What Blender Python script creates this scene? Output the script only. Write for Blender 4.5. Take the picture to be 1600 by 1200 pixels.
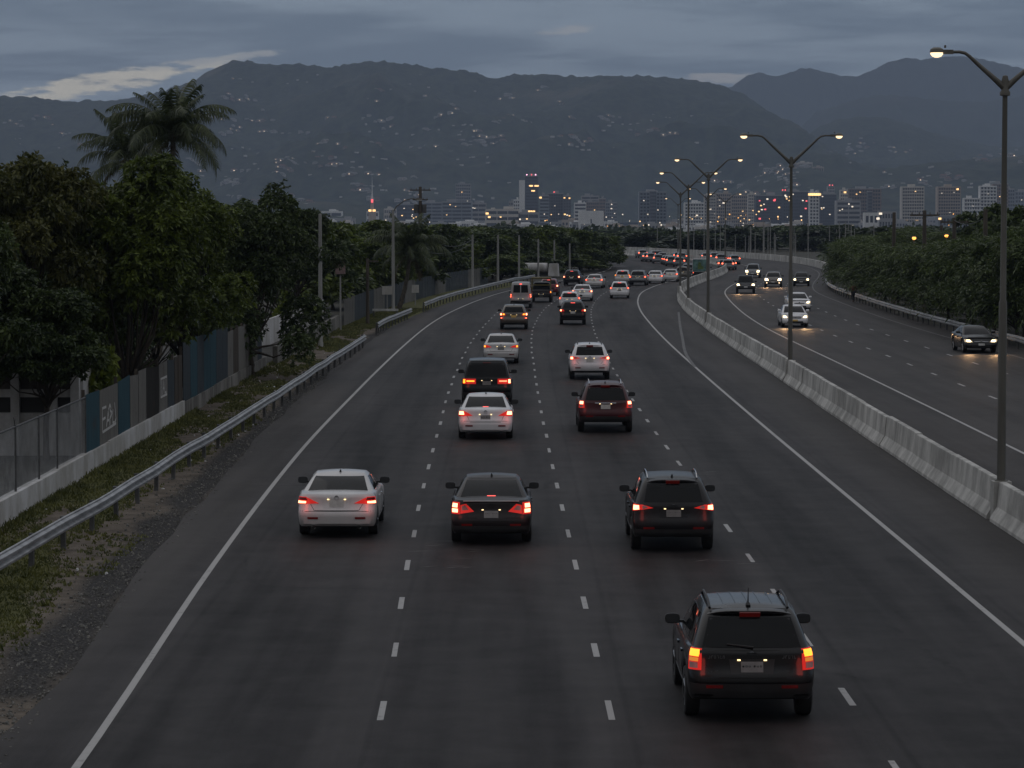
import bpy, math, random
import numpy as np
from mathutils import Vector, Matrix, noise as mnoise

for _o in list(bpy.data.objects):
    bpy.data.objects.remove(_o)
S = bpy.context.scene
COL = S.collection
RND = random.Random(11)
NPR = np.random.RandomState(5)

# ------------------------------------------------------------------ camera
FPX, HOR, CAMZ = 4480.0, 340.0, 7.3          # focal length in pixels of the 1600 px photograph, horizon row, eye height
PITCH = math.atan((600 - HOR) / FPX)
cam = bpy.data.objects.new('camera', bpy.data.cameras.new('camera'))
COL.objects.link(cam)
cam.data.sensor_width = 36.0
cam.data.lens = 36.0 * FPX / 1600.0
cam.data.clip_start = 0.5
cam.data.clip_end = 40000
cam.location = (0, 0, CAMZ)
cam.rotation_euler = (math.pi / 2 - PITCH, 0, 0)
S.camera = cam

# ------------------------------------------------------------------ exposure
S.view_settings.view_transform = 'Standard'
S.view_settings.look = 'None'
S.view_settings.exposure = 0.0
S.view_settings.gamma = 1.0
S.view_settings.use_curve_mapping = False
S.render.engine = 'CYCLES'
S.cycles.max_bounces = 5
S.cycles.diffuse_bounces = 2
S.cycles.glossy_bounces = 3
S.cycles.transmission_bounces = 3
S.cycles.volume_bounces = 0
S.cycles.sample_clamp_indirect = 3.0
S.cycles.use_denoising = True


# ------------------------------------------------------------------ node helpers
class NT:
    """a thin wrapper that adds nodes to a tree"""
    def __init__(self, tree):
        self.t = tree
        tree.nodes.clear()

    def n(self, kind, props=None, **inp):
        nd = self.t.nodes.new(kind)
        for k, v in (props or {}).items():
            setattr(nd, k, v)
        for k, v in inp.items():
            key = int(k[1:]) if k[0] == 'i' and k[1:].isdigit() else k.replace('_', ' ')
            self.set(nd, key, v)
        return nd

    def set(self, nd, key, v):
        s = nd.inputs[key]
        if isinstance(v, bpy.types.Node):
            v = v.outputs[0]
        if isinstance(v, bpy.types.NodeSocket):
            self.t.links.new(v, s)
        else:
            if s.type == 'RGBA' and len(v) == 3:
                v = (*v, 1)
            s.default_value = v

    def m(self, op, a, b=0.0, c=0.0, clamp=False):
        nd = self.t.nodes.new('ShaderNodeMath')
        nd.operation = op
        nd.use_clamp = clamp
        for i, v in enumerate((a, b, c)):
            self.set(nd, i, v)
        return nd

    def mix(self, f, a, b, mode='MIX'):
        nd = self.t.nodes.new('ShaderNodeMix')
        nd.data_type = 'RGBA'
        nd.blend_type = mode
        self.set(nd, 0, f)
        for k, v in ((6, a), (7, b)):
            self.set(nd, k, v)
        return nd.outputs[2]

    def ramp(self, f, lo, hi):
        nd = self.t.nodes.new('ShaderNodeMapRange')
        nd.interpolation_type = 'SMOOTHSTEP'
        self.set(nd, 0, f)
        nd.inputs[1].default_value = lo
        nd.inputs[2].default_value = hi
        return nd.outputs[0]

    def noise(self, vec, scale, detail=4.0, rough=0.55, dist=0.0):
        nd = self.t.nodes.new('ShaderNodeTexNoise')
        self.set(nd, 'Vector', vec)
        nd.inputs['Scale'].default_value = scale
        nd.inputs['Detail'].default_value = detail
        nd.inputs['Roughness'].default_value = rough
        nd.inputs['Distortion'].default_value = dist
        return nd.outputs['Fac']


# ------------------------------------------------------------------ sky: overcast dusk with breaks low over the hills
SUN_EL, SUN_AZ = math.radians(38), math.radians(-40)
SKY_GAIN = 1.0
world = bpy.data.worlds.new('World')
S.world = world
world.use_nodes = True
w = NT(world.node_tree)
tc = w.n('ShaderNodeTexCoord')
sep = w.n('ShaderNodeSeparateXYZ', Vector=tc.outputs['Generated'])
dx, dy, dz = sep.outputs[0], sep.outputs[1], sep.outputs[2]
zpos = w.m('MAXIMUM', dz, 0.0)
den = w.m('ADD', zpos, 0.055)
px_ = w.m('DIVIDE', dx, den)
py_ = w.m('DIVIDE', dy, den)
pl = w.n('ShaderNodeCombineXYZ', X=px_, Y=py_, Z=0.0)
n1 = w.noise(pl, 0.95, 7.0, 0.56, 0.25)
n2 = w.noise(pl, 2.6, 6.0, 0.6, 0.3)
nn = w.m('ADD', w.m('MULTIPLY', n1, 0.72), w.m('MULTIPLY', n2, 0.28))
cl = w.ramp(nn, 0.40, 0.60)
cloud = w.mix(cl, (0.172, 0.232, 0.306), (0.310, 0.388, 0.475))
# an overcast sky is paler and more neutral overhead and away from the hills
zen = w.mix(cl, (0.40, 0.405, 0.425), (0.52, 0.525, 0.545))
cloud = w.mix(w.ramp(zpos, 0.06, 0.62), cloud, zen)
back = w.mix(cl, (0.135, 0.132, 0.132), (0.19, 0.184, 0.182))
cloud = w.mix(w.m('MULTIPLY', w.ramp(dy, 0.75, -0.3), w.m('SUBTRACT', 1.0, w.ramp(zpos, 0.1, 0.7))), cloud, back)
# low breaks in the cloud deck towards the set sun
az = w.m('DIVIDE', dx, w.m('MAXIMUM', dy, 0.02))
front = w.m('GREATER_THAN', dy, 0.02)
el = w.m('DIVIDE', dz, w.m('MAXIMUM', dy, 0.02))
edge = w.noise(w.n('ShaderNodeCombineXYZ', X=w.m('MULTIPLY', az, 75.0), Y=w.m('MULTIPLY', el, 330.0), Z=0.0), 1.0, 6.0, 0.62)


def sky_break(cx, cy, hw, hh, slope):
    a0, e0 = (cx - 800) / FPX, (HOR - cy) / FPX
    u = w.m('DIVIDE', w.m('SUBTRACT', az, a0), hw / FPX)
    v = w.m('SUBTRACT', w.m('SUBTRACT', el, e0), w.m('MULTIPLY', w.m('SUBTRACT', az, a0), slope))
    v = w.m('DIVIDE', v, hh / FPX)
    d = w.m('ADD', w.m('MULTIPLY', u, u), w.m('MULTIPLY', v, v))
    d = w.m('ADD', d, w.m('MULTIPLY', w.m('SUBTRACT', edge, 0.5), 4.8))
    k = w.t.nodes.new('ShaderNodeMapRange')
    k.interpolation_type = 'SMOOTHSTEP'
    w.set(k, 0, d)
    k.inputs[1].default_value = 1.15
    k.inputs[2].default_value = 0.15
    return w.m('MULTIPLY', k.outputs[0], front)


BREAK = (0.86, 0.80, 0.66)
b1 = sky_break(165, 130, 190, 17, 0.17)
b2 = sky_break(885, 49, 52, 7, 0.08)
b3 = sky_break(1120, 124, 70, 9, 0.0)
b4 = sky_break(330, 96, 120, 8, 0.12)
col = w.mix(w.m('MULTIPLY', b1, 0.95), cloud, BREAK)
col = w.mix(w.m('MULTIPLY', b2, 0.42), col, (0.62, 0.58, 0.54))
col = w.mix(w.m('MULTIPLY', b3, 0.6), col, (0.58, 0.55, 0.52))
col = w.mix(w.m('MULTIPLY', b4, 0.7), col, (0.58, 0.58, 0.56))
# below the horizon the world is plain dark land
below = w.ramp(dz, -0.03, 0.0)
col = w.mix(below, (0.035, 0.04, 0.045), col)
sky = w.n('ShaderNodeTexSky', dict(sky_type='NISHITA', sun_disc=False, sun_elevation=math.radians(1.0), sun_rotation=SUN_AZ))
bg_sky = w.n('ShaderNodeBackground', Color=sky.outputs[0], Strength=0.05)
bg_cloud = w.n('ShaderNodeBackground', Color=col, Strength=SKY_GAIN)
mixs = w.n('ShaderNodeMixShader', i0=0.94, i1=bg_sky, i2=bg_cloud)
out = w.n('ShaderNodeOutputWorld', Surface=mixs)

sun = bpy.data.objects.new('sun', bpy.data.lights.new('sun', 'SUN'))
COL.objects.link(sun)
sun.data.energy = 0.12
sun.data.angle = math.radians(50)
sun.data.color = (1.0, 0.95, 0.9)
sun.rotation_euler = (math.pi / 2 - SUN_EL, 0, math.pi - SUN_AZ * 1.0)


# ------------------------------------------------------------------ pixel -> place
def at(x, y, z=0.0):
    """the point of height z that the photograph shows at pixel (x, y)"""
    dxp, dyp = (x - 800) / FPX, (600 - y) / FPX
    cp, sp = math.cos(PITCH), math.sin(PITCH)
    d = (dxp, cp + dyp * sp, -sp + dyp * cp)
    t = (z - CAMZ) / d[2]
    return d[0] * t, d[1] * t, z


def gz(Y):
    """the plain falls away gently beyond the bend"""
    t = min(1.0, max(0.0, (Y - 680) / 900))
    return -9.0 * t * t * (3 - 2 * t)


def zat(y, Y):
    """height at distance Y that shows at row y"""
    return CAMZ + (HOR - y) / FPX * Y


def xat(x, Y):
    return (x - 800) / FPX * Y


# ------------------------------------------------------------------ objects
def link(o, parent=None):
    COL.objects.link(o)
    if parent is not None:
        o.parent = parent
    return o


def tag(o, label=None, cat=None, group=None, kind=None):
    if label: o['label'] = label
    if cat: o['category'] = cat
    if group: o['group'] = group
    if kind: o['kind'] = kind
    return o


def empty(name, loc=(0, 0, 0), rz=0.0, label=None, cat=None, group=None):
    o = bpy.data.objects.new(name, None)
    COL.objects.link(o)
    o.empty_display_size = 0.3
    o.location = loc
    o.rotation_euler = (0, 0, rz)
    return tag(o, label, cat, group)


KIDS = {}


def copy_tree(o, parent=None):
    c = o.copy()
    COL.objects.link(c)
    if parent is not None:
        c.parent = parent
    for ch in [k for k in o.children]:
        copy_tree(ch, c)
    return c


def np_mesh(name, V, Fq, mats, smooth=False, midx=None):
    """mesh from numpy arrays: V (n,3), Fq (k,m) with m corners each"""
    V = np.asarray(V, np.float32)
    Fq = np.asarray(Fq, np.int32)
    me = bpy.data.meshes.new(name)
    k, c = Fq.shape
    me.vertices.add(len(V))
    me.vertices.foreach_set('co', V.ravel())
    me.loops.add(k * c)
    me.loops.foreach_set('vertex_index', Fq.ravel())
    me.polygons.add(k)
    me.polygons.foreach_set('loop_start', np.arange(0, k * c, c, dtype=np.int32))
    me.polygons.foreach_set('loop_total', np.full(k, c, np.int32))
    if midx is not None:
        me.polygons.foreach_set('material_index', np.asarray(midx, np.int32))
    if smooth:
        me.polygons.foreach_set('use_smooth', np.ones(k, bool))
    me.update(calc_edges=True)
    for m in (mats if isinstance(mats, (list, tuple)) else [mats]):
        me.materials.append(m)
    return me


class MB:
    """collects simple shapes into one mesh"""
    def __init__(self):
        self.v, self.f, self.mi = [], [], []

    def face(self, pts, mi=0):
        b = len(self.v)
        self.v += [tuple(p) for p in pts]
        self.f.append(tuple(range(b, b + len(pts))))
        self.mi.append(mi)

    def box(self, c, s, rz=0.0, rx=0.0, mi=0, taper=1.0):
        b = len(self.v)
        M = Matrix.Rotation(rz, 3, 'Z') @ Matrix.Rotation(rx, 3, 'X')
        for k in (-1, 1):
            t = taper if k > 0 else 1.0
            for i, j in ((-1, -1), (1, -1), (1, 1), (-1, 1)):
                p = M @ Vector((i * s[0] / 2 * t, j * s[1] / 2 * t, k * s[2] / 2))
                self.v.append((c[0] + p.x, c[1] + p.y, c[2] + p.z))
        for q in ((3, 2, 1, 0), (4, 5, 6, 7), (0, 1, 5, 4), (1, 2, 6, 5), (2, 3, 7, 6), (3, 0, 4, 7)):
            self.f.append(tuple(b + i for i in q))
            self.mi.append(mi)
        return self

    def tube(self, pts, r, n=8, cap=True, mi=0):
        pts = [Vector(p) for p in pts]
        rs = r if isinstance(r, (list, tuple)) else [r] * len(pts)
        b0 = len(self.v)
        up = Vector((0, 0, 1))
        for i, p in enumerate(pts):
            d = (pts[min(i + 1, len(pts) - 1)] - pts[max(i - 1, 0)]).normalized()
            a = d.cross(up)
            if a.length < 0.05:
                a = d.cross(Vector((0, 1, 0)))
            a.normalize()
            c = a.cross(d).normalized()
            for k in range(n):
                t = 2 * math.pi * k / n
                q = p + (a * math.cos(t) + c * math.sin(t)) * rs[i]
                self.v.append(q[:])
        for i in range(len(pts) - 1):
            for k in range(n):
                k2 = (k + 1) % n
                self.f.append((b0 + i * n + k, b0 + i * n + k2, b0 + (i + 1) * n + k2, b0 + (i + 1) * n + k))
                self.mi.append(mi)
        if cap:
            self.f.append(tuple(b0 + k for k in range(n))[::-1]); self.mi.append(mi)
            e = b0 + (len(pts) - 1) * n
            self.f.append(tuple(e + k for k in range(n))); self.mi.append(mi)
        return self

    def lathe(self, prof, c=(0, 0, 0), axis='Z', n=20, mi=0):
        """prof: list of (radius, along)"""
        b0 = len(self.v)
        for r, h in prof:
            for k in range(n):
                t = 2 * math.pi * k / n
                u, v = r * math.cos(t), r * math.sin(t)
                p = (u, v, h) if axis == 'Z' else ((h, u, v) if axis == 'X' else (u, h, v))
                self.v.append((c[0] + p[0], c[1] + p[1], c[2] + p[2]))
        for i in range(len(prof) - 1):
            for k in range(n):
                k2 = (k + 1) % n
                self.f.append((b0 + i * n + k, b0 + i * n + k2, b0 + (i + 1) * n + k2, b0 + (i + 1) * n + k))
                self.mi.append(mi)
        return self

    def grid(self, P, closed=False, mi=0):
        """P: rows of points"""
        b0 = len(self.v)
        nr, nc = len(P), len(P[0])
        for r in P:
            self.v += [tuple(p) for p in r]
        for i in range(nr - 1):
            for j in range(nc if closed else nc - 1):
                j2 = (j + 1) % nc
                self.f.append((b0 + i * nc + j, b0 + i * nc + j2, b0 + (i + 1) * nc + j2, b0 + (i + 1) * nc + j))
                self.mi.append(mi)
        return self

    def mesh(self, name, mats, smooth=None):
        me = bpy.data.meshes.new(name)
        me.from_pydata(self.v, [], self.f)
        for m in (mats if isinstance(mats, (list, tuple)) else [mats]):
            me.materials.append(m)
        if any(self.mi):
            me.polygons.foreach_set('material_index', self.mi)
        if smooth is not None:
            me.polygons.foreach_set('use_smooth', [True] * len(me.polygons))
            me.update()
            me.set_sharp_from_angle(angle=math.radians(smooth))
        me.update()
        return me

    def build(self, name, mats, parent=None, smooth=None, loc=None):
        o = bpy.data.objects.new(name, self.mesh(name, mats, smooth))
        link(o, parent)
        if loc is not None:
            o.location = loc
        return o


_ORD = 'first second third fourth fifth sixth seventh eighth ninth tenth eleventh twelfth thirteenth fourteenth fifteenth sixteenth seventeenth eighteenth nineteenth twentieth'.split()


def ordinal(n):
    """1 -> first"""
    if n <= 20: return _ORD[n - 1]
    return {2: 'twenty', 3: 'thirty', 4: 'forty'}[n // 10] + '-' + _ORD[n % 10 - 1] if n % 10 else {3: 'thirtieth', 4: 'fortieth'}[n // 10]


def spline(pts):
    """smooth monotone-ish interpolation through (t, value) pairs"""
    t = np.array([p[0] for p in pts], float)
    v = np.array([p[1] for p in pts], float)
    h = np.diff(t)
    d = np.diff(v) / h
    m = np.zeros(len(t))
    m[1:-1] = (d[:-1] * h[1:] + d[1:] * h[:-1]) / (h[:-1] + h[1:])
    m[0], m[-1] = d[0], d[-1]

    def f(x):
        x = min(max(x, t[0] - 60), t[-1] + 60)
        if x <= t[0]: return v[0] + m[0] * (x - t[0])
        if x >= t[-1]: return v[-1] + m[-1] * (x - t[-1])
        i = int(np.searchsorted(t, x) - 1)
        i = min(max(i, 0), len(h) - 1)
        s = (x - t[i]) / h[i]
        return ((1 + 2 * s) * (1 - s) ** 2 * v[i] + s * (1 - s) ** 2 * h[i] * m[i]
                + s * s * (3 - 2 * s) * v[i + 1] + s * s * (s - 1) * h[i] * m[i + 1])
    return f
# ------------------------------------------------------------------ materials
def new_mat(name):
    m = bpy.data.materials.new(name)
    m.use_nodes = True
    return m, NT(m.node_tree)


def finish(m, t, bsdf):
    t.n('ShaderNodeOutputMaterial', Surface=bsdf)
    return m


def surf(name, color, rough=0.6, metal=0.0, var=0.25, scale=3.0, bump=0.0, bscale=20.0, coat=0.0, spec=0.5, color2=None,
         streak=False, island=0.0, aniso=None):
    """a plain surface with uneven colour, uneven gloss and fine relief"""
    m, t = new_mat(name)
    tcn = t.n('ShaderNodeTexCoord')
    vec = tcn.outputs['Object']
    if streak or aniso:
        mp = t.n('ShaderNodeMapping', Vector=vec)
        mp.inputs['Scale'].default_value = aniso or (1, 1, 0.12)
        vec = mp.outputs[0]
    nz = t.noise(vec, scale, 6, 0.6)
    f = t.ramp(nz, 0.3, 0.72)
    lo = tuple(c * (1 - var) for c in color)
    hi = color2 or tuple(min(1, c * (1 + var)) for c in color)
    c = t.mix(f, lo, hi)
    if island:
        g = t.n('ShaderNodeNewGeometry')
        k = t.m('ADD', 1 - island, t.m('MULTIPLY', g.outputs['Random Per Island'], 2 * island))
        kc = t.n('ShaderNodeCombineXYZ', X=k, Y=k, Z=t.m('MULTIPLY', k, 0.95))
        c = t.mix(1.0, c, kc.outputs[0], 'MULTIPLY')
    b = t.n('ShaderNodeBsdfPrincipled', Base_Color=c, Metallic=metal)
    rr = t.m('ADD', rough - 0.08, t.m('MULTIPLY', nz, 0.16), clamp=True)
    t.set(b, 'Roughness', rr)
    b.inputs['Specular IOR Level'].default_value = spec
    if coat:
        b.inputs['Coat Weight'].default_value = coat
        b.inputs['Coat Roughness'].default_value = 0.06
    if bump:
        bn = t.noise(tcn.outputs['Object'], bscale, 5, 0.65)
        bp = t.n('ShaderNodeBump', Strength=bump, Distance=0.02, Height=bn)
        t.set(b, 'Normal', bp)
    return finish(m, t, b)


def lamp(name, color, strength, base=(0.2, 0.02, 0.02)):
    m, t = new_mat(name)
    b = t.n('ShaderNodeBsdfPrincipled', Base_Color=base, Roughness=0.2)
    b.inputs['Emission Color'].default_value = (*color, 1)
    b.inputs['Emission Strength'].default_value = strength
    return finish(m, t, b)


def foliage(name, c1, c2, rough=0.42, trans=0.25):
    m, t = new_mat(name)
    g = t.n('ShaderNodeNewGeometry')
    tcn = t.n('ShaderNodeTexCoord')
    nz = t.noise(tcn.outputs['Object'], 0.8, 3, 0.5)
    f = t.m('ADD', t.m('MULTIPLY', g.outputs['Random Per Island'], 0.6), t.m('MULTIPLY', t.ramp(nz, 0.35, 0.65), 0.4))
    f = t.m('POWER', f, 1.5)
    c = t.mix(f, tuple(x * 0.8 for x in c1), tuple(x * 1.35 for x in c2))
    b = t.n('ShaderNodeBsdfPrincipled', Base_Color=c, Roughness=rough)
    b.inputs['Specular IOR Level'].default_value = 0.45
    tr = t.n('ShaderNodeBsdfTranslucent', Color=c)
    mx = t.n('ShaderNodeMixShader', i0=trans, i1=b, i2=tr)
    return finish(m, t, mx)


def asphalt_mat():
    m, t = new_mat('asphalt')
    uv = t.n('ShaderNodeUVMap')
    sp = t.n('ShaderNodeSeparateXYZ', Vector=uv.outputs[0])
    u = sp.outputs[0]                                   # metres across from the right edge line
    v = sp.outputs[1]                                   # metres along
    tcn = t.n('ShaderNodeTexCoord')
    ob = tcn.outputs['Object']
    long_v = t.n('ShaderNodeCombineXYZ', X=u, Y=t.m('MULTIPLY', v, 0.035), Z=0.0)
    n_long = t.noise(long_v, 1.1, 6, 0.6)               # wheel tracks and drips drawn out along the lanes
    n_big = t.noise(ob, 0.06, 5, 0.6)
    n_mid = t.noise(ob, 0.9, 6, 0.65)
    n_fine = t.noise(ob, 38.0, 3, 0.7)
    track = t.m('SINE', t.m('MULTIPLY', u, 2 * math.pi / 1.88))
    k = t.m('ADD', 0.86, t.m('MULTIPLY', t.m('SUBTRACT', n_long, 0.5), 0.95))
    k = t.m('ADD', k, t.m('MULTIPLY', t.m('SUBTRACT', n_big, 0.5), 0.8))
    k = t.m('ADD', k, t.m('MULTIPLY', t.m('SUBTRACT', n_mid, 0.5), 0.8))
    k = t.m('ADD', k, t.m('MULTIPLY', t.m('SUBTRACT', n_fine, 0.5), 0.8))
    k = t.m('ADD', k, t.m('MULTIPLY', track, 0.05))
    lane = t.m('COSINE', t.m('MULTIPLY', u, 2 * math.pi / 3.7))
    in_lane = t.m('MULTIPLY', t.m('SUBTRACT', 1.0, t.ramp(u, -0.6, 0.7)), t.ramp(u, -15.6, -14.4))
    k = t.m('ADD', k, t.m('MULTIPLY', in_lane, t.m('ADD', -0.20, t.m('MULTIPLY', lane, 0.13))))
    patchn = t.noise(long_v, 0.33, 2, 0.4)
    k = t.m('ADD', k, t.m('MULTIPLY', t.ramp(patchn, 0.56, 0.60), -0.10))
    # hairline cracks
    vc = t.n('ShaderNodeTexVoronoi', dict(feature='DISTANCE_TO_EDGE'), Vector=t.n('ShaderNodeCombineXYZ', X=t.m('ADD', u, t.m('MULTIPLY', n_mid, 1.2)), Y=t.m('MULTIPLY', v, 0.35), Z=0.0), Scale=0.22)
    crack = t.m('MULTIPLY', t.m('SUBTRACT', 1.0, t.ramp(vc.outputs['Distance'], 0.0, 0.012)), t.ramp(n_big, 0.5, 0.62))
    k = t.m('SUBTRACT', k, t.m('MULTIPLY', crack, 0.25))
    # narrow sealed joints along the lanes
    jn = t.m('ABSOLUTE', t.m('ADD', t.m('FLOORED_MODULO', t.m('ADD', u, t.m('MULTIPLY', n_mid, 0.10)), 3.72), -0.42))
    joint = t.m('SUBTRACT', 1.0, t.ramp(jn, 0.02, 0.07))
    k = t.m('SUBTRACT', k, t.m('MULTIPLY', joint, 0.13))
    # the shoulders carry more dust
    sh = t.ramp(u, 0.4, 1.6)
    sh2 = t.ramp(u, -15.2, -16.0)
    dust = t.m('MULTIPLY', t.m('MAXIMUM', sh, sh2), t.m('MULTIPLY', n_big, 0.5))
    kc = t.n('ShaderNodeCombineXYZ', X=k, Y=k, Z=k)
    c = t.mix(1.0, (0.0625, 0.0580, 0.0585), kc.outputs[0], 'MULTIPLY')
    c = t.mix(dust, c, (0.095, 0.085, 0.076))
    b = t.n('ShaderNodeBsdfPrincipled', Base_Color=c)
    t.set(b, 'Roughness', t.m('ADD', 0.50, t.m('MULTIPLY', n_long, 0.26)))
    t.set(b, 'Specular IOR Level', t.m('ADD', 0.045, t.m('MULTIPLY', t.ramp(n_long, 0.3, 0.7), 0.08)))
    bp = t.n('ShaderNodeBump', Strength=0.55, Distance=0.012, Height=n_fine)
    t.set(b, 'Normal', bp)
    return finish(m, t, b)


def paint_line_mat(name, base, wear):
    m, t = new_mat(name)
    tcn = t.n('ShaderNodeTexCoord')
    g = t.n('ShaderNodeNewGeometry')
    n1_ = t.noise(g.outputs['Position'], 6.0, 6, 0.7)
    n2_ = t.noise(g.outputs['Position'], 0.35, 3, 0.5)
    f = t.ramp(t.m('ADD', n1_, t.m('MULTIPLY', n2_, 0.5)), wear, wear + 0.28)
    c = t.mix(f, (0.075, 0.072, 0.072), base)
    b = t.n('ShaderNodeBsdfPrincipled', Base_Color=c, Roughness=0.6)
    return finish(m, t, b)


def verge_mat():
    m, t = new_mat('verge_soil')
    a = t.n('ShaderNodeAttribute', dict(attribute_name='turf'))
    gv = t.n('ShaderNodeAttribute', dict(attribute_name='gravel'))
    tcn = t.n('ShaderNodeTexCoord')
    ob = tcn.outputs['Object']
    n1_ = t.noise(ob, 1.4, 6, 0.65)
    n2_ = t.noise(ob, 14.0, 5, 0.7)
    soil = t.mix(t.ramp(n1_, 0.3, 0.7), (0.090, 0.074, 0.060), (0.19, 0.16, 0.13))
    vor = t.n('ShaderNodeTexVoronoi', Vector=ob, Scale=16.0)
    stones = t.mix(t.ramp(vor.outputs['Distance'], 0.0, 0.55), (0.13, 0.125, 0.12), (0.032, 0.03, 0.03))
    c = t.mix(t.ramp(gv.outputs['Fac'], 0.25, 0.75), soil, stones)
    turf = t.mix(t.ramp(n2_, 0.3, 0.7), (0.060, 0.068, 0.020), (0.130, 0.125, 0.048))
    c = t.mix(t.ramp(t.m('ADD', a.outputs['Fac'], t.m('MULTIPLY', t.m('SUBTRACT', n2_, 0.5), 0.5)), 0.35, 0.65), c, turf)
    b = t.n('ShaderNodeBsdfPrincipled', Base_Color=c, Roughness=0.9)
    b.inputs['Specular IOR Level'].default_value = 0.2
    bp = t.n('ShaderNodeBump', Strength=0.7, Distance=0.05, Height=t.m('ADD', n2_, t.m('MULTIPLY', vor.outputs['Distance'], 0.5)))
    t.set(b, 'Normal', bp)
    return finish(m, t, b)


def concrete_mat(name, base, stain, rough=0.85):
    m, t = new_mat(name)
    g = t.n('ShaderNodeNewGeometry')
    pos = g.outputs['Position']
    mp = t.n('ShaderNodeMapping', Vector=pos)
    mp.inputs['Scale'].default_value = (0.6, 0.6, 0.22)
    n_st = t.noise(mp.outputs[0], 1.6, 7, 0.68)
    n_b = t.noise(pos, 0.28, 4, 0.6)
    n_f = t.noise(pos, 9.0, 6, 0.7)
    f = t.ramp(t.m('ADD', t.m('MULTIPLY', n_st, 0.75), t.m('MULTIPLY', n_b, 0.35)), 0.42, 0.72)
    c = t.mix(f, stain, base)
    kk = t.m('ADD', 0.78, t.m('MULTIPLY', n_f, 0.44))
    c = t.mix(1.0, c, t.n('ShaderNodeCombineXYZ', X=kk, Y=kk, Z=kk).outputs[0], 'MULTIPLY')
    b = t.n('ShaderNodeBsdfPrincipled', Base_Color=c, Roughness=rough)
    b.inputs['Specular IOR Level'].default_value = 0.25
    bp = t.n('ShaderNodeBump', Strength=0.35, Distance=0.02, Height=n_f)
    t.set(b, 'Normal', bp)
    return finish(m, t, b)


def zinc_mat(name, c1, c2):
    m, t = new_mat(name)
    tcn = t.n('ShaderNodeTexCoord')
    ob = tcn.outputs['Object']
    mp = t.n('ShaderNodeMapping', Vector=ob)
    mp.inputs['Scale'].default_value = (1, 1, 0.1)
    n1_ = t.noise(mp.outputs[0], 5.0, 6, 0.65)
    n2_ = t.noise(ob, 1.1, 5, 0.65)
    c = t.mix(t.ramp(n1_, 0.3, 0.7), c1, c2)
    rust = t.ramp(n2_, 0.56, 0.74)
    c = t.mix(t.m('MULTIPLY', rust, 0.55), c, (0.075, 0.045, 0.03))
    b = t.n('ShaderNodeBsdfPrincipled', Base_Color=c, Roughness=0.62, Metallic=0.1)
    return finish(m, t, b)


def hill_mat(name, c1, c2, c3, scale):
    m, t = new_mat(name)
    g = t.n('ShaderNodeNewGeometry')
    pos = g.outputs['Position']
    n1_ = t.noise(pos, scale, 7, 0.65)
    n2_ = t.noise(pos, scale * 9, 5, 0.7)
    c = t.mix(t.ramp(n2_, 0.3, 0.7), c1, c2)
    c = t.mix(t.m('MULTIPLY', t.ramp(n1_, 0.56, 0.74), 0.6), c, c3)
    b = t.n('ShaderNodeBsdfPrincipled', Base_Color=c, Roughness=0.95)
    b.inputs['Specular IOR Level'].default_value = 0.1
    return finish(m, t, b)


M = {}
M['asphalt'] = asphalt_mat()
M['line'] = paint_line_mat('road_paint', (0.40, 0.39, 0.38), 0.44)
M['dash'] = paint_line_mat('dash_paint', (0.38, 0.37, 0.365), 0.44)
M['old_line'] = paint_line_mat('faded_paint', (0.13, 0.125, 0.12), 0.62)
M['verge'] = verge_mat()
M['ground'] = surf('dry_ground', (0.045, 0.042, 0.030), 0.95, var=0.45, scale=0.05, bump=0.3, bscale=2.0)
M['yard'] = surf('yard_concrete', (0.05, 0.047, 0.040), 0.9, var=0.6, scale=0.7, bump=0.2, bscale=8.0)
M['barrier'] = concrete_mat('barrier_concrete', (0.64, 0.63, 0.60), (0.30, 0.295, 0.28))
M['concrete'] = concrete_mat('wall_concrete', (0.29, 0.28, 0.26), (0.10, 0.095, 0.085))
M['whitewall'] = concrete_mat('whitewashed_wall', (0.66, 0.66, 0.67), (0.40, 0.385, 0.36))
M['steel'] = surf('galvanised_steel', (0.36, 0.37, 0.38), 0.48, 0.55, var=0.3, scale=2.2, bump=0.1, bscale=30)
M['post'] = surf('dark_steel_post', (0.10, 0.10, 0.10), 0.6, 0.4, var=0.3, scale=4)
M['pole'] = surf('weathered_pole_steel', (0.13, 0.125, 0.11), 0.55, 0.35, var=0.3, scale=1.5, streak=True)
M['palepole'] = surf('pale_concrete_pole', (0.30, 0.30, 0.29), 0.75, var=0.25, scale=2.0, streak=True)
M['wood'] = surf('old_pole_timber', (0.09, 0.075, 0.06), 0.85, var=0.35, scale=4.0, streak=True)
M['cable'] = surf('black_cable', (0.05, 0.05, 0.05), 0.6)
M['lens'] = lamp('street_lamp_lens', (1.0, 0.70, 0.40), 1.9, (0.9, 0.85, 0.7))
M['lens_off'] = surf('unlit_lens', (0.55, 0.55, 0.55), 0.2)
M['lens_orange'] = lamp('sodium_lens', (1.0, 0.42, 0.08), 2.2, (0.9, 0.6, 0.3))
M['luminaire'] = surf('luminaire_housing', (0.16, 0.15, 0.13), 0.5, 0.3)
M['bark'] = surf('tree_bark', (0.055, 0.045, 0.035), 0.9, var=0.45, scale=6, bump=0.5, bscale=14, streak=True)
M['palmbark'] = surf('palm_bark', (0.12, 0.105, 0.085), 0.9, var=0.4, scale=5, bump=0.5, bscale=10)
M['leaf_dark'] = foliage('dark_leaf', (0.031, 0.052, 0.018), (0.085, 0.118, 0.032))
M['leaf_mid'] = foliage('mid_leaf', (0.050, 0.080, 0.012), (0.140, 0.180, 0.028))
M['leaf_bright'] = foliage('bright_leaf', (0.09, 0.13, 0.015), (0.22, 0.26, 0.035))
M['leaf_rust'] = foliage('olive_leaf', (0.044, 0.058, 0.014), (0.125, 0.125, 0.032))
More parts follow.
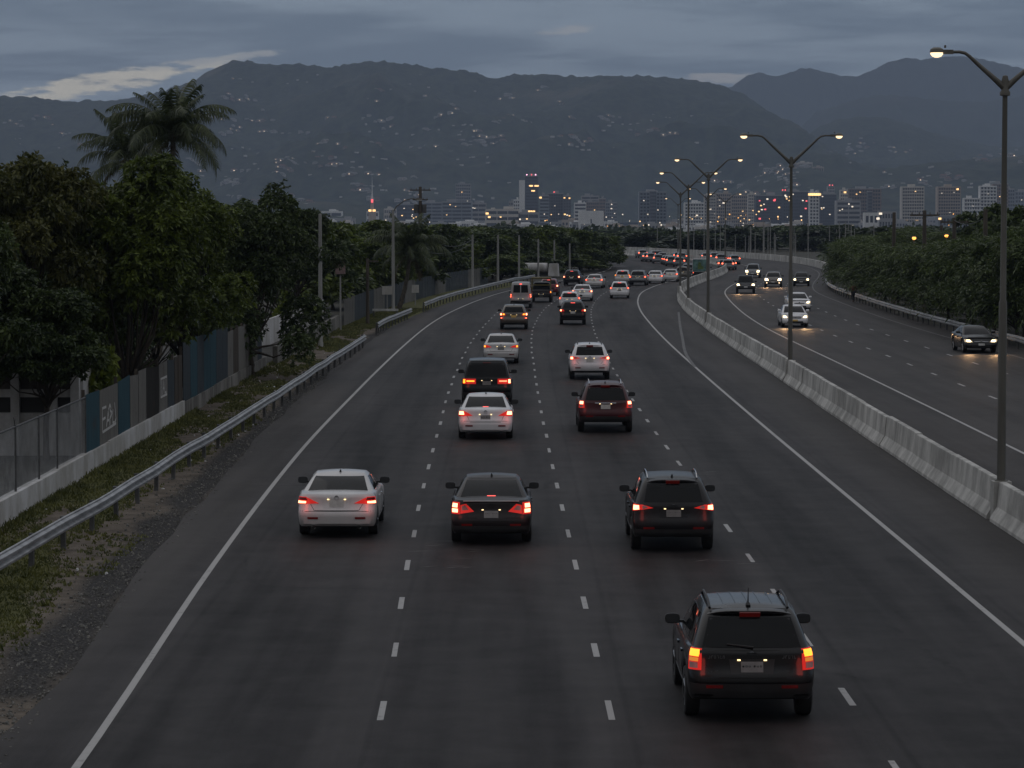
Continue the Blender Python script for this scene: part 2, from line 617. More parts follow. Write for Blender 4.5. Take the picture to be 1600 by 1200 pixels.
M['leaf_fine'] = foliage('feathery_leaf', (0.042, 0.068, 0.018), (0.11, 0.15, 0.04))
M['leaf_far'] = foliage('far_leaf', (0.028, 0.044, 0.022), (0.060, 0.080, 0.038))
M['frond'] = foliage('palm_leaflet', (0.036, 0.056, 0.020), (0.090, 0.110, 0.040))
M['frond_dry'] = foliage('dry_palm_leaflet', (0.055, 0.042, 0.024), (0.11, 0.085, 0.045))
M['grass'] = foliage('verge_grass', (0.055, 0.070, 0.015), (0.165, 0.165, 0.050))
M['stone'] = surf('gravel_stone', (0.15, 0.145, 0.14), 0.9, var=0.5, scale=30, island=0.5)
M['litter'] = surf('white_litter', (0.55, 0.55, 0.55), 0.7)
M['tyre'] = surf('tyre_rubber', (0.018, 0.018, 0.019), 0.75, var=0.2, scale=6)
M['rim'] = surf('alloy_rim', (0.32, 0.32, 0.33), 0.35, 0.8)
M['glass'] = surf('tinted_glass', (0.006, 0.007, 0.008), 0.06, var=0.1, spec=0.16)
M['trim'] = surf('black_plastic_trim', (0.020, 0.020, 0.021), 0.5, var=0.2)
M['under'] = surf('underbody', (0.012, 0.012, 0.012), 0.9)
M['chrome'] = surf('chrome', (0.62, 0.62, 0.64), 0.15, 1.0, var=0.05)
M['plate'] = surf('white_number_plate', (0.50, 0.50, 0.48), 0.5, var=0.12, scale=12)
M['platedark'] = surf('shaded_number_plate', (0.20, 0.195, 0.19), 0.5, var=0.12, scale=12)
M['plateyellow'] = surf('yellow_number_plate', (0.62, 0.40, 0.10), 0.5, var=0.1, scale=12)
M['seam'] = surf('panel_gap', (0.006, 0.006, 0.006), 0.9)
M['red_lens'] = lamp('red_tail_lens', (1.0, 0.03, 0.02), 0.42, (0.22, 0.01, 0.01))
M['tail_core'] = lamp('lit_tail_lamp', (1.0, 0.13, 0.06), 4.6)
M['tail_hot'] = lamp('bright_brake_lamp', (1.0, 0.30, 0.15), 5.5)
M['amber_core'] = lamp('lit_amber_lamp', (1.0, 0.36, 0.03), 2.4, (0.4, 0.15, 0.02))
M['amber_dim'] = lamp('amber_lens', (1.0, 0.35, 0.05), 0.5, (0.4, 0.15, 0.02))
M['stop'] = lamp('high_stop_lamp', (1.0, 0.10, 0.08), 2.2)
M['stop_off'] = lamp('dim_stop_lamp', (1.0, 0.05, 0.04), 0.02, (0.06, 0.005, 0.005))
M['clear_lens'] = surf('clear_lens', (0.30, 0.24, 0.23), 0.2)
M['reflector'] = surf('red_reflector', (0.20, 0.015, 0.015), 0.25)
M['plate_glow'] = lamp('plate_bulb', (1.0, 0.72, 0.35), 2.0, (0.8, 0.7, 0.5))
M['head_core'] = lamp('lit_headlamp', (1.0, 0.78, 0.45), 7.0, (0.9, 0.9, 0.85))
M['head_lens'] = lamp('headlamp_glass', (1.0, 0.75, 0.45), 0.5, (0.5, 0.48, 0.45))
M['fog_core'] = lamp('lit_fog_lamp', (1.0, 0.70, 0.40), 3.0, (0.9, 0.9, 0.85))


def paint(name, c, metal=0.25, rough=0.38, coat=0.6, spec=0.5):
    return surf(name, c, rough, metal, var=0.07, scale=1.5, coat=coat, spec=spec)


M['p_white'] = paint('white_car_paint', (0.76, 0.755, 0.77), 0.0)
M['p_silver'] = paint('silver_car_paint', (0.60, 0.585, 0.58), 0.15, 0.35)
M['p_black'] = paint('black_car_paint', (0.003, 0.003, 0.004), 0.0, 0.3, 0.5, 0.15)
M['p_offwhite'] = paint('greyish_white_van_paint', (0.36, 0.355, 0.355), 0.0)  # white van in a greyer tone than the white cars
M['p_graphite'] = paint('graphite_car_paint', (0.013, 0.013, 0.015), 0.1, 0.35, 0.25, 0.2)
M['p_brown'] = paint('dark_grey_car_paint', (0.018, 0.014, 0.015), 0.1, 0.35, 0.25, 0.2)
M['p_maroon'] = paint('maroon_car_paint', (0.048, 0.004, 0.008), 0.1, 0.4, 0.3, 0.3)
M['p_red'] = paint('red_car_paint', (0.17, 0.02, 0.03), 0.1)
M['p_bronze'] = paint('bronze_car_paint', (0.12, 0.105, 0.09), 0.4)
M['p_grey'] = paint('grey_car_paint', (0.15, 0.16, 0.17), 0.4)
M['p_olive'] = paint('yellow_truck_paint', (0.20, 0.16, 0.06), 0.0, 0.6, 0.2)
# ------------------------------------------------------------------ course of the highway (X as a function of distance Y)
lineC = spline([(0, 8.75), (30, 8.75), (60, 8.8), (100, 8.83), (137, 8.95), (168, 9.15), (200, 9.58), (225, 10.1), (255, 11.2), (284, 13.0),
                (303, 14.9), (323, 17.3), (350, 20.8), (380, 24.2), (415, 26.8), (450, 27.8), (480, 27.2), (512, 24.6), (545, 20.3), (590, 12.5), (640, 2.0), (700, -13)])
offR = spline([(0, 3.66), (43, 3.66), (67, 3.72), (104, 3.98), (150, 4.08), (222, 3.9), (280, 3.55), (330, 3.5), (700, 3.5)])
offM = spline([(0, 7.25), (42, 7.32), (66, 7.52), (95, 7.68), (129, 7.84), (190, 8.0), (222, 7.7), (264, 7.1), (330, 7.0), (700, 7.0)])
offL = spline([(0, 10.6), (42, 10.68), (65, 11.06), (97, 11.36), (130, 11.58), (175, 11.5), (220, 11.1), (280, 10.4), (700, 10.4)])
offB = spline([(0, 14.4), (38, 14.56), (58, 15.05), (86, 15.42), (120, 15.42), (160, 15.3), (205, 15.05), (244, 14.3), (282, 13.6), (700, 13.6)])
offA = spline([(0, 1.2), (40, 1.25), (58, 1.4), (90, 1.7), (110, 1.9), (177, 2.3), (230, 2.0), (280, 1.6), (700, 1.6)])
offD = spline([(0, 3.0), (64, 2.98), (111, 3.38), (139, 3.55), (192, 3.68), (248, 3.8), (700, 3.8)])
offE = spline([(0, 3.8), (150, 3.85), (190, 3.75), (250, 4.3), (300, 4.2), (700, 4.2)])
offG = spline([(0, 10.0), (172, 10.0), (227, 9.6), (290, 8.9), (700, 9.2)])


def XC(Y): return lineC(Y)
def XR(Y): return lineC(Y) - offR(Y)
def XM(Y): return lineC(Y) - offM(Y)
def XL(Y): return lineC(Y) - offL(Y)
def XB(Y): return lineC(Y) - offB(Y)
def XA(Y): return XB(Y) - offA(Y)
def XD(Y): return lineC(Y) + offD(Y)
def XE(Y): return XD(Y) + offE(Y)
def XF(Y): return XE(Y) + offG(Y) * 0.335
def XF2(Y): return XE(Y) + offG(Y) * 0.675
def XG(Y): return XE(Y) + offG(Y)
def XH(Y): return XG(Y) + 1.45


railL = spline([(0, -10.3), (30, -10.2), (56, -9.98), (68, -9.6), (84, -9.35), (105, -8.95), (136, -8.6), (161, -8.25), (182, -8.35), (208, -7.3),
                (235, -6.2), (255, -4.9), (285, -2.3), (310, 0.0), (340, 4.0), (380, 9.0), (420, 11.5)])

# ------------------------------------------------------------------ ground sheet
gm = MB()
xs = [-3400, -900, -300, -120, -60, 0, 60, 120, 300, 900, 3400]
ysg = [-300, 0, 150, 300, 500, 680, 760, 840, 920, 1000, 1080, 1160, 1240, 1320, 1400, 1500, 1600, 3000, 6000, 12100]
gm.grid([[(x, y, gz(y) - 0.10) for x in xs] for y in ysg])
tag(gm.build('ground', M['ground']), kind='structure')

# ------------------------------------------------------------------ carriageways
YS = [18 + i * 4 for i in range(80)] + [338 + i * 6 for i in range(58)]
V, Fq, UV = [], [], []
us = [0.0, 0.2, 0.4, 0.6, 0.8, 1.0]
for Y in YS:
    a, h = XA(Y), XH(Y) + 0.5
    for k in range(9):
        t = k / 8
        wob = 0.0
        if k == 0:
            wob = 0.26 * (mnoise.noise((Y * 0.35, 1.7, 0)) + 0.6 * mnoise.noise((Y * 1.1, 5.7, 0)))
        x = a + (h - a) * t + wob
        V.append((x, Y, 0.0))
        UV.append((x - XC(Y), Y))
for i in range(len(YS) - 1):
    for k in range(8):
        b = i * 9 + k
        Fq.append((b, b + 1, b + 10, b + 9))
me = np_mesh('road', V, Fq, M['asphalt'])
uvl = me.uv_layers.new(name='UVMap')
idx = np.zeros(len(me.loops), np.int32)
me.loops.foreach_get('vertex_index', idx)
uvl.data.foreach_set('uv', np.asarray(UV, np.float32)[idx].ravel())
road = tag(link(bpy.data.objects.new('road', me)), kind='structure')


def stripe(name, fx, y0, y1, wd, mt, step=4.0):
    mb = MB()
    n = max(2, int((y1 - y0) / step) + 1)
    rows = []
    for i in range(n):
        Y = y0 + (y1 - y0) * i / (n - 1)
        x = fx(Y)
        rows.append([(x - wd / 2, Y, 0.004), (x + wd / 2, Y, 0.004)])
    mb.grid(rows)
    return mb.build(name, mt, road)


stripe('edge_line', XB, 20, 520, 0.12, M['line'])
stripe('edge_line', XC, 20, 640, 0.12, M['line'])
stripe('edge_line', XE, 20, 640, 0.12, M['line'])
stripe('edge_line', XG, 20, 640, 0.13, M['old_line'])
old = spline([(140, 8.95), (150, 9.2), (175, 10.4), (200, 11.7), (222, 12.9)])
o = stripe('edge_line', old, 140, 222, 0.16, M['old_line'])
o.data.transform(Matrix.Translation((0, 0, 0.004)))
o['label'] = 'faded old stripe drifting from the edge line to the barrier'


def dashes(fx, y0, y1, phase, period, ln, wd, mt, gaps=()):
    mb = MB()
    mb.grid([[(-wd / 2, -ln / 2, 0.004), (wd / 2, -ln / 2, 0.004)], [(-wd / 2, ln / 2, 0.004), (wd / 2, ln / 2, 0.004)]])
    base = mb.mesh('lane_dash', mt)
    k0 = int((y0 - phase) / period)
    Y = phase + k0 * period
    while Y < y1:
        o = bpy.data.objects.new('lane_dash', base)
        link(o, road)
        jit = RND.uniform(-0.05, 0.05)
        o.location = (fx(Y) + jit * 0.4, Y + jit, 0)
        o.rotation_euler = (0, 0, -math.atan((fx(Y + 1) - fx(Y - 1)) / 2))
        o.scale = (RND.uniform(0.9, 1.08), RND.uniform(0.9, 1.06), 1)
        Y += period


dashes(XL, 28, 330, 42.2, 5.95, 1.65, 0.098, M['dash'])
dashes(XM, 28, 330, 42.2, 5.95, 1.65, 0.098, M['dash'])
dashes(XR, 28, 330, 43.4, 5.95, 1.65, 0.098, M['dash'])
dashes(XF, 110, 330, 116.4, 8.7, 1.9, 0.12, M['dash'])
dashes(XF2, 110, 330, 117.5, 8.7, 1.9, 0.12, M['dash'])

# pale scuffs scraped on the asphalt
for (px, py, n, sx, sy) in ((690, 850, 7, 0.9, 0.9), (680, 880, 5, 0.7, 0.5), (1112, 880, 3, 0.5, 0.3), (1100, 740, 3, 0.5, 0.4)):
    x0, y0, _ = at(px, py)
    mb = MB()
    for k in range(n):
        x, y = x0 + RND.uniform(-sx, sx), y0 + RND.uniform(-sy * 2, sy * 2)
        L, a = RND.uniform(0.25, 0.8), RND.uniform(-0.5, 0.9)
        c, s_ = math.cos(a), math.sin(a)
        wd = RND.uniform(0.012, 0.04)
        mb.face([(x, y, 0.004 + k * 0.0006), (x + c * L / 2 + s_ * wd, y + s_ * L / 2 - c * wd, 0.004 + k * 0.0006), (x + c * L, y + s_ * L, 0.004 + k * 0.0006), (x + c * L / 2 - s_ * wd, y + s_ * L / 2 + c * wd, 0.004 + k * 0.0006)])
    mb.build('scuff_mark', M['old_line'], road)['kind'] = 'stuff'

# ------------------------------------------------------------------ left verge: gravel beside the asphalt, patchy turf behind
def verge_x(Y, t):
    a = XA(Y) + 0.35
    f = FENCEX(Y)
    return a + (f - a) * t


def FENCEX(Y):
    if Y < 175:
        return -11.95 if Y < 140 else -11.95 + (Y - 140) * 0.012
    return min(XB(Y) - 5.4, XB(Y) - 5.4) if Y > 215 else -11.53 + (Y - 175) / 40 * (XB(215) - 5.4 + 11.53)


def turf_at(x, Y, t):
    n = mnoise.fractal((x * 0.5, Y * 0.16, 0.3), 1.0, 2.0, 4)
    g = 0.46 + 1.25 * n
    g += 0.22 if t > 0.86 and Y > 60 else 0
    lim = 0.40 + 0.10 * math.sin(Y * 0.11)
    g *= max(0.0, min(1.0, (t - lim) / 0.14 + 0.5))
    if Y < 47:
        g *= max(0.0, (Y - 42.5) / 4.5)
    if 58 < Y < 66 and t < 0.55:
        g += 0.1
    if Y > 190:
        g = max(g, 0.75 if t > 0.12 else 0.2)
    return max(0, min(1, g))


nv, nu = 190, 22
V, turf, grav, Fq = [], [], [], []
for i in range(nv):
    Y = 20 + 300 * (i / (nv - 1)) ** 1.15
    for k in range(nu):
        t = k / (nu - 1)
        x = verge_x(Y, t) if k < nu - 1 else FENCEX(Y) - 0.3
        z = -0.035 + 0.05 * mnoise.fractal((x * 0.9, Y * 0.45, 2.0), 1.0, 2.0, 4) + 0.10 * max(0, t - 0.35)
        if t < 0.12:
            z = -0.03
        tf = turf_at(x, Y, t)
        V.append((x, Y, z + 0.04 * tf))
        turf.append(tf)
        gb = 1.0 - abs(t - 0.16) / 0.24 if Y > 43 else 0.1
        grav.append(max(0, min(1, gb + 0.5 * mnoise.noise((x * 0.8, Y * 0.3, 7)))))
for i in range(nv - 1):
    for k in range(nu - 1):
        b = i * nu + k
        Fq.append((b, b + nu, b + nu + 1, b + 1))
me = np_mesh('verge', V, Fq, M['verge'], smooth=True)
for nm, val in (('turf', turf), ('gravel', grav)):
    at_ = me.attributes.new(nm, 'FLOAT', 'POINT')
    at_.data.foreach_set('value', np.asarray(val, np.float32))
tag(link(bpy.data.objects.new('verge', me)), kind='structure')

# grass blades
gV, gF = [], []
n_t = 0
for _ in range(60000):
    Y = 40 + 190 * RND.random() ** 1.7
    t = 0.2 + 0.8 * RND.random()
    x = verge_x(Y, t)
    g = turf_at(x, Y, t)
    if RND.random() > g * 1.15:
        continue
    z0 = -0.02 + 0.10 * max(0, t - 0.35)
    hgt = RND.uniform(0.03, 0.10) * (1.9 if t > 0.93 or RND.random() < 0.04 else 1.0)
    for b_ in range(3):
        a = RND.uniform(0, 6.283)
        wd = RND.uniform(0.010, 0.022) * (1.0 + Y / 160)
        bx, by = x + RND.uniform(-.07, .07), Y + RND.uniform(-.07, .07)
        lx, ly = math.cos(a) * hgt * 0.6, math.sin(a) * hgt * 0.6
        b0 = len(gV)
        gV += [(bx - wd, by, z0), (bx + wd, by, z0), (bx + lx, by + ly, z0 + hgt)]
        gF.append((b0, b0 + 1, b0 + 2))
me = np_mesh('grass', gV, gF, M['grass'])
tag(link(bpy.data.objects.new('grass', me)), kind='stuff')

# loose stones along the broken asphalt edge
st = MB()
for _ in range(5200):
    Y = 36 + 110 * RND.random() ** 1.6
    t = abs(RND.gauss(0.14, 0.13)) + 0.01
    x = verge_x(Y, t) - 0.1
    s = RND.choice((0.012, 0.014, 0.016, 0.02, 0.02, 0.026, 0.04))
    st.box((x, Y, -0.02 + s * 0.3), (s * RND.uniform(1, 2), s * RND.uniform(1, 2), s), RND.uniform(0, 3), RND.uniform(-.4, .4), taper=0.6)
tag(st.build('gravel', M['stone']), kind='stuff')
lt = MB()
for _ in range(70):
    Y = 42 + 120 * RND.random() ** 1.4
    t = RND.uniform(0.2, 1.0)
    x = verge_x(Y, t)
    lt.box((x, Y, 0.08), (RND.uniform(.03, .09), RND.uniform(.03, .08), RND.uniform(.015, .05)), RND.uniform(0, 3), RND.uniform(-.6, .6), taper=0.7)
tag(lt.build('litter', M['litter']), kind='stuff')

# the ground behind the fence
yd = MB()
yd.grid([[(-60, 40, -0.02), (-12.26, 40, -0.02)], [(-60, 175, -0.02), (-12.26, 175, -0.02)]])
tag(yd.build('yard', M['yard']), kind='structure')

# ------------------------------------------------------------------ median barrier, cast in segments
bar = empty('median_barrier', (12.0, 65, 0), 0, 'stained concrete barrier in long cast segments parting the two carriageways', 'barrier')
PROF = [(-0.31, 0.0), (-0.31, 0.08), (-0.14, 0.36), (-0.085, 0.95), (-0.07, 0.97), (0.07, 0.97), (0.085, 0.95), (0.14, 0.36), (0.31, 0.08), (0.31, 0.0)]
POLE_Y = [69.0, 127.6, 192.0, 226.0, 266.0, 335.0, 410.0, 505.0]
joints = [20, 27, 34, 41, 48, 55, 62, 68.75]
Y = 69.25
while Y < 620:
    joints.append(Y)
    nxt = [p for p in POLE_Y if p > Y + 0.5]
    step = 7.3 if Y < 260 else 10.0
    if nxt and nxt[0] - Y < step * 1.45:
        joints.append(nxt[0] - 0.25)
        Y = nxt[0] + 0.25
    else:
        Y += step
segs = list(zip(joints[:-1], joints[1:]))


def frame_at(fx, Y):
    t = Vector((fx(Y + 0.5) - fx(Y - 0.5), 1.0, 0)).normalized()
    return Vector((fx(Y), Y, 0)), t, Vector((t.y, -t.x, 0))


for (a, b) in segs:
    if b - a < 0.6:                                     # the plinth under a lamp post
        c = 0.5 * (a + b)
        mb = MB()
        mb.box((XD(c), c, 0.475), (0.44, 0.44, 0.95))
        mb.build('lamp_plinth', M['barrier'], bar).location = Vector((0, 0, 0)) - Vector(bar.location)
        continue
    mb = MB()
    n = max(1, int((b - a) / 3.7))
    rows = []
    sk = RND.uniform(-0.02, 0.02)
    hz = RND.uniform(-0.02, 0.02)
    for i in range(n + 1):
        Yc = a + 0.02 + (b - a - 0.04) * i / n
        p, t, nrm = frame_at(XD, Yc)
        rows.append([p + nrm * (q[0] + sk) + Vector((0, 0, q[1] * (1 + hz))) for q in PROF])
    mb.grid(rows)
    mb.face(rows[0][::-1]); mb.face(rows[-1])
    mb.build('barrier_segment', M['barrier'], bar, smooth=25).location = Vector((0, 0, 0)) - Vector(bar.location)


# ------------------------------------------------------------------ W-beam guard rails
WB = [(0.0, 0.42), (0.0, 0.455), (-0.075, 0.485), (-0.075, 0.515), (0.0, 0.555), (0.0, 0.605), (-0.075, 0.645), (-0.075, 0.675), (0.0, 0.705), (0.0, 0.74), (0.03, 0.755)]


def guard_rail(name, fx, y0, y1, side, label, post_step=2.0, seg=3.8, sag=0.0, dz=0.0):
    g = empty(name, (fx(y0), y0, 0), 0, label, 'guard rail')
    off = Vector((0, 0, 0)) - Vector(g.location)
    Y = y0
    k = 0
    while Y < y1 - 0.3:
        e = min(Y + seg, y1)
        rows = []
        for i in range(3):
            Yc = Y - (0.06 if i == 0 else 0) + (e - Y) * i / 2
            p, t, nrm = frame_at(fx, Yc)
            dzz = dz + sag * mnoise.noise((Yc * 0.12, side * 3.1, 0))
            lat = 0.05 * mnoise.noise((Yc * 0.2, 9.0 + side, 0)) + (0.004 if k % 2 else 0)
            rows.append([p + nrm * (-side * (q[0]) + lat) + Vector((0, 0, q[1] + dzz)) for q in WB])
        mb = MB()
        mb.grid(rows)
        o = mb.build('rail_beam', M['steel'], g)
        o.location = off
        Y = e
        k += 1
    pm = MB()
    pm.box((0, 0, 0.33), (0.10, 0.15, 0.82))
    pmesh = pm.mesh('rail_post', M['post'])
    Y = y0 + 0.4
    while Y < y1:
        p, t, nrm = frame_at(fx, Y)
        o = bpy.data.objects.new('rail_post', pmesh)
        link(o, g)
        o.location = Vector((p.x - side * 0.13, Y, dz)) + off
        o.rotation_euler = (RND.uniform(-.05, .05), RND.uniform(-.05, .05), 0)
        Y += post_step
    return g


guard_rail('guard_rail', railL, 38, 161, 1, 'long grey steel guard rail on the grass beside the left shoulder, nearest the fence', 3.5, sag=0.07)
guard_rail('guard_rail', railL, 179, 208, 1, 'short length of guard rail starting again past the gap by the pale lamp pole', 2.4, 4.5, sag=0.05)
guard_rail('guard_rail', railL, 222, 330, 1, 'guard rail curving along the grey slat fence farther up the left side', 3.0, 6.0, sag=0.05)
guard_rail('guard_rail', XH, 120, 372, -1, 'steel guard rail in front of the bushes along the far right shoulder', 3.0, 6.0, sag=0.05)

# concrete parapet where the far carriageway swings away
pw = empty('parapet_wall', (XH(378), 378, 0), 0, 'pale concrete parapet sweeping round the far bend of the highway', 'wall')
off = Vector((0, 0, 0)) - Vector(pw.location)
Y = 378
while Y < 640:
    rows = []
    for i in range(2):
        Yc = Y + i * 11.94
        p, t, nrm = frame_at(XH, Yc)
        rows.append([p + nrm * q[0] + Vector((0, 0, q[1])) for q in ((-0.2, 0), (-0.15, 1.0), (0.15, 1.0), (0.2, 0))])
    mb = MB()
    mb.grid(rows); mb.face(rows[0][::-1]); mb.face(rows[1])
    mb.build('parapet_segment', M['barrier'], pw).location = off
    Y += 12
# ------------------------------------------------------------------ foliage
def unit(v):
    return v / np.maximum(1e-9, np.linalg.norm(v, axis=-1, keepdims=True))


def leaf_quads(pos, dirs, length, width, rng, droop=0.25):
    """one diamond leaf per row: base, two shoulders, tip"""
    n = len(pos)
    side = np.cross(dirs, rng.normal(size=(n, 3)))
    side = unit(side)
    ln = (length * rng.uniform(0.7, 1.25, n))[:, None]
    wd = (width * rng.uniform(0.7, 1.25, n))[:, None]
    tip = pos + dirs * ln
    tip[:, 2] -= droop * ln[:, 0]
    mid = pos + dirs * ln * 0.5
    mid[:, 2] -= droop * 0.25 * ln[:, 0]
    V = np.stack([pos, mid + side * wd / 2, tip, mid - side * wd / 2], 1).reshape(-1, 3)
    Fq = np.arange(n * 4).reshape(n, 4)
    return V, Fq


def crown_mesh(name, seed, lobes, n_whorl, per, length, width, mat, droop=0.25, inner=0.25, spray=0.0):
    rng = np.random.RandomState(seed)
    lob = np.array(lobes, float)                         # cx cy cz rx ry rz
    wts = lob[:, 3] * lob[:, 4] + lob[:, 3] * lob[:, 5]
    wts /= wts.sum()
    which = rng.choice(len(lob), n_whorl, p=wts)
    d = unit(rng.normal(size=(n_whorl, 3)))
    d[:, 2] = np.where((d[:, 2] < -0.35) & (rng.rand(n_whorl) < 0.6), -d[:, 2], d[:, 2])
    # lumpy radius so that the outline breaks up into boughs
    ph = rng.uniform(0, 6.28, (len(lob), 3))
    lump = 0.88 + 0.13 * np.sin(d[:, 0] * 5 + ph[which, 0]) + 0.11 * np.sin(d[:, 1] * 6 + ph[which, 1]) + 0.10 * np.sin(d[:, 2] * 7 + ph[which, 2])
    rad = np.where(rng.rand(n_whorl) < inner, rng.uniform(0.35, 0.85, n_whorl), rng.uniform(0.86, 1.08, n_whorl)) * lump
    c = lob[which]
    p = c[:, :3] + d * c[:, 3:6] * rad[:, None]
    ax = unit(d * 0.8 + rng.normal(size=(n_whorl, 3)) * 0.45 + np.array([0, 0, 0.35]))
    pos = np.repeat(p, per, 0)
    axr = np.repeat(ax, per, 0)
    radial = unit(np.cross(axr, rng.normal(size=axr.shape)))
    if spray:
        t = np.tile(np.linspace(0, 1, per), n_whorl)[:, None]
        sgn = np.where(np.tile(np.arange(per), n_whorl) % 2 == 0, 1, -1)[:, None]
        sd = unit(np.cross(np.repeat(ax, per, 0), np.repeat(unit(rng.normal(size=(n_whorl, 3))), per, 0)))
        pos = pos + axr * spray * t + np.array([0, 0, -1.0]) * (spray * 0.55 * t * t)
        dirs = unit(axr * 0.5 + sd * sgn + rng.normal(size=axr.shape) * 0.2)
    else:
        pos = pos + rng.normal(size=pos.shape) * length * 0.10
        dirs = unit(axr * rng.uniform(0.1, 0.9, (len(axr), 1)) + radial)
    V, Fq = leaf_quads(pos, dirs, length, width, rng, droop)
    return np_mesh(name, V, Fq, mat)


def trunk_mesh(name, seed, H0, lobes, r0, mat, lean=0.15):
    rng = random.Random(seed)
    mb = MB()
    top = Vector((rng.uniform(-lean, lean) * H0, rng.uniform(-lean, lean) * H0, H0))
    pts = [Vector((0, 0, -0.1)), Vector((0, 0, 0.15)), Vector((0.02, 0, H0 * 0.4)) + top * 0.03, Vector((top.x * .5, top.y * .5, H0 * 0.75)), top]
    mb.tube(pts, [r0 * 1.35, r0 * 1.1, r0 * .9, r0 * .8, r0 * .7], 9)
    for l in lobes:
        c = Vector(l[:3])
        a = top * rng.uniform(0.8, 1.0)
        m = a.lerp(c, 0.5) + Vector((rng.uniform(-.2, .2), rng.uniform(-.2, .2), -0.12 * (c - a).length))
        mb.tube([a, a.lerp(m, .5) + Vector((0, 0, .05)), m, c], [r0 * .5, r0 * .3, r0 * .2, r0 * .06], 6)
    return mb.mesh(name, mat, 60)


def tree_kind(seed, H, W, nl, base, spread=1.0):
    """lobes of a broad crown: nl boughs round a middle"""
    rng = random.Random(seed)
    lobes = [(0, 0, base + (H - base) * 0.55, W * .24, W * .24, (H - base) * .30)]
    nl = int(nl * 1.7)
    for i in range(nl):
        a = 6.283 * i / nl * 2.4 + rng.uniform(-.4, .4)
        q = rng.random()
        r = W * .5 * spread * (0.42 + 0.42 * rng.random()) * (1.18 - 0.6 * q)
        z = base + (H - base) * (0.16 + 0.70 * q)
        s = rng.uniform(.62, 1.2)
        lobes.append((r * math.cos(a), r * math.sin(a), z, W * .175 * s, W * .175 * s, (H - base) * .125 * s))
    return lobes


TREES = {}


def make_tree_kind(key, seed, H, W, nl, base, whorls, per, ln, wd, mat, r0=0.14, droop=0.25, spray=0.0, fork=None, inner=0.25):
    lobes = tree_kind(seed, H, W, nl, base)
    cmesh = crown_mesh('crown', seed, lobes, whorls, per, ln, wd, mat, droop, inner, spray)
    co = np.zeros(len(cmesh.vertices) * 3, np.float32); cmesh.vertices.foreach_get('co', co); co = co.reshape(-1, 3)
    H = float(np.percentile(co[:, 2], 99.7)); W = 2 * float(np.percentile(np.hypot(co[:, 0], co[:, 1]), 95))
    TREES[key] = (trunk_mesh('trunk', seed, fork or base * 0.9, lobes, r0, M['bark']), cmesh, H, W)


make_tree_kind('almond', 3, 8.0, 5.2, 15, 3.3, 4600, 11, 0.22, 0.085, M['leaf_dark'])
make_tree_kind('bright', 8, 9.4, 5.0, 17, 2.0, 5200, 11, 0.20, 0.075, M['leaf_mid'], 0.17)
make_tree_kind('olive', 14, 8.0, 6.0, 15, 3.0, 5000, 11, 0.20, 0.075, M['leaf_rust'])
make_tree_kind('dense', 21, 8.5, 5.4, 16, -0.3, 5600, 11, 0.20, 0.08, M['leaf_dark'], 0.18, fork=1.3)
make_tree_kind('mid', 31, 7.0, 6.5, 11, 1.0, 2600, 6, 0.42, 0.19, M['leaf_mid'])
make_tree_kind('mid2', 37, 7.5, 7.0, 12, 1.0, 2600, 6, 0.45, 0.20, M['leaf_dark'])
make_tree_kind('feather', 41, 7.0, 6.8, 14, 0.7, 2400, 12, 0.30, 0.085, M['leaf_fine'], 0.12, 0.4, 0.95)
make_tree_kind('feather2', 47, 7.5, 6.2, 14, 0.8, 2400, 12, 0.32, 0.09, M['leaf_fine'], 0.12, 0.5, 1.1)
make_tree_kind('far', 53, 7.0, 8.0, 8, 0.5, 900, 5, 0.85, 0.45, M['leaf_far'])
make_tree_kind('far2', 59, 7.0, 9.0, 9, 0.5, 900, 5, 0.9, 0.5, M['leaf_dark'])


def tree(key, X, Y, H, W, label, group, rz=None, cat='tree', name='broadleaf_tree', z=0.0, D=None):
    tm, cm, H0, W0 = TREES[key]
    g = empty(name, (X, Y, z - 0.05), RND.uniform(0, 6.28) if rz is None else rz, label, cat, group)
    g.scale = (W / W0, (D or W) / W0, H / H0)
    link(bpy.data.objects.new('trunk', tm), g)
    link(bpy.data.objects.new('crown', cm), g)
    return g


NEAR = 'broadleaf trees behind the near fence'
#     key     px  Y   ytop  width m
for key, px, Y, yt, W, rz, tx in (
    ('olive', 25, 92.5, 248, 5.6, 0.4, 'big olive-green tree at the left picture edge, its boughs hanging over the low building'),
    ('almond', -70, 80, 330, 4.4, 1.2, 'dark large-leaved tree cut by the left picture edge'),
    ('dense', 95, 100, 272, 5.0, 2.0, 'dark tree between the big olive tree and the bright green one'),
    ('bright', 205, 95, 246, 4.7, 0.2, 'tall bright green tree growing right behind the blue and grey zinc sheets'),
    ('bright', 290, 112, 268, 4.4, 2.6, 'green tree just right of the tall bright one, below the palm fronds'),
    ('dense', 412, 131, 296, 6.3, 0.9, 'dense dark tree overhanging the fence and reaching down to the verge'),
    ('almond', 345, 140, 318, 5.4, 3.3, 'dark broadleaf tree filling in left of the dense overhanging tree'),
    ('dense', 20, 112, 300, 6.4, 4.0, 'dark background tree seen between the boughs at far left'),
    ('almond', 462, 172, 326, 5.4, 5.0, 'dark tree just left of the pale bare pole'),
    ('olive', 150, 130, 290, 6.6, 1.0, 'olive tree behind the bright green tree, below the left palm'),
):
    X = -11.95 if key == 'dense' and px > 400 else min(xat(px, Y), -12.45)
    tree(key, X, Y, zat(yt, Y), W, tx, NEAR, rz)
for px, H, W, tx in ((70, 5.2, 4.0, 'dark-leaved tree hanging over the front of the low white building'), (-20, 6.0, 4.2, 'dark-leaved tree at the left edge hanging over the low white building')):
    tree('almond', xat(px, 86.4), 86.4, H, W, tx, NEAR)
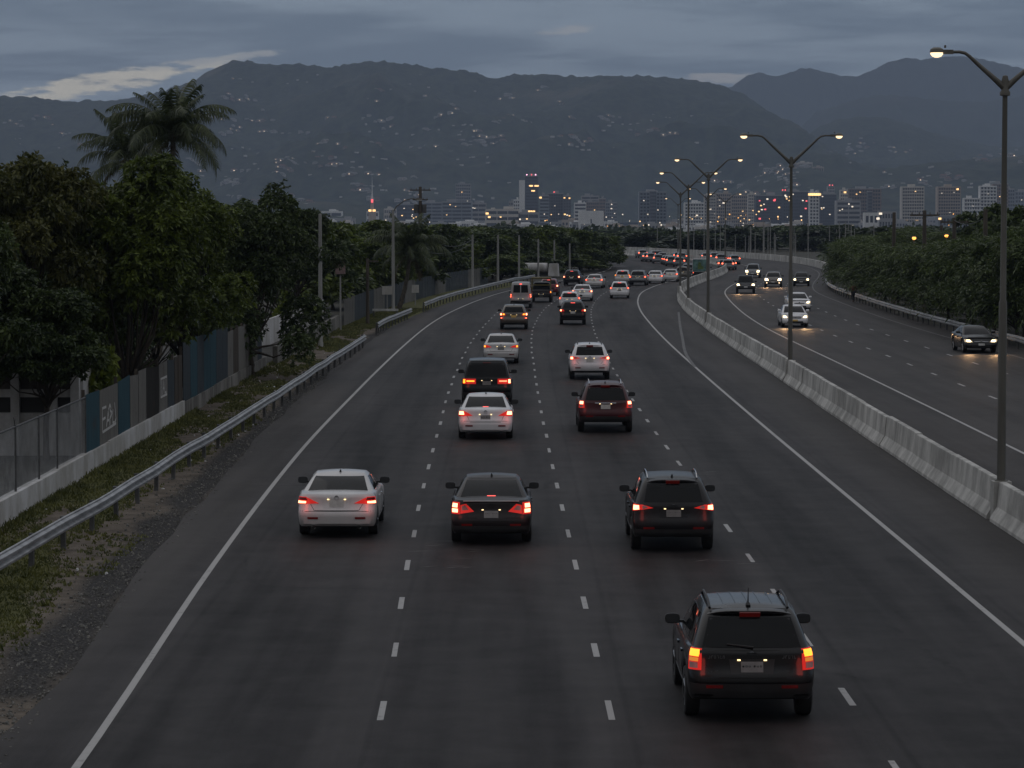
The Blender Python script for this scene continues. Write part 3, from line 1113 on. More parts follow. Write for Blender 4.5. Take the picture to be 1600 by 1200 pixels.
# low boughs that hide the yard
for key, px, Y, yt, W, tx in (('almond', 385, 136, 420, 4.2, 'low dark shrub under the dense overhanging tree'), ('olive', 290, 112, 450, 3.4, 'low leafy shrub behind the blue zinc sheets'),
                              ('dense', 130, 108, 470, 4.6, 'low dark shrub behind the low white building'), ('almond', 30, 104, 470, 4.8, 'low dark shrub at far left behind the white building'), ('dense', 225, 104, 440, 3.8, 'low dark shrub behind the trunk of the bright green tree')):
    tree(key, min(xat(px, Y), -12.4 - W * 0.5), Y, zat(yt, Y), W, tx, 'shrubs behind the near fence', None, 'shrub', 'shrub')

# the lime-green bush behind the fence
make_tree_kind('bush', 71, 2.0, 2.0, 9, 0.4, 420, 7, 0.30, 0.12, M['leaf_bright'], 0.03)
tree('bush', xat(150, 90), 90.0, 3.3, 1.7, 'lime-green young bush beside the low white building', 'shrubs behind the near fence', 0.5, 'shrub', 'shrub')
tree('bush', xat(462, 178), 178, 3.3, 2.6, 'pale green bush above the white panel wall', 'shrubs behind the near fence', 1.5, 'shrub', 'shrub')

# left tree belt along the highway
BELT = 'trees along the left side of the highway'
belt_raw = [('mid', 545, 215, 345, 7.5), ('mid2', 510, 195, 352, 6), ('mid', 590, 235, 372, 7), ('mid2', 560, 255, 352, 8), ('mid', 700, 270, 346, 9), ('mid2', 735, 300, 352, 8), ('mid', 660, 250, 368, 7),
        ('mid', 760, 310, 378, 8), ('mid2', 790, 335, 362, 9), ('mid', 815, 345, 368, 8), ('mid2', 845, 360, 358, 9), ('mid', 870, 372, 356, 8), ('mid2', 895, 385, 353, 9), ('mid', 920, 395, 356, 9),
        ('mid2', 945, 400, 362, 9), ('mid', 965, 408, 366, 8), ('mid2', 980, 420, 374, 7), ('mid', 830, 330, 398, 7), ('mid2', 880, 355, 398, 8), ('mid', 930, 385, 402, 8), ('mid2', 960, 395, 408, 6), ('mid2', 620, 270, 380, 9),
        ('mid', 520, 230, 400, 7), ('mid2', 480, 205, 345, 8), ('mid', 440, 190, 340, 8)]
word = ['light', 'dark']
belt = sorted(belt_raw, key=lambda b: b[1])
for i, (key, px, Y, yt, W) in enumerate(belt):
    tone = 'mid-green' if key == 'mid' else 'dark green'
    lab = '%s tree from the left along the left roadside belt, %s in tone' % (ordinal(i + 1), tone)
    X = min(xat(px, Y), FENCEX(min(Y, 312)) - W * 0.5) if Y < 312 else xat(px, Y) - 3.5
    tree(key, X, Y, max(2.5, zat(yt, Y)), W, lab, BELT)
# trees further left behind the belt
for i in range(9):
    Y = 300 + 14 * i
    tree('mid2' if i % 2 else 'mid', xat(500 + i * 30, Y), Y, zat(352 + RND.uniform(-4, 10), Y), 11, '%s tree from the left in the row standing behind the left roadside belt' % ordinal(i + 1), 'trees behind the left roadside belt')

# right-hand bushes
RB = 'feathery trees behind the right guard rail'
k = 0
row_n = [0, 0]
for Y, yt, dxr in ((150, 345, 3.6), (158, 355, 6.5), (166, 352, 3.0), (176, 362, 3.4), (185, 368, 3.0), (186, 340, 8.5), (196, 372, 3.2), (207, 378, 3.0), (208, 352, 8.0), (219, 380, 3.1), (231, 382, 3.2), (232, 362, 8), (244, 382, 3.2),
                   (258, 380, 3.4), (258, 362, 8), (272, 378, 3.6), (287, 374, 3.6), (290, 358, 8), (303, 372, 3.6), (320, 370, 4), (338, 368, 4), (340, 354, 9), (358, 368, 4.2), (380, 370, 5)):
    key = ('feather', 'feather2')[k % 2]
    deep = dxr > 5
    row_n[deep] += 1
    tree(key, XH(Y) + dxr, Y, max(3.0, zat(yt, Y)), 7.2 if not deep else 8.0, '%s feathery tree from the right in the %s row behind the right guard rail' % (ordinal(row_n[deep]), 'second' if deep else 'front'), RB)
    k += 1
for px, Y, yt, W, tx in ((1588, 200, 322, 7.5, 'tallest dark broadleaf tree at the right picture edge'), (1545, 230, 334, 8, 'dark broadleaf tree behind the nearest lamp post, left of the tallest one'), (1590, 170, 345, 6, 'lower dark broadleaf tree in front of the tallest one at the right edge')):
    tree('mid2', xat(px, Y), Y, zat(yt, Y), W, tx, 'broadleaf trees at the right picture edge')

# the far belt beyond the bend
FB = 'low trees beyond the far bend'
for i in range(60):
    Y = RND.uniform(610, 900)
    px = 940 + 370 * (i + RND.random()) / 60
    yt = 362 + RND.uniform(-5, 10) - (6 if px > 1130 else 0)
    tree('far' if i % 2 else 'far2', xat(px, Y), Y, max(3.0, zat(yt, Y) - gz(Y)), RND.uniform(9, 15), 'low dark tree in the belt beyond the far bend', FB, z=gz(Y))
for i in range(36):
    Y = RND.uniform(640, 1300)
    px = 380 + 640 * (i + RND.random()) / 36
    yt = 356 + RND.uniform(-5, 8) + (6 if px > 780 else 0)
    tree('far' if i % 2 else 'far2', xat(px, Y), Y, max(3.0, zat(yt, Y) - gz(Y)), RND.uniform(12, 20), 'low dark tree on the plain behind the left roadside trees', 'low trees on the plain left of the bend', z=gz(Y))
for i in range(20):
    Y = RND.uniform(430, 900)
    px = 1270 + 340 * (i + RND.random()) / 20
    yt = 362 + RND.uniform(-10, 4)
    tree('far' if i % 2 else 'far2', xat(px, Y), Y, max(3.0, zat(yt, Y) - gz(Y)), RND.uniform(10, 16), 'low dark tree behind the right-hand feathery trees', 'low trees behind the right-hand feathery trees', z=gz(Y))


# ------------------------------------------------------------------ palms
def frond_mesh(seed, L, droop, mat, base=0.95):
    rng = np.random.RandomState(seed)
    n = 46
    t = np.linspace(0, 1, n)
    ang = base - droop * t ** 1.35
    dxs = np.cumsum(np.cos(ang)) * L / n
    dzs = np.cumsum(np.sin(ang)) * L / n
    spine = np.stack([dxs, 0.03 * np.sin(t * 3 + seed), dzs], 1)
    V, Fq = [], []
    for i in range(n - 1):
        r = 0.035 * (1 - 0.85 * t[i]); r2 = 0.035 * (1 - 0.85 * t[i + 1])
        b = len(V)
        V += [spine[i] + (0, -r, 0), spine[i] + (0, r, 0), spine[i + 1] + (0, r2, 0), spine[i + 1] + (0, -r2, 0)]
        Fq.append((b, b + 1, b + 2, b + 3))
    for i in range(4, n):
        l = L * 0.21 * math.sin(math.pi * min(0.97, 0.12 + 0.86 * t[i])) ** 0.7 + 0.10
        tang = np.array([math.cos(ang[i]), 0, math.sin(ang[i])])
        for sg in (-1, 1):
            d = tang * rng.uniform(.35, .6) + np.array([0, sg, 0]) * 0.9 + np.array([0, 0, -0.45 + rng.uniform(-.25, .2)])
            d /= np.linalg.norm(d)
            mid = spine[i] + d * l * 0.5
            tip = spine[i] + d * l * 0.9 + np.array([0, 0, -l * rng.uniform(.35, .6)])
            wv = tang * 0.034
            b = len(V)
            V += [spine[i] - wv, spine[i] + wv, mid + wv * 0.9, mid - wv * 0.9, tip]
            Fq.append((b, b + 1, b + 2, b + 3))
            Fq.append((b + 3, b + 2, b + 4, b + 4))
    # last quads collapse to triangles: give them a fourth corner a hair away
    V = [tuple(v) for v in V]
    out = []
    for f in Fq:
        if f[2] == f[3]:
            V.append((V[f[2]][0] + 0.004, V[f[2]][1], V[f[2]][2]))
            out.append((f[0], f[1], f[2], len(V) - 1))
        else:
            out.append(f)
    return np_mesh('frond', V, out, mat)


FROND = {'a': frond_mesh(1, 3.9, 1.55, M['frond'], 1.0), 'b': frond_mesh(2, 4.0, 1.9, M['frond'], 0.62), 'c': frond_mesh(3, 3.7, 1.7, M['frond'], 0.1), 'd': frond_mesh(4, 3.3, 0.85, M['frond'], 1.32), 'e': frond_mesh(5, 3.2, 1.4, M['frond_dry'], -0.5)}


def palm(px, py, Y, label, seed, n=24, s=1.0):
    rng = random.Random(seed)
    H = zat(py, Y)
    g = empty('palm_tree', (xat(px, Y), Y, -0.05), 0, label, 'palm', 'coconut palms')
    mb = MB()
    pts, rs = [], []
    for i in range(15):
        t = i / 14
        pts.append((-0.9 * (1 - t) ** 2 * s, 0.2 * (1 - t), H * t)); rs.append((0.20 - 0.08 * t) * (1.06 if i % 2 else 0.97) * s)
    mb.tube(pts, rs, 9)
    mb.build('trunk', M['palmbark'], g, smooth=50)
    keys = ['d', 'd', 'd', 'd', 'a', 'a', 'a', 'a', 'a', 'b', 'b', 'b', 'b', 'c', 'c', 'c', 'e']
    for i in range(n):
        k = keys[min(len(keys) - 1, int(i / n * len(keys)))]
        o = link(bpy.data.objects.new('frond', FROND[k]), g)
        o.location = (0, 0, H - 0.1 - 0.25 * i / n)
        tilt = rng.uniform(-.14, .14)
        o.rotation_euler = (rng.uniform(-.25, .25), tilt, i * 2.399 + rng.uniform(-.3, .3))
        q = s * rng.uniform(0.85, 1.12)
        o.scale = (q, q, q)
    cn = MB()
    for i in range(6):
        a = i * 1.05
        cn.lathe([(0, -.14), (.09, -.08), (.115, 0), (.09, .09), (0, .14)], (0.22 * math.cos(a), 0.22 * math.sin(a), H - 0.32 - 0.06 * (i % 2)), n=8)
    cn.build('coconut', M['frond_dry'], g, smooth=60)['kind'] = 'stuff'
    return g


palm(272, 205, 150, 'tallest coconut palm, its fronds spread against the hills', 2, 34, 1.0)
palm(198, 243, 156, 'coconut palm leaning just left of the tallest one', 9, 26, 0.9)
palm(640, 388, 228, 'dark shaggy palm beside the pale lamp pole on the left verge', 4, 34, 1.0)
# ------------------------------------------------------------------ hills
def px_ridge(pts, Yr):
    t = [xat(p[0], Yr) for p in pts]
    z = [zat(p[1], Yr) for p in pts]
    return lambda X: float(np.interp(X, t, z))


HILLS = []


def hill(name, pts, y0, yr, y1, x0, x1, mat, spur, label, seed, nx=300, ny=70, bumps=2.0, shape=1.25):
    t = np.array([xat(p[0], yr) for p in pts]); zz = np.array([zat(p[1], yr) for p in pts])
    X = np.linspace(x0, x1, nx)
    Yv = np.concatenate([np.linspace(y0, yr, ny), np.linspace(yr, y1, 14)[1:]])

    def height(x, y):
        r = float(np.interp(x, t, zz))
        if y <= yr:
            q = max(0.0, (y - y0) / (yr - y0))
            base = q ** shape
            env = 4 * q * (1 - q)
        else:
            base = 1 - 0.55 * (y - yr) / (y1 - yr); env = 0
        n = mnoise.ridged_multi_fractal((x * spur[0], y * spur[1], seed), 1.0, 2.0, 4, 1.0, 2.0)
        h = r * base + r * 0.30 * env * (n - 1.1)
        return h

    V = []
    for y in Yv:
        for x in X:
            h = height(x, y)
            if bumps and y > y0 + (yr - y0) * 0.25:
                h += bumps * (mnoise.noise((x * 0.045, y * 0.03, seed + 3)) + 1.0 * abs(mnoise.noise((x * 0.11, y * 0.02, seed + 9))))
            V.append((x, y, h - 1.0 if y == y0 else h))
    nr = len(Yv)
    Fq = [(i * nx + j, i * nx + j + 1, (i + 1) * nx + j + 1, (i + 1) * nx + j) for i in range(nr - 1) for j in range(nx - 1)]
    o = link(bpy.data.objects.new(name, np_mesh(name, V, Fq, mat, smooth=True)))
    tag(o, kind='structure')
    HILLS.append((height, y0, y1, x0, x1))
    return o


M['hill'] = hill_mat('wooded_hill', (0.012, 0.018, 0.012), (0.055, 0.066, 0.040), (0.13, 0.115, 0.085), 0.0042)
M['hill_far'] = hill_mat('far_wooded_hill', (0.022, 0.030, 0.022), (0.045, 0.054, 0.038), (0.06, 0.06, 0.048), 0.003)
hill('hill', [(-300, 180), (0, 152), (60, 155), (120, 160), (190, 159), (250, 146), (300, 131), (330, 114), (350, 103), (372, 98), (400, 99), (430, 103), (470, 103), (500, 105), (520, 108), (545, 103), (565, 100), (600, 97), (640, 103), (665, 107), (700, 109),
              (735, 114), (755, 121), (775, 125), (790, 121), (830, 118), (880, 121), (910, 123), (945, 120), (975, 121), (1000, 120), (1040, 124), (1075, 127), (1100, 130), (1135, 138), (1160, 150), (1190, 170), (1220, 190), (1250, 208), (1280, 226), (1320, 262), (1380, 300), (1450, 330), (1700, 339)],
     4700, 7000, 8600, -1900, 1250, M['hill'], (0.0016, 0.0011), '', 1.3, 520, 90, 6.0)
hill('mountain', [(1000, 200), (1100, 150), (1143, 136), (1165, 120), (1185, 115), (1205, 121), (1225, 118), (1245, 110), (1262, 108), (1285, 114), (1310, 120), (1335, 121), (1360, 112), (1385, 99), (1410, 93), (1440, 95), (1480, 90), (1520, 92), (1560, 101), (1600, 110), (1700, 120), (1850, 170)],
     8900, 11200, 11950, 400, 2900, M['hill_far'], (0.0011, 0.0008), '', 4.1, 260, 60, 6.0)
hill('hill', [(1150, 300), (1240, 210), (1275, 176), (1310, 165), (1345, 154), (1380, 150), (1420, 153), (1470, 158), (1520, 161), (1560, 158), (1600, 150), (1750, 140), (1900, 200)],
     7700, 9300, 9900, 500, 2400, M['hill_far'], (0.0014, 0.001), '', 7.7, 220, 50, 5.0)
hill('hill', [(1120, 338), (1200, 260), (1240, 226), (1280, 197), (1310, 187), (1340, 184), (1380, 185), (1415, 194), (1445, 206), (1480, 216), (1520, 224), (1570, 232), (1620, 228), (1800, 250)],
     5800, 7600, 8100, 450, 1900, M['hill'], (0.0018, 0.0013), '', 12.2, 220, 50, 4.0)
hill('foothill', [(1040, 338), (1100, 318), (1160, 285), (1210, 262), (1250, 256), (1290, 262), (1340, 268), (1400, 262), (1460, 254), (1520, 250), (1600, 244), (1800, 250)],
     4300, 5300, 5900, 280, 1300, M['hill'], (0.003, 0.002), '', 17.9, 200, 44, 3.0)
hill('foothill', [(-200, 320), (200, 322), (420, 318), (480, 312), (540, 318), (600, 326), (680, 334), (760, 338)],
     3700, 4500, 5000, -1200, -20, M['hill'], (0.003, 0.002), '', 23.4, 150, 36, 3.0)


def hit_hill(px, py):
    Y = 3800.0
    while Y < 11500:
        X, z = xat(px, Y), zat(py, Y)
        for (h, y0, y1, x0, x1) in HILLS:
            if y0 <= Y <= y1 and x0 <= X <= x1:
                hh = h(X, Y)
                if hh >= z:
                    return X, Y, hh
        Y += 25
    return None


# ------------------------------------------------------------------ hillside houses
M['house_white'] = surf('pale_house_wall', (0.40, 0.39, 0.38), 0.8, var=0.15, scale=0.2)
M['house_tan'] = surf('tan_house_wall', (0.26, 0.22, 0.19), 0.8, var=0.15, scale=0.2)
M['roof_red'] = surf('red_house_roof', (0.16, 0.075, 0.055), 0.8, var=0.2, scale=0.3)
M['roof_grey'] = surf('grey_house_roof', (0.20, 0.20, 0.20), 0.8, var=0.2, scale=0.3)
M['winlit'] = lamp('lit_window', (1.0, 0.76, 0.52), 2.2, (0.5, 0.4, 0.3))
M['windark'] = surf('dark_window', (0.03, 0.035, 0.04), 0.3)
HOUSE = []
for wall, roof, lit in (('house_white', 'roof_grey', 0), ('house_white', 'roof_red', 1), ('house_tan', 'roof_red', 0), ('house_white', 'roof_grey', 2), ('house_tan', 'roof_grey', 1)):
    mb = MB()
    mb.box((0, 0, 1.0), (11, 7, 8.0), mi=0)
    mb.box((6.5, 1.0, 0.0), (5, 6, 6.0), mi=0)
    mb.face([(-6, -4, 5.0), (6, -4, 5.0), (4, 0, 7.2), (-4, 0, 7.2)], 1); mb.face([(6, 4, 5.0), (-6, 4, 5.0), (-4, 0, 7.2), (4, 0, 7.2)], 1)
    mb.face([(6, -4, 5.0), (6, 4, 5.0), (4, 0, 7.2)], 1); mb.face([(-6, 4, 5.0), (-6, -4, 5.0), (-4, 0, 7.2)], 1)
    mb.box((6.5, 1.0, 3.1), (5.8, 6.8, 0.4), mi=1)
    for i, x in enumerate((-3.6, 0, 3.4)):
        mb.box((x, -3.5, 2.6), (1.7, 0.12, 1.5), mi=3 if (lit and i == lit) else 2)
    HOUSE.append(mb.mesh('house', [M[wall], M[roof], M['windark'], M['winlit']]))
HG = 'small houses scattered over the hillsides'
HT = ['small pale grey-roofed house on the hillside above the city', 'small pale red-roofed house with a lit window on the hillside', 'small tan red-roofed house on the hillside above the city',
      'small pale grey-roofed house with a lit window on the hillside', 'small tan grey-roofed house with a lit window on the hillside']
zones = [((330, 190, 800, 245), 62), ((330, 245, 690, 322), 84), ((0, 188, 130, 215), 14), ((150, 205, 340, 260), 10), ((340, 122, 440, 190), 11), ((560, 140, 800, 190), 18), ((770, 125, 900, 165), 10), ((880, 185, 1060, 235), 24),
         ((1010, 200, 1090, 225), 6), ((1180, 262, 1290, 318), 34), ((1100, 272, 1180, 312), 10), ((1300, 225, 1400, 250), 16), ((1380, 265, 1520, 300), 14), ((1470, 230, 1600, 268), 12), ((690, 215, 830, 238), 12), ((20, 228, 330, 300), 8)]
nh = 0
for (x0, y0, x1, y1), n in zones:
    # houses gather in small rows along the contour roads
    k = 0
    while k < n:
        cx, cy = RND.uniform(x0, x1), RND.uniform(y0, y1)
        for q in range(RND.randint(1, 4)):
            if k >= n: break
            k += 1
            p = hit_hill(cx + q * RND.uniform(5, 13) - 8, cy + RND.uniform(-2.5, 2.5))
            if p is None: continue
            i = RND.choice((0, 0, 0, 0, 1, 2, 2, 3, 4, 4))
            o = link(bpy.data.objects.new('house', HOUSE[i]))
            if mnoise.noise((cx * 0.016, cy * 0.045, 4.0)) < -0.25: pass
            tag(o, HT[i], 'house', HG + {0: ', pale with grey roofs', 1: ', pale with red roofs', 2: ', tan with red roofs', 3: ', pale with grey roofs and a lit window', 4: ', tan with grey roofs'}[i])
            o.location = p
            s = RND.uniform(0.45, 0.95)
            o.scale = (s * RND.uniform(.8, 1.5), s, s)
            o.rotation_euler = (0, 0, RND.uniform(-0.7, 0.7))
            nh += 1
# smaller, farther houses past the first three hundred, too small to tell apart
V, Fq, mi_ = [], [], []
zw = [((330, 190, 800, 322), 330), ((0, 188, 330, 300), 60), ((340, 118, 900, 190), 60), ((800, 170, 1090, 240), 70), ((1100, 262, 1300, 330), 90), ((1290, 222, 1600, 300), 80)]
for (x0, y0, x1, y1), n in zw:
    for _ in range(n):
        cx, cy = RND.uniform(x0, x1), RND.uniform(y0, y1)
        if mnoise.noise((cx * 0.016, cy * 0.045, 4.0)) < 0.12 + 0.1 * RND.random() - (0.1 if cy > 250 else 0): continue
        p = hit_hill(cx, cy)
        if p is None: continue
        a, b_, c_ = RND.uniform(1.8, 4.6), RND.uniform(2, 4), RND.uniform(1.2, 2.6)
        i0 = len(V)
        V += [(p[0] + i * a, p[1] + j * b_, p[2] + k) for k in (-1.5, c_) for i, j in ((-1, -1), (1, -1), (1, 1), (-1, 1))]
        Fq += [tuple(i0 + q for q in f) for f in ((4, 5, 6, 7), (0, 1, 5, 4), (1, 2, 6, 5), (2, 3, 7, 6), (3, 0, 4, 7))]
        mi_ += [RND.choice((1, 2, 2))] + [0] * 4
tag(link(bpy.data.objects.new('hillside_village', np_mesh('hillside_village', V, Fq, [M['house_white'], M['roof_red'], M['roof_grey']], midx=mi_))), kind='stuff')
# ------------------------------------------------------------------ city buildings
def bmat(name, c):
    if name not in M:
        M[name] = surf(name, c, 0.8, var=0.18, scale=0.05, streak=True)
    return M[name]


BM = {'white': bmat('white_facade', (0.78, 0.78, 0.77)), 'cream': bmat('cream_facade', (0.62, 0.58, 0.53)), 'grey': bmat('grey_facade', (0.36, 0.36, 0.37)), 'dark': bmat('dark_facade', (0.12, 0.125, 0.14)),
      'blue': bmat('blue_grey_facade', (0.25, 0.28, 0.32)), 'brown': bmat('brown_facade', (0.26, 0.21, 0.185)), 'tan': bmat('tan_facade', (0.46, 0.39, 0.33)), 'glass': bmat('glass_facade', (0.085, 0.095, 0.12))}
M['citywin'] = surf('city_window', (0.06, 0.065, 0.075), 0.2, var=0.3, scale=0.1)
M['citylit'] = lamp('lit_city_window', (1.0, 0.60, 0.24), 2.0, (0.4, 0.3, 0.2))
M['citycool'] = lamp('cool_lit_window', (1.0, 0.85, 0.66), 1.3, (0.4, 0.4, 0.4))
M['beacon'] = lamp('red_beacon', (1.0, 0.12, 0.14), 1.8)
M['pinkbeacon'] = lamp('pink_beacon', (1.0, 0.45, 0.62), 3.0)


def building(x0, x1, ytop, Y, mat, floors, bays, label, lit=(), group='city blocks below the hills', style='grid', roof=None, depth=None, beacons=(), crown=False, name='building'):
    """a block that shows between x0 and x1 with its roof at ytop, standing at distance Y"""
    cx = xat((x0 + x1) / 2, Y)
    Wd = (x1 - x0) / FPX * Y
    H = zat(ytop, Y) - gz(Y)
    D = depth or max(12, Wd * 0.7)
    g = empty(name, (cx, Y, gz(Y)), 0, label, 'building', group)
    mb = MB(); mb.box((0, D / 2, H / 2), (Wd, D, H)); mb.build('wall', BM[mat], g)
    mb = MB()
    mb.box((0, D / 2, H + 0.5), (Wd * 0.98, D * 0.98, 1.0))
    if roof is not False:
        mb.box((Wd * RND.uniform(-.2, .2), D / 2, H + 2.2), (Wd * 0.3, D * 0.4, 2.6))
        mb.box((Wd * RND.uniform(-.35, .35), D / 2, H + 1.6), (Wd * 0.12, D * 0.2, 1.4))
    mb.build('roof', BM['grey'] if mat in ('dark', 'glass', 'blue', 'brown') else BM[mat], g)
    wm = MB()
    fh = H / floors
    bw = Wd * 0.94 / max(1, bays)
    cells = []
    for f in range(floors):
        z = fh * (f + 0.55)
        if style == 'band':
            for q in range(max(1, bays // 4) if bays > 0 else 0):
                bq = Wd * 0.94 / max(1, bays // 4)
                wm.box((-Wd * .47 + bq * (q + .5), -0.03, z), (bq * 0.93, 0.10, fh * 0.5))
        else:
            for b in range(bays):
                wm.box((-Wd * .47 + bw * (b + .5), -0.03, z), (bw * 0.62, 0.10, fh * 0.55))
    if wm.v:
        o = wm.build('window', M['citywin'], g); o['kind'] = 'stuff'
    if style == 'fin':
        fm = MB()
        for b in range(bays + 1):
            fm.box((-Wd * .47 + bw * b, -0.4, H / 2), (bw * 0.22, 0.8, H))
        fo = fm.build('fin', BM[mat], g); fo['kind'] = 'stuff'
    if style == 'slab':
        fm = MB()
        for f in range(floors + 1):
            fm.box((0, -0.6, fh * f + 0.01), (Wd * 1.0, 1.2, fh * 0.22))
        fo = fm.build('balcony_slab', BM[mat], g); fo['kind'] = 'stuff'
    for (u, v, c, s) in lit:                              # position across and up, colour, size in metres
        lm = MB(); lm.box((-Wd / 2 + Wd * u, -0.12, H * v), (s * 1.05, 0.16, s * 0.7))
        lm.build('lit_window', M[c], g)
    for (u, c) in beacons:
        lm = MB(); lm.lathe([(0, -1.0), (0.9, 0), (0, 1.0)], (-Wd / 2 + Wd * u, 1.0, H + 2.0), n=8); lm.build('beacon', M[c], g)
    if crown:
        lm = MB(); lm.box((0, -0.6, H - 2.0), (Wd * 1.25, 1.4, 3.2)); cr = lm.build('crown', BM[mat], g)
        for q in range(6):
            lm = MB(); lm.box((-Wd * .5 + Wd * q / 5, -1.45, H - 2.0), (3.4, 0.3, 2.2)); lm.build('glow_band', M['citylit'], cr)  # glowing plates give the crown its floodlit look
    return g


RL = lambda n, cs, s=2.0, v0=.1, v1=.95: [(RND.uniform(.08, .92), RND.uniform(v0, v1), RND.choice(cs), s * RND.uniform(.7, 1.2)) for _ in range(n)]
W_, C_ = 'citylit', 'citycool'
building(811, 820, 283, 3300, 'white', 16, 0, 'slender white slab tower standing against the dark lit tower', style='band', roof=False)
building(820, 841, 276, 3340, 'glass', 18, 6, 'dark tower with pink beacons on its roof and amber lit floors', [(.40, .83, W_, 2.4), (.52, .83, W_, 2.4), (.80, .83, W_, 2.6), (.95, .83, W_, 2.4), (.55, .74, W_, 2.2), (.68, .74, W_, 2.2), (.32, .37, W_, 2.4), (.50, .37, W_, 2.4), (.68, .37, W_, 2.4), (.62, .28, W_, 1.8), (.2, .1, C_, 1.8), (.85, .06, W_, 2.2)],
         style='band', beacons=((.15, 'pinkbeacon'), (.5, 'beacon'), (.8, 'pinkbeacon')))
building(802, 812, 313, 3250, 'white', 9, 3, 'low white block left of the slender slab tower')
building(795, 803, 316, 3350, 'grey', 8, 3, 'narrow grey block left of the low white block')
building(843, 858, 306, 3150, 'blue', 11, 5, 'blue-grey stepped block right of the pink-beaconed tower', [(.1, .95, W_, 2.6), (.5, .5, C_, 1.2)], style='band')
building(856, 880, 303, 3200, 'dark', 13, 6, 'dark blue block with a red-topped roof house', RL(4, [C_], 1.3), beacons=((.4, 'beacon'),), style='fin')
building(880, 892, 307, 3180, 'dark', 12, 3, 'narrow dark block with two lights near the top', [(.15, .96, W_, 1.8), (.8, .95, W_, 1.8), (.2, .5, W_, 2), (.5, .48, C_, 1.6), (.8, .46, W_, 1.6), (.45, .08, W_, 3.2)])
building(897, 916, 318, 3350, 'white', 8, 6, 'pale broad block behind the windowless white hall', style='band')
building(908, 936, 307, 3500, 'grey', 10, 8, 'grey block with a mast behind the brown building', style='band')
building(916, 936, 316, 3300, 'brown', 9, 6, 'brown block with reddish windows', RL(4, [W_], 1.2))
building(936, 946, 311, 3400, 'brown', 10, 4, 'dark brown block right of the reddish one')
building(946, 964, 317, 3300, 'blue', 9, 6, 'low blue-grey block left of the open city gap', RL(3, [W_, C_], 1.3))
building(904, 943, 331, 2700, 'white', 3, 0, 'windowless white hall with a dark slit in its front', style='band', roof=False)
mb = MB(); mb.box((0, -0.1, 6.0), (1.2, 0.3, 4.0)); _h = mb.build('slit', M['citywin'], bpy.data.objects[[o.name for o in bpy.data.objects if o.get('label', '').startswith('windowless')][0]]); _h.location = (0, 0, 7.0)
building(998, 1042, 301, 3100, 'blue', 12, 8, 'broad dark office block with pale floor bands and a central shaft', RL(3, [C_], 1.2), style='slab')
building(1015, 1025, 299, 3080, 'dark', 12, 1, 'dark vertical shaft at the middle of the broad office block', style='band', roof=False)
building(1069, 1100, 318, 2900, 'white', 9, 7, 'white stepped apartment block behind the fourth lamp post', RL(3, [W_, C_], 1.4), style='slab')
building(1100, 1118, 305, 3300, 'cream', 12, 6, 'cream apartment tower behind the third lamp post', RL(4, [C_], 1.3), style='slab')
building(1118, 1142, 303, 3500, 'tan', 11, 7, 'tan apartment tower with roof lights left of the second lamp post', RL(6, [W_, C_], 1.4) + [(.5, .75, C_, 2.6)], style='slab')
building(1142, 1168, 306, 3600, 'tan', 10, 8, 'tan terraced block left of the dark lit office', RL(6, [W_, C_], 1.3), style='slab')
building(1168, 1182, 304, 3300, 'cream', 12, 5, 'cream block adjoining the dark office with red lights', RL(2, [W_], 1.3))
building(1180, 1222, 306, 3050, 'glass', 12, 12, 'dark glass office speckled with amber and red lights, left of the second lamp post', RL(13, [W_, W_, C_, 'beacon'], 1.9), style='grid')
building(1222, 1264, 300, 3100, 'glass', 12, 12, 'dark glass office under a red beacon, behind the second lamp post', RL(12, [W_, W_, C_, 'beacon'], 1.8), beacons=((.0, 'beacon'), (.1, 'beacon')))
building(1264, 1279, 301, 3000, 'white', 12, 3, 'white finned tower with an amber floodlit crown', style='fin', crown=True)
building(1280, 1306, 304, 3150, 'glass', 12, 8, 'dark block right of the floodlit white tower', RL(7, [W_, C_], 1.4))
building(1292, 1303, 292, 3700, 'grey', 14, 4, 'grey tower with a red light strip behind the floodlit white tower', beacons=((.3, 'beacon'), (.7, 'beacon')))
building(1312, 1324, 298, 3200, 'cream', 12, 4, 'cream tower with one bright lamp left of the brown office slab', [(.6, .96, W_, 2.6)])
building(1324, 1376, 296, 3250, 'brown', 12, 12, 'broad brown office slab with floor bands', RL(3, [W_], 1.3), style='slab')
building(1355, 1362, 300, 3200, 'dark', 12, 1, 'dark lift shaft on the face of the brown office slab', style='band', roof=False)
building(1306, 1344, 315, 2900, 'grey', 7, 9, 'low grey office in front of the brown slab', RL(6, [W_, C_], 1.5), style='band')
building(1408, 1443, 293, 3100, 'cream', 14, 9, 'tall pale apartment tower with a stepped roof, left one of the pair', RL(6, [W_, C_], 1.1), style='slab')
building(1464, 1500, 293, 3200, 'tan', 14, 9, 'tall tan apartment tower with one bright corner lamp, right one of the pair', [(.85, .96, W_, 2.6)] + RL(3, [C_], 1.1), style='slab')
building(1505, 1530, 311, 3000, 'white', 9, 6, 'lower white apartment block left of the stepped white tower', RL(2, [C_], 1.2), style='slab')
building(1530, 1556, 292, 3000, 'white', 14, 5, 'stepped white apartment tower just left of the nearest lamp post', RL(3, [C_], 1.2), style='slab')
building(1550, 1574, 288, 3100, 'brown', 14, 6, 'brown rear wing of the stepped white tower', RL(2, [W_], 1.2))
building(1566, 1584, 296, 3200, 'blue', 12, 5, 'blue-grey tower right of the nearest lamp post', RL(2, [C_], 1.2))
building(1584, 1612, 300, 3600, 'blue', 10, 6, 'hazy blue block at the right picture edge', RL(2, [C_], 1.2))
building(1350, 1372, 334, 2300, 'white', 2, 3, 'low white warehouse with two bright lamps', [(.95, .8, C_, 2.4)], roof=False)
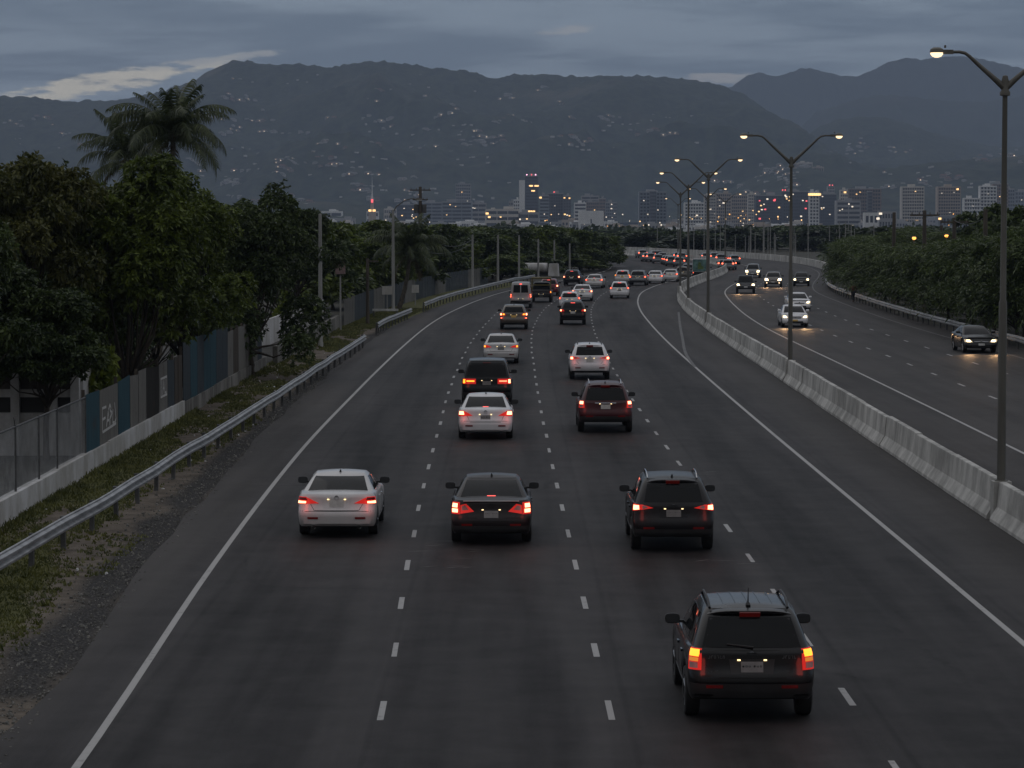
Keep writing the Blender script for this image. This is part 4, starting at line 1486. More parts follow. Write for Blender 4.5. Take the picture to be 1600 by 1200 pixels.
building(1372, 1400, 332, 2500, 'grey', 3, 6, 'low pale warehouse right of the white one', [(.1, .95, C_, 2.6)], roof=False)
building(1465, 1512, 338, 2100, 'blue', 2, 8, 'low shed with a pale blue roof right of the orange lamps', [(.05, .9, W_, 2.0)], roof=False)
building(620, 655, 320, 3500, 'glass', 7, 10, 'long dark office block behind the utility pole', RL(9, [W_, C_], 1.5), style='band')
building(655, 695, 317, 3600, 'blue', 8, 10, 'blue-grey office block right of the utility pole', RL(3, [C_], 1.2), style='band')
building(690, 738, 316, 3400, 'blue', 8, 12, 'wide blue-grey office slab above the left trees', RL(3, [W_], 1.2), style='band')
building(712, 736, 288, 4300, 'grey', 14, 8, 'hazy unfinished apartment frame on the slope behind the office slab', RL(4, [W_, C_], 1.4), style='slab')
building(735, 760, 318, 3500, 'grey', 6, 8, 'low grey block right of the office slab', RL(3, [C_], 1.2), style='band')
building(758, 812, 328, 2900, 'cream', 4, 14, 'long low cream building with bright lamps at its left end', [(.06, .85, W_, 2.8), (.12, .7, W_, 2.4), (.45, .7, W_, 1.6)], style='band')
building(810, 842, 333, 2900, 'grey', 3, 10, 'low grey podium under the slender slab tower', RL(3, [W_], 1.4), style='band')
building(573, 592, 331, 3600, 'white', 3, 6, 'pale low hall under the floodlit spire', style='band')
building(600, 620, 327, 3700, 'cream', 4, 6, 'low cream block right of the floodlit spire', RL(2, [C_], 1.2))
building(500, 535, 331, 3900, 'white', 3, 8, 'long pale hall left of the floodlit spire', RL(2, [W_], 1.6), style='band')
building(1233, 1244, 256, 5200, 'tan', 12, 4, 'apartment tower high on the foothill behind the second lamp post', RL(4, [W_, C_], 1.4), style='slab')
building(1246, 1268, 255, 5250, 'cream', 12, 7, 'pale terraced apartments on the foothill right of the second lamp post', RL(5, [W_, C_], 1.4), style='slab')
building(1268, 1286, 262, 5200, 'tan', 11, 6, 'tan terraced apartments stepping down the foothill', RL(5, [W_, C_], 1.4), style='slab')

# floodlit spire
Yt = 3550
g = empty('spire', (xat(582, Yt), Yt, 0), 0, 'slim spire floodlit orange at its foot and red at its waist', 'tower')
mb = MB(); mb.box((0, 0, zat(328, Yt) / 2 - 5), (9, 9, zat(328, Yt) + 10)); mb.build('base', BM['tan'], g)
zb_ = zat(328, Yt)
for q in (-2.6, 2.6):
    mb = MB(); mb.box((q, -4.6, zb_ - 0.8), (3.6, 0.4, 2.6)); mb.build('glow_band', M['citylit'], g)  # glowing bands stand in for floodlight falling on the foot
mb = MB(); mb.box((0, 0, (zb_ + zat(311, Yt)) / 2), (4.6, 4.6, zat(311, Yt) - zb_), taper=0.6); mb.build('shaft', BM['tan'], g)
mb = MB(); mb.box((0, -2.4, zat(314, Yt)), (2.6, 0.3, 4.0)); mb.build('red_light', M['beacon'], g)
mb = MB(); mb.lathe([(1.6, zat(311, Yt)), (0.6, zat(301, Yt)), (0.0, zat(272, Yt))], n=8); mb.build('needle', BM['white'], g)
# radio mast far up the slope
# low-rise rows filling the plain
low_n = 0
LOWT = {'white': 'low white flat-roofed city building between the office blocks', 'cream': 'low cream flat-roofed city building between the office blocks', 'grey': 'low grey flat-roofed city building between the office blocks', 'tan': 'low tan flat-roofed city building between the office blocks'}
lowm = {}
for k_ in LOWT:
    mb = MB(); mb.box((0, 0, 0.5), (1, 1, 1), mi=0); mb.box((.1, 0, 1.06), (.4, .5, .12), mi=0)
    for i in range(5):
        mb.box((-.4 + .2 * i, -.5, .68), (.12, .02, .2), mi=1)
        mb.box((-.4 + .2 * i, -.5, .28), (.12, .02, .2), mi=1)
    lowm[k_] = mb.mesh('building', [BM[k_], M['citywin']])
for i in range(190):
    px = 450 + 1150 * RND.random()
    Y = RND.uniform(1700, 4200)
    k_ = RND.choice(('white', 'white', 'cream', 'grey', 'grey', 'tan'))
    o = link(bpy.data.objects.new('building', lowm[k_]))
    tag(o, LOWT[k_], 'building', 'low %s city buildings' % k_)
    o.location = (xat(px, Y), Y, gz(Y))
    o.scale = (RND.uniform(8, 24), RND.uniform(10, 20), RND.uniform(4, 9) + max(0, (Y - 2000) / 2200 * 11))
# points of light over the plain
lens = MB(); lens.lathe([(0, -.55), (.55, 0), (0, .55)], n=8)
pole_m = MB(); pole_m.lathe([(0.12, 0), (0.08, 1), (0, 1)], n=5)
lens_me, pole_me = {c: lens.mesh('lens', M[c]) for c in ('citylit', 'citycool', 'lens_orange')}, pole_m.mesh('pole', M['post'])
for i in range(85):
    px = RND.choice((RND.uniform(480, 1600), RND.uniform(840, 1320)))
    Y = RND.uniform(1500, 3000)
    py = RND.uniform(334, 366)
    z = max(5.0, zat(py, Y) - gz(Y))
    c = RND.choice(('citylit', 'citylit', 'citycool', 'citycool', 'lens_orange'))
    g = empty('street_lamp', (xat(px, Y), Y, gz(Y)), 0, {'citylit': 'distant lit amber lamp among the city roofs', 'citycool': 'distant lit white lamp among the city roofs', 'lens_orange': 'distant lit deep orange lamp among the city roofs'}[c], 'street lamp', 'distant %s lamps of the city' % {'citylit': 'amber', 'citycool': 'white', 'lens_orange': 'deep orange'}[c])
    o = link(bpy.data.objects.new('pole', pole_me), g); o.scale = (1, 1, z)
    o = link(bpy.data.objects.new('lens', lens_me[c]), g); o.location = (0, 0, z); s = RND.uniform(.5, 1.15); o.scale = (s, s, s)
# wooded plain that closes the gaps between the city and the bend
rng = np.random.RandomState(77)
lob = []
for i in range(700):
    Y = rng.uniform(900, 2300); X = rng.uniform(-.19, .19) * Y
    if Y < 1500 and -0.02 * Y < X < 0.06 * Y: pass
    h = rng.uniform(3.0, 6.5); r = rng.uniform(6, 14)
    lob.append((X, Y, gz(Y) + h * .45, r, r, h * .55))
me = crown_mesh('far_wood', 91, lob, 42000, 3, 2.6, 1.6, M['leaf_far'], 0.2, 0.1)
tag(link(bpy.data.objects.new('far_wood', me)), kind='stuff')

# ------------------------------------------------------------------ haze
hm, ht = new_mat('haze')
hv = ht.n('ShaderNodeVolumePrincipled')
hv.inputs['Color'].default_value = (0.60, 0.74, 1.0, 1)
hv.inputs['Density'].default_value = 9.2e-5
hv.inputs['Anisotropy'].default_value = 0.0
ht.n('ShaderNodeOutputMaterial', Volume=hv)
mb = MB(); mb.box((0, 5950, 345), (7000, 12500, 711))
o = mb.build('haze', hm)
tag(o, kind='stuff')
# ------------------------------------------------------------------ twin-arm lamp posts on the median
def twin_lamp(Y, H, label, reach=1.16, rise=1.6):
    x = XD(Y)
    heading = -math.atan((XD(Y + 1) - XD(Y - 1)) / 2)
    g = empty('street_lamp', (x, Y, 0.95), heading, label, 'street lamp', 'twin-arm lamps on the median')
    h = H - 0.95
    mb = MB()
    mb.lathe([(0.16, 0), (0.16, 0.02), (0.105, 0.03), (0.10, h * 0.45), (0.078, h * 0.455), (0.06, h - 0.05), (0.06, h + 0.06), (0.0, h + 0.07)], n=12)
    mb.build('pole', M['pole'], g, smooth=40)
    cl = MB()
    cl.lathe([(0.07, h - 0.34), (0.125, h - 0.33), (0.125, h - 0.25), (0.09, h - 0.2), (0.10, h - 0.02), (0.06, h + 0.14), (0, h + 0.16)], n=10)
    cl.build('pole_collar', M['pole'], g, smooth=40)
    for s in (-1, 1):
        am = MB()
        pts = [(0, 0, h - 0.16), (s * 0.30, 0, h + 0.06), (s * 0.75, 0, h + 0.38), (s * 1.00, 0, h + 0.57), (s * 1.12, 0, h + 0.64), (s * 1.28, 0, h + 0.67), (s * 1.55, 0, h + 0.665)]
        pts = [(q[0] * reach, 0, h - 0.16 + (q[2] - h + 0.16) * rise) for q in pts]
        ez = h - 0.16 + 0.825 * rise; ex = 1.55 * reach
        am.tube(pts, [0.085, 0.065, 0.05, 0.042, 0.04, 0.038, 0.035], n=8)
        am.build('arm', M['pole'], g, smooth=50)
        lm = MB()
        lx = s * 1.70
        lm.lathe([(0.0, 0.1), (0.09, 0.11), (0.155, 0.07), (0.17, 0.0), (0.16, -0.015)], (s * (ex + .31), 0, ez), n=14)
        lm.box((s * (ex + .07), 0, ez + .005), (0.30, 0.13, 0.10))
        lm.lathe([(0.0, 0.17), (0.025, 0.165), (0.025, 0.1)], (s * (ex + .11), 0, ez), n=6)
        hd = lm.build('lamp_head', M['luminaire'], g, smooth=40)
        ln = MB()
        ln.lathe([(0.155, -0.005), (0.15, -0.05), (0.11, -0.10), (0.05, -0.125), (0.0, -0.13)], (s * (ex + .31), 0, ez), n=14)
        ln.build('lens', M['lens'], hd, smooth=60)
    return g


LAMPTXT = ['tallest and nearest twin-arm street lamp, its post rising from the barrier at the picture edge',
           'second twin-arm street lamp from the viewer, beside the white oncoming saloons',
           'third twin-arm street lamp from the viewer, clear of the others against the dark hill',
           'fourth twin-arm street lamp, standing just beyond the third on the curving barrier',
           'fifth twin-arm street lamp, at the crest where the barrier bends away',
           'small distant twin-arm lamp post past the crest of the barrier',
           'tiny twin-arm lamp post at the middle of the far bend',
           'farthest twin-arm lamp post, where the road swings out of sight']
for i, (Y, H) in enumerate(zip(POLE_Y, [10.55, 9.85, 10.1, 9.75, 9.5, 9.6, 9.6, 9.6])):
    twin_lamp(Y, H, LAMPTXT[i], 0.86 if i == 0 else 1.16, 1.05 if i == 0 else 1.5)


# ------------------------------------------------------------------ poles on the left side
def plain_pole(px, py_base, py_top, label, arm=False, r=0.12, mat='palepole', YY=None):
    x, Y, _ = at(px, py_base)
    if YY: x, Y = xat(px, YY), YY
    H = zat(py_top, Y)
    g = empty('lamp_pole', (x, Y, -0.05), 0, label, 'pole', 'poles along the left verge')
    mb = MB()
    mb.lathe([(r * 1.25, 0), (r * 1.2, 0.3), (r, 0.4), (r * 0.72, H), (0, H + 0.02)], n=10)
    mb.build('pole', M[mat], g, smooth=40)
    if arm:
        am = MB()
        am.tube([(0, 0, H - 0.2), (0.25, 0, H + 0.25), (0.9, 0, H + 0.72), (1.4, 0, H + 0.86), (1.75, 0, H + 0.84)], [0.06, 0.05, 0.045, 0.04, 0.04], n=6)
        am.build('arm', M['pole'], g, smooth=50)
        hd = MB()
        hd.box((2.0, 0, H + 0.84), (0.55, 0.2, 0.14), taper=0.7)
        h = hd.build('lamp_head', M['luminaire'], g)
        ln = MB()
        ln.box((2.05, 0, H + 0.745), (0.36, 0.16, 0.05))
        ln.build('lens', M['lens_off'], h)
    return g


plain_pole(501, 543, 333, 'pale bare pole rising from the low concrete wall by the dark tree', False, 0.125)
plain_pole(614.5, 487, 327, 'pale lamp pole with an unlit curved arm beside the gap in the guard rail', True, 0.13)
for px, pb, pt, tx in ((738.5, 285, 366, 'pale pole behind the guard rail, first past the dark palm'), (778, 302, 367, 'pale pole to the left of the white van'),
                       (811, 325, 367, 'thin pale pole rising behind the white van roof'), (841, 345, 373, 'thin pale pole above the yellow truck'),
                       (866, 362, 375, 'thin pale pole above the dark red car'), (890, 380, 380, 'short distant pole above the black car ahead in the left lane'),
                       (909, 397, 385, 'short distant pole above the grey saloon near the bend')):
    plain_pole(px, 0, pt, tx, False, 0.13, YY=pb)

# dark timber pole by the retaining wall
x, Y, _ = at(574.5, 507)
g = empty('utility_pole', (x, Y, 0), 0, 'thin dark timber pole standing by the end of the low concrete wall', 'pole')
mb = MB(); mb.lathe([(0.13, 0), (0.10, zat(404, Y)), (0, zat(404, Y))], n=8); mb.build('pole', M['wood'], g, smooth=40)
mb = MB(); mb.box((0.35, 0, zat(408, Y)), (0.8, 0.1, 0.1)); mb.build('crossarm', M['wood'], g)


# ------------------------------------------------------------------ utility poles with crossarms and wires
def utility_pole(px, ytop, Y, label, arms=2, gear=False, r=0.14, group='utility poles'):
    H = zat(ytop, Y)
    g = empty('utility_pole', (xat(px, Y), Y, -0.1), 0, label, 'utility pole', group)
    mb = MB(); mb.lathe([(r * 1.2, 0), (r, H * 0.6), (r * 0.8, H + 0.1), (0, H + 0.12)], n=8)
    mb.build('pole', M['wood'], g, smooth=40)
    for k in range(arms):
        cm = MB(); cm.box((0, -0.1, H - 0.25 - 1.0 * k), (2.2 if k == 0 else 1.6, 0.1, 0.12))
        c = cm.build('crossarm', M['wood'], g)
        for q in (-0.95, -0.4, 0.4, 0.95):
            im = MB(); im.lathe([(0.03, 0), (0.05, 0.08), (0.03, 0.16), (0, 0.18)], (q * (1 if k == 0 else 0.75), -0.1, H - 0.19 - k), n=6)
            im.build('insulator', M['luminaire'], c)
    if gear:
        for q in (-0.42, 0.42):
            tm = MB(); tm.lathe([(0, -0.45), (0.24, -0.45), (0.24, 0.45), (0, 0.5)], (q, -0.1, H - 2.2), n=10)
            tm.build('transformer', M['post'], g, smooth=40)
    return g, H


def wire(p0, p1, sag, label, r=0.025):
    pts = []
    for i in range(13):
        t = i / 12
        pts.append((p0[0] + (p1[0] - p0[0]) * t, p0[1] + (p1[1] - p0[1]) * t, p0[2] + (p1[2] - p0[2]) * t - sag * 4 * t * (1 - t)))
    mb = MB(); mb.tube(pts, r, 5)
    return tag(mb.build('cable', M['cable'], smooth=60), label, 'cable')


utility_pole(657, 292, 300, 'tall timber utility pole with crossarms and transformers above the left trees', 2, True, 0.2)
RP = []
for px, yt, Y, tx in ((1396, 332, 240, 'timber utility pole above the bushes, leftmost of the row on the right'),
                      (1443.5, 329, 215, 'timber utility pole left of the two orange lamps on the right'),
                      (1470, 352, 260, 'short timber pole between the two orange lamps'),
                      (1490, 340, 225, 'stout timber pole with a crossarm right of the orange lamps'),
                      (1538.5, 327, 190, 'timber utility pole just left of the nearest street lamp post')):
    RP.append((utility_pole(px, yt, Y, tx, 1 if px in (1490, 1443.5) else 0, False, 0.17), xat(px, Y), Y, zat(yt, Y)))
p = [(a[1], a[2], a[3]) for a in RP]
wire((p[0][0], p[0][1], p[0][2] - 3), (p[1][0], p[1][1], p[1][2] - 3), 0.7, 'sagging cable between the two leftmost right-hand utility poles')
wire((p[1][0], p[1][1], p[1][2] - 2.2), (p[3][0], p[3][1], p[3][2] - 2.4), 0.6, 'sagging cable passing over the orange lamps')
wire((p[3][0], p[3][1], p[3][2] - 3.2), (p[4][0], p[4][1], p[4][2] - 3.4), 1.0, 'lower sagging cable left of the nearest street lamp')
wire((p[4][0], p[4][1], p[4][2] - 2.4), (40.5, 165, p[4][2] - 2.6), 1.0, 'cable running out of the picture behind the nearest street lamp')
wire((p[3][0], p[3][1], p[3][2] - 0.2), (p[4][0], p[4][1], p[4][2] - 0.5), 0.4, 'upper cable between the stout pole and the next utility pole')
wire((p[4][0], p[4][1], p[4][2] - 3.2), (40.8, 165, p[4][2] - 3.8), 0.7, 'lowest cable running to the right picture edge')
wire(at(738, 385, zat(385, 290))[:2] + (zat(385, 290),) if False else (xat(690, 250), 250, zat(382, 250)), (xat(738, 300), 300, zat(374, 300)), 0.4, 'pale cable strung to the first pole past the dark palm')
wire((xat(660, 245), 245, zat(392, 245)), (xat(738, 300), 300, zat(379, 300)), 0.6, 'lower cable strung to the first pole past the dark palm')
# two sodium lamps on posts among the right-hand trees
for px, py, Y, tx in ((1427.5, 372, 232, 'lit orange lamp among the bushes, left one of the pair'), (1478, 368.5, 240, 'lit orange lamp among the bushes, right one of the pair')):
    z = zat(py, Y)
    g = empty('street_lamp', (xat(px, Y), Y, 0), 0, tx, 'street lamp', 'orange lamps among the right-hand trees')
    mb = MB(); mb.lathe([(0.09, 0), (0.06, z), (0, z)], (0, 0.12, 0), n=6); mb.build('pole', M['post'], g)
    mb = MB(); mb.lathe([(0.1, 0.17), (0.2, 0.12), (0.2, 0.1)], (0, 0, z), n=10); h = mb.build('lamp_head', M['luminaire'], g)
    mb = MB(); mb.lathe([(0, 0.12), (0.13, 0.09), (0.17, 0), (0.12, -0.1), (0, -0.14)], (0, 0, z), n=10); mb.build('lens', M['lens_orange'], h, smooth=60)

# thin posts crowding the far right shoulder
thin = MB(); thin.lathe([(0.09, 0), (0.06, 1.0), (0, 1.0)], n=6)
thin_me = thin.mesh('pole', M['palepole'], 40)
for k in range(34):
    Y = RND.uniform(395, 620)
    x = XH(Y) + RND.uniform(1.5, 9.0)
    h = RND.uniform(3.6, 7.0)
    o = tag(link(bpy.data.objects.new('post', thin_me)), 'thin pale post beyond the parapet of the far bend', 'post', 'thin posts along the far bend')
    o.location = (x, Y, 0); o.scale = (1, 1, h)

# ------------------------------------------------------------------ near fence: low wall, chain link, zinc sheets
def wall_run(name, pts, h, th, label, mat, seg=4.0, z0=-0.05):
    g = empty(name, (pts[0][0], pts[0][1], 0), 0, label, 'wall')
    off = Vector((0, 0, 0)) - Vector(g.location)
    for (a, b) in zip(pts[:-1], pts[1:]):
        A, B = Vector((a[0], a[1], 0)), Vector((b[0], b[1], 0))
        n = max(1, int((B - A).length / seg))
        d = (B - A) / n
        for i in range(n):
            p = A + d * (i + 0.5)
            mb = MB()
            hh = h + RND.uniform(-0.02, 0.02)
            mb.box((p.x, p.y, z0 + hh / 2), (th + RND.uniform(-.015, .015), d.length - 0.012, hh), -math.atan2(d.x, d.y))
            mb.build('wall_section', mat, g).location = off
    return g


wall_run('plinth_wall', [(-12.1, 40), (-12.0, 104.0)], 0.72, 0.22, 'low whitewashed wall under the chain link and zinc fence', M['whitewall'], 3.1)
wall_run('plinth_wall', [(-12.05, 104.4), (-12.0, 139)], 0.62, 0.20, 'low grey wall under the tall blue zinc fence', M['concrete'], 3.4)
wall_run('retaining_wall', [(-11.75, 142), (-11.35, 187)], 1.0, 0.25, 'low grey concrete wall at the foot of the pale bare pole', M['concrete'], 3.4)
gv = wall_run('boundary_wall', [(-12.9, 143), (-12.35, 187)], 1.35, 0.12, 'whitewashed panel wall with small holes standing behind the low concrete wall', M['whitewall'], 4.4, z0=0.62)
for q in ((-12.55, 177.0, 1.35), (-12.5, 180.2, 1.42), (-12.46, 182.6, 1.5)):
    mb = MB(); mb.box((q[0] + 0.08, q[1], q[2]), (0.05, 0.22, 0.3)); mb.build('hole', M['seam'], gv).location = -Vector(gv.location)

Z0, ZT = 0.66, 2.28


def FX(Y): return -12.06 + (Y - 60) * 0.0016


chain = empty('chain_link_fence', (FX(60), 60, Z0), 0, 'rusty chain link fence on steel posts above the near end of the low wall', 'fence')
off = -Vector(chain.location)
posts = [62.6, 66.0, 69.3, 72.7, 75.6, 80.6]
for Y in posts:
    mb = MB(); mb.tube([(FX(Y), Y, Z0 - 0.1), (FX(Y), Y, ZT)], 0.032, 8)
    mb.build('post', M['post'], chain, smooth=50).location = off
mb = MB(); mb.tube([(FX(Y), Y, ZT - 0.04) for Y in posts], 0.024, 7); mb.build('top_rail', M['post'], chain, smooth=50).location = off
for (a, b) in zip(posts[:-1], posts[1:]):
    V, Fq = [], []
    hgt = ZT - 0.06 - Z0
    w_ = b - a
    step = 0.085
    r = 0.0017
    k = -int(hgt / step) - 1
    while k * step < w_:
        for dgn in (1, -1):
            y0, z0, y1, z1 = k * step, 0.0, k * step + hgt, hgt
            lo, hi = max(0, -y0), min(hgt, w_ - y0)
            if hi - lo < 0.02:
                continue
            p0, p1 = (y0 + lo, lo), (y0 + hi, hi)
            if dgn < 0:
                p0, p1 = (w_ - p0[0], p0[1]), (w_ - p1[0], p1[1])
            bi = len(V)
            for (yy, zz) in (p0, p1):
                V += [(FX(a) - r, a + yy, Z0 + zz - r), (FX(a) + r, a + yy, Z0 + zz - r), (FX(a), a + yy, Z0 + zz + r)]
            Fq += [(bi, bi + 1, bi + 4, bi + 3), (bi + 1, bi + 2, bi + 5, bi + 4), (bi + 2, bi, bi + 3, bi + 5)]
        k += 1
    o = tag(link(bpy.data.objects.new('wire_mesh', np_mesh('wire_mesh', V, Fq, M['steel'])), chain), kind='stuff')
    o.location = off
for dy_ in (-0.25, 0.25):
    mb = MB(); mb.tube([(FX(69.3), 69.3, ZT), (FX(69.3), 69.3 + dy_ * 0.6, ZT + 0.2)], 0.014, 5); mb.build('barb_arm', M['post'], chain).location = off

ZC = {'blue': zinc_mat('blue_zinc', (0.022, 0.066, 0.092), (0.042, 0.105, 0.135)), 'grey': zinc_mat('grey_zinc', (0.15, 0.147, 0.14), (0.22, 0.215, 0.20)),
      'brown': zinc_mat('brown_zinc', (0.060, 0.050, 0.042), (0.095, 0.082, 0.070)), 'dark': zinc_mat('dark_zinc', (0.018, 0.017, 0.015), (0.032, 0.030, 0.026)),
      'slate': zinc_mat('slate_zinc', (0.040, 0.055, 0.068), (0.065, 0.08, 0.092))}


def zinc_panel(parent, off, y0, y1, z0, z1a, z1b, mat, fx):
    """a corrugated sheet between y0 and y1, real waves"""
    rows = []
    n = max(6, int((y1 - y0) / 0.038))
    pts = []
    for i in range(n + 1):
        Y = y0 + (y1 - y0) * i / n
        dxw = 0.012 * math.cos(math.pi * i / 1.0) + 0.0
        t = i / n
        pts.append((fx(Y) + dxw, Y, z0, z1a + (z1b - z1a) * t))
    mb = MB()
    mb.grid([[(q[0], q[1], q[2]) for q in pts], [(q[0], q[1], (q[2] + q[3]) / 2) for q in pts], [(q[0], q[1], q[3]) for q in pts]])
    o = mb.build('zinc_sheet', mat, parent)
    o.location = off
    return o


def fence_post(parent, off, Y, z0, z1, fx):
    mb = MB(); mb.box((fx(Y) - 0.07, Y, (z0 + z1) / 2), (0.09, 0.09, z1 - z0)); mb.build('post', M['wood'], parent).location = off


zf = empty('zinc_fence', (FX(81), 81, Z0), 0, 'fence of blue, grey and brown zinc sheets on the whitewashed low wall', 'fence')
off = -Vector(zf.location)
panels = [('grey', 75.7, 80.5), ('blue', 80.7, 83.3), ('grey', 83.35, 87.2), ('blue', 87.25, 89.9), ('grey', 89.95, 91.9), ('grey', 91.95, 93.9), ('dark', 93.95, 97.2), ('grey', 97.25, 99.6), ('slate', 99.65, 101.6),
          ('brown', 101.65, 102.7), ('brown', 102.75, 103.9)]
gr = None
sheets = {}
for i, (c, a, b) in enumerate(panels):
    if i == 0:
        continue
    za, zb = 2.32 + RND.uniform(-.06, .06), 2.32 + RND.uniform(-.06, .06)
    sheets[i] = zinc_panel(zf, off, a, b, Z0 - 0.03, za, zb, ZC[c], FX)
    fence_post(zf, off, a, Z0 - 0.1, 2.45 if i % 2 else 2.3, FX)


def graffiti(sheet, strokes, y0, z0, sy, sz):
    mb = MB()
    for s in strokes:
        for (p, q) in zip(s[:-1], s[1:]):
            a = Vector((FX(y0) + 0.020, y0 + p[0] * sy, z0 + p[1] * sz)); b = Vector((FX(y0) + 0.020, y0 + q[0] * sy, z0 + q[1] * sz))
            d = b - a
            c = (a + b) / 2
            mb.box(c, (0.006 + 0.0013 * RND.random(), d.length + 0.04, 0.075), 0, math.atan2(d.z, d.y))
    o = mb.build('graffiti', M['graf'], sheet)
    return o


M['graf'] = paint_line_mat('white_spray_paint', (0.55, 0.54, 0.53), 0.42)
graffiti(sheets[2], [[(0.02, 0), (0.02, 1)], [(0.02, .98), (.28, .98)], [(.02, .5), (.22, .52)], [(.30, 0.12), (.42, .70), (.52, .12)], [(.34, .35), (.5, .35)], [(.56, .1), (.56, .75), (.70, .6), (.58, .4)],
                     [(.76, .7), (.74, .15), (.86, .12)], [(.88, .95), (.98, .25), (.9, .1)], [(.03, -.05), (.97, .04)], [(.45, .8), (.55, 1.0), (.62, .82)]], 83.75, 1.05, 3.0, 0.68)
graffiti(sheets[7], [[(0, 0), (0, 1), (1, 1), (1, 0), (0, 0)], [(.12, .12), (.12, .88)], [(.24, .12), (.24, .88)], [(.36, .12), (.48, .9), (.60, .12)], [(.42, .42), (.55, .42)], [(.7, .9), (.7, .14), (.9, .14)]], 97.6, 1.18, 1.75, 0.62)


def FX2(Y): return -12.0


zf2 = empty('zinc_fence', (FX2(104.4), 104.4, 0.5), 0, 'taller fence of slate-blue zinc sheets behind the dark tree, past the whitewashed wall', 'fence')
off = -Vector(zf2.location)
Y = 104.4
cols = ['slate', 'blue', 'slate', 'blue', 'blue', 'slate', 'slate', 'grey', 'brown', 'grey', 'grey', 'brown', 'grey', 'slate']
for i, c in enumerate(cols):
    b = Y + 2.35
    zinc_panel(zf2, off, Y, b - 0.04, 0.52, 2.75 - (0.25 if i > 6 else 0) + RND.uniform(-.05, .05), 2.75 - (0.25 if i > 6 else 0) + RND.uniform(-.05, .05), ZC[c], FX2)
    fence_post(zf2, off, Y, 0.4, 2.6, FX2)
    Y = b
# grey slat fence beside the far left verge
sf = empty('slat_fence', (FENCEX(190), 190, 0), 0, 'grey upright slat fence along the far left verge behind the guard rail', 'fence')
off = -Vector(sf.location)
slat = MB(); slat.box((0, 0, 0.95), (0.025, 0.23, 1.9)); slat_me = slat.mesh('slat', ZC['slate'])
slat2 = slat_me.copy(); slat2.materials[0] = ZC['grey']
Y = 190.0
while Y < 312:
    o = link(bpy.data.objects.new('slat', slat_me if int(Y / 9) % 3 else slat2), sf)
    o.location = Vector((FENCEX(Y) + RND.uniform(-.01, .01), Y, RND.uniform(-.05, .05))) + off
    o.rotation_euler = (RND.uniform(-.02, .02), 0, -math.atan(FENCEX(Y + 1) - FENCEX(Y)))
    Y += 0.45 if Y > 240 else 0.42
for z in (0.5, 1.5):
    mb = MB(); mb.tube([(FENCEX(190 + k * 6) - 0.05, 190 + k * 6, z) for k in range(21)], 0.03, 5); mb.build('fence_rail', M['post'], sf).location = off

# small signs and the white beam by the gap
for px, yb, yt, tx, wd in ((605, 487, 447, 'small white board on a post left of the pale lamp pole', 0.42), (649, 477, 445, 'small white board on a post right of the dark palm', 0.3)):
    x, Y, _ = at(px, yb)
    zt = zat(yt, Y)
    g = empty('sign_board', (x, Y, 0), 0, tx, 'sign')
    mb = MB(); mb.lathe([(0.05, 0), (0.05, zt)], n=6); mb.build('post', M['palepole'], g)
    mb = MB(); mb.box((0, -0.08, zt - 0.32), (wd * 2, 0.06, 0.65)); mb.build('board', M['whitewall'], g)
x, Y, _ = at(584, 496)
g = empty('barrier_arm', (x, Y, 0), 0, 'white horizontal beam across the gap at the foot of the pale lamp pole', 'barrier')
mb = MB(); mb.box((0.85, 0, 0.55), (1.9, 0.12, 0.16)); mb.build('beam', M['litter'], g)
for q in (0.0, 1.7):
    mb = MB(); mb.box((q, 0, 0.22), (0.1, 0.1, 0.5)); mb.build('post', M['post'], g)
x, Y, _ = at(530, 500)
Y = 184; x = xat(532, Y)
g = empty('box_sign', (x, Y, 0), 0, 'faded red and pink box sign on a tall thin post among the left trees', 'sign')
mb = MB(); mb.lathe([(0.06, 0), (0.05, zat(430, Y))], n=6); mb.build('post', M['palepole'], g)
M['signred'] = surf('faded_red_sign', (0.10, 0.035, 0.03), 0.7, var=0.4, scale=3)
M['signpink'] = surf('faded_pink_sign', (0.22, 0.15, 0.145), 0.7, var=0.3, scale=3)
zb, zt = zat(428, Y), zat(405, Y)
mb = MB(); mb.box((0, 0, zb + 0.27), (0.62, 0.4, 0.54)); mb.build('lower_panel', M['signpink'], g)
mb = MB(); mb.box((0, 0.01, zb + 0.76), (0.58, 0.38, 0.42)); mb.build('upper_panel', M['signred'], g)
mb = MB(); mb.box((-0.02, 0, zt + 0.02), (0.80, 0.5, 0.07)); mb.build('cap', M['signpink'], g)

# ------------------------------------------------------------------ low white building behind the fence
hb = empty('low_building', (-16.2, 83, 0), 0, 'low white building with dark shutters half hidden by the big left tree', 'building')
off = -Vector(hb.location)


def hbx(name, c, s, mat, parent=None, **k):
    mb = MB(); mb.box(c, s, **k); o = mb.build(name, mat, parent or hb)
    if parent is None: o.location = off
    return o


hbx('wall', (-16.0, 88.0, 0.65), (5.4, 0.2, 1.32), M['whitewall'])
hbx('wall', (-16.0, 90.6, 1.45), (5.4, 0.16, 2.9), M['concrete'])
hbx('wall', (-13.28, 89.3, 1.42), (0.16, 2.4, 2.84), M['whitewall'])
for xx in (-16.5, -15.26, -14.1, -13.42):
    hbx('pillar', (xx, 87.95, 1.42), (0.26, 0.3, 2.84), M['whitewall'])
for a, b in ((-16.36, -15.4), (-15.12, -14.24), (-13.96, -13.56)):
    hbx('shutter', ((a + b) / 2, 88.02, 1.56), (b - a, 0.06, 0.46), M['trim'])
    hbx('lintel', ((a + b) / 2, 88.0, 1.91), (b - a, 0.16, 0.24), M['whitewall'])
    hbx('awning_board', ((a + b) / 2, 88.05, 2.4), (b - a, 0.06, 0.72), ZC['brown'])
hbx('roof', (-16.0, 89.3, 2.9), (5.9, 3.4, 0.12), M['concrete'])
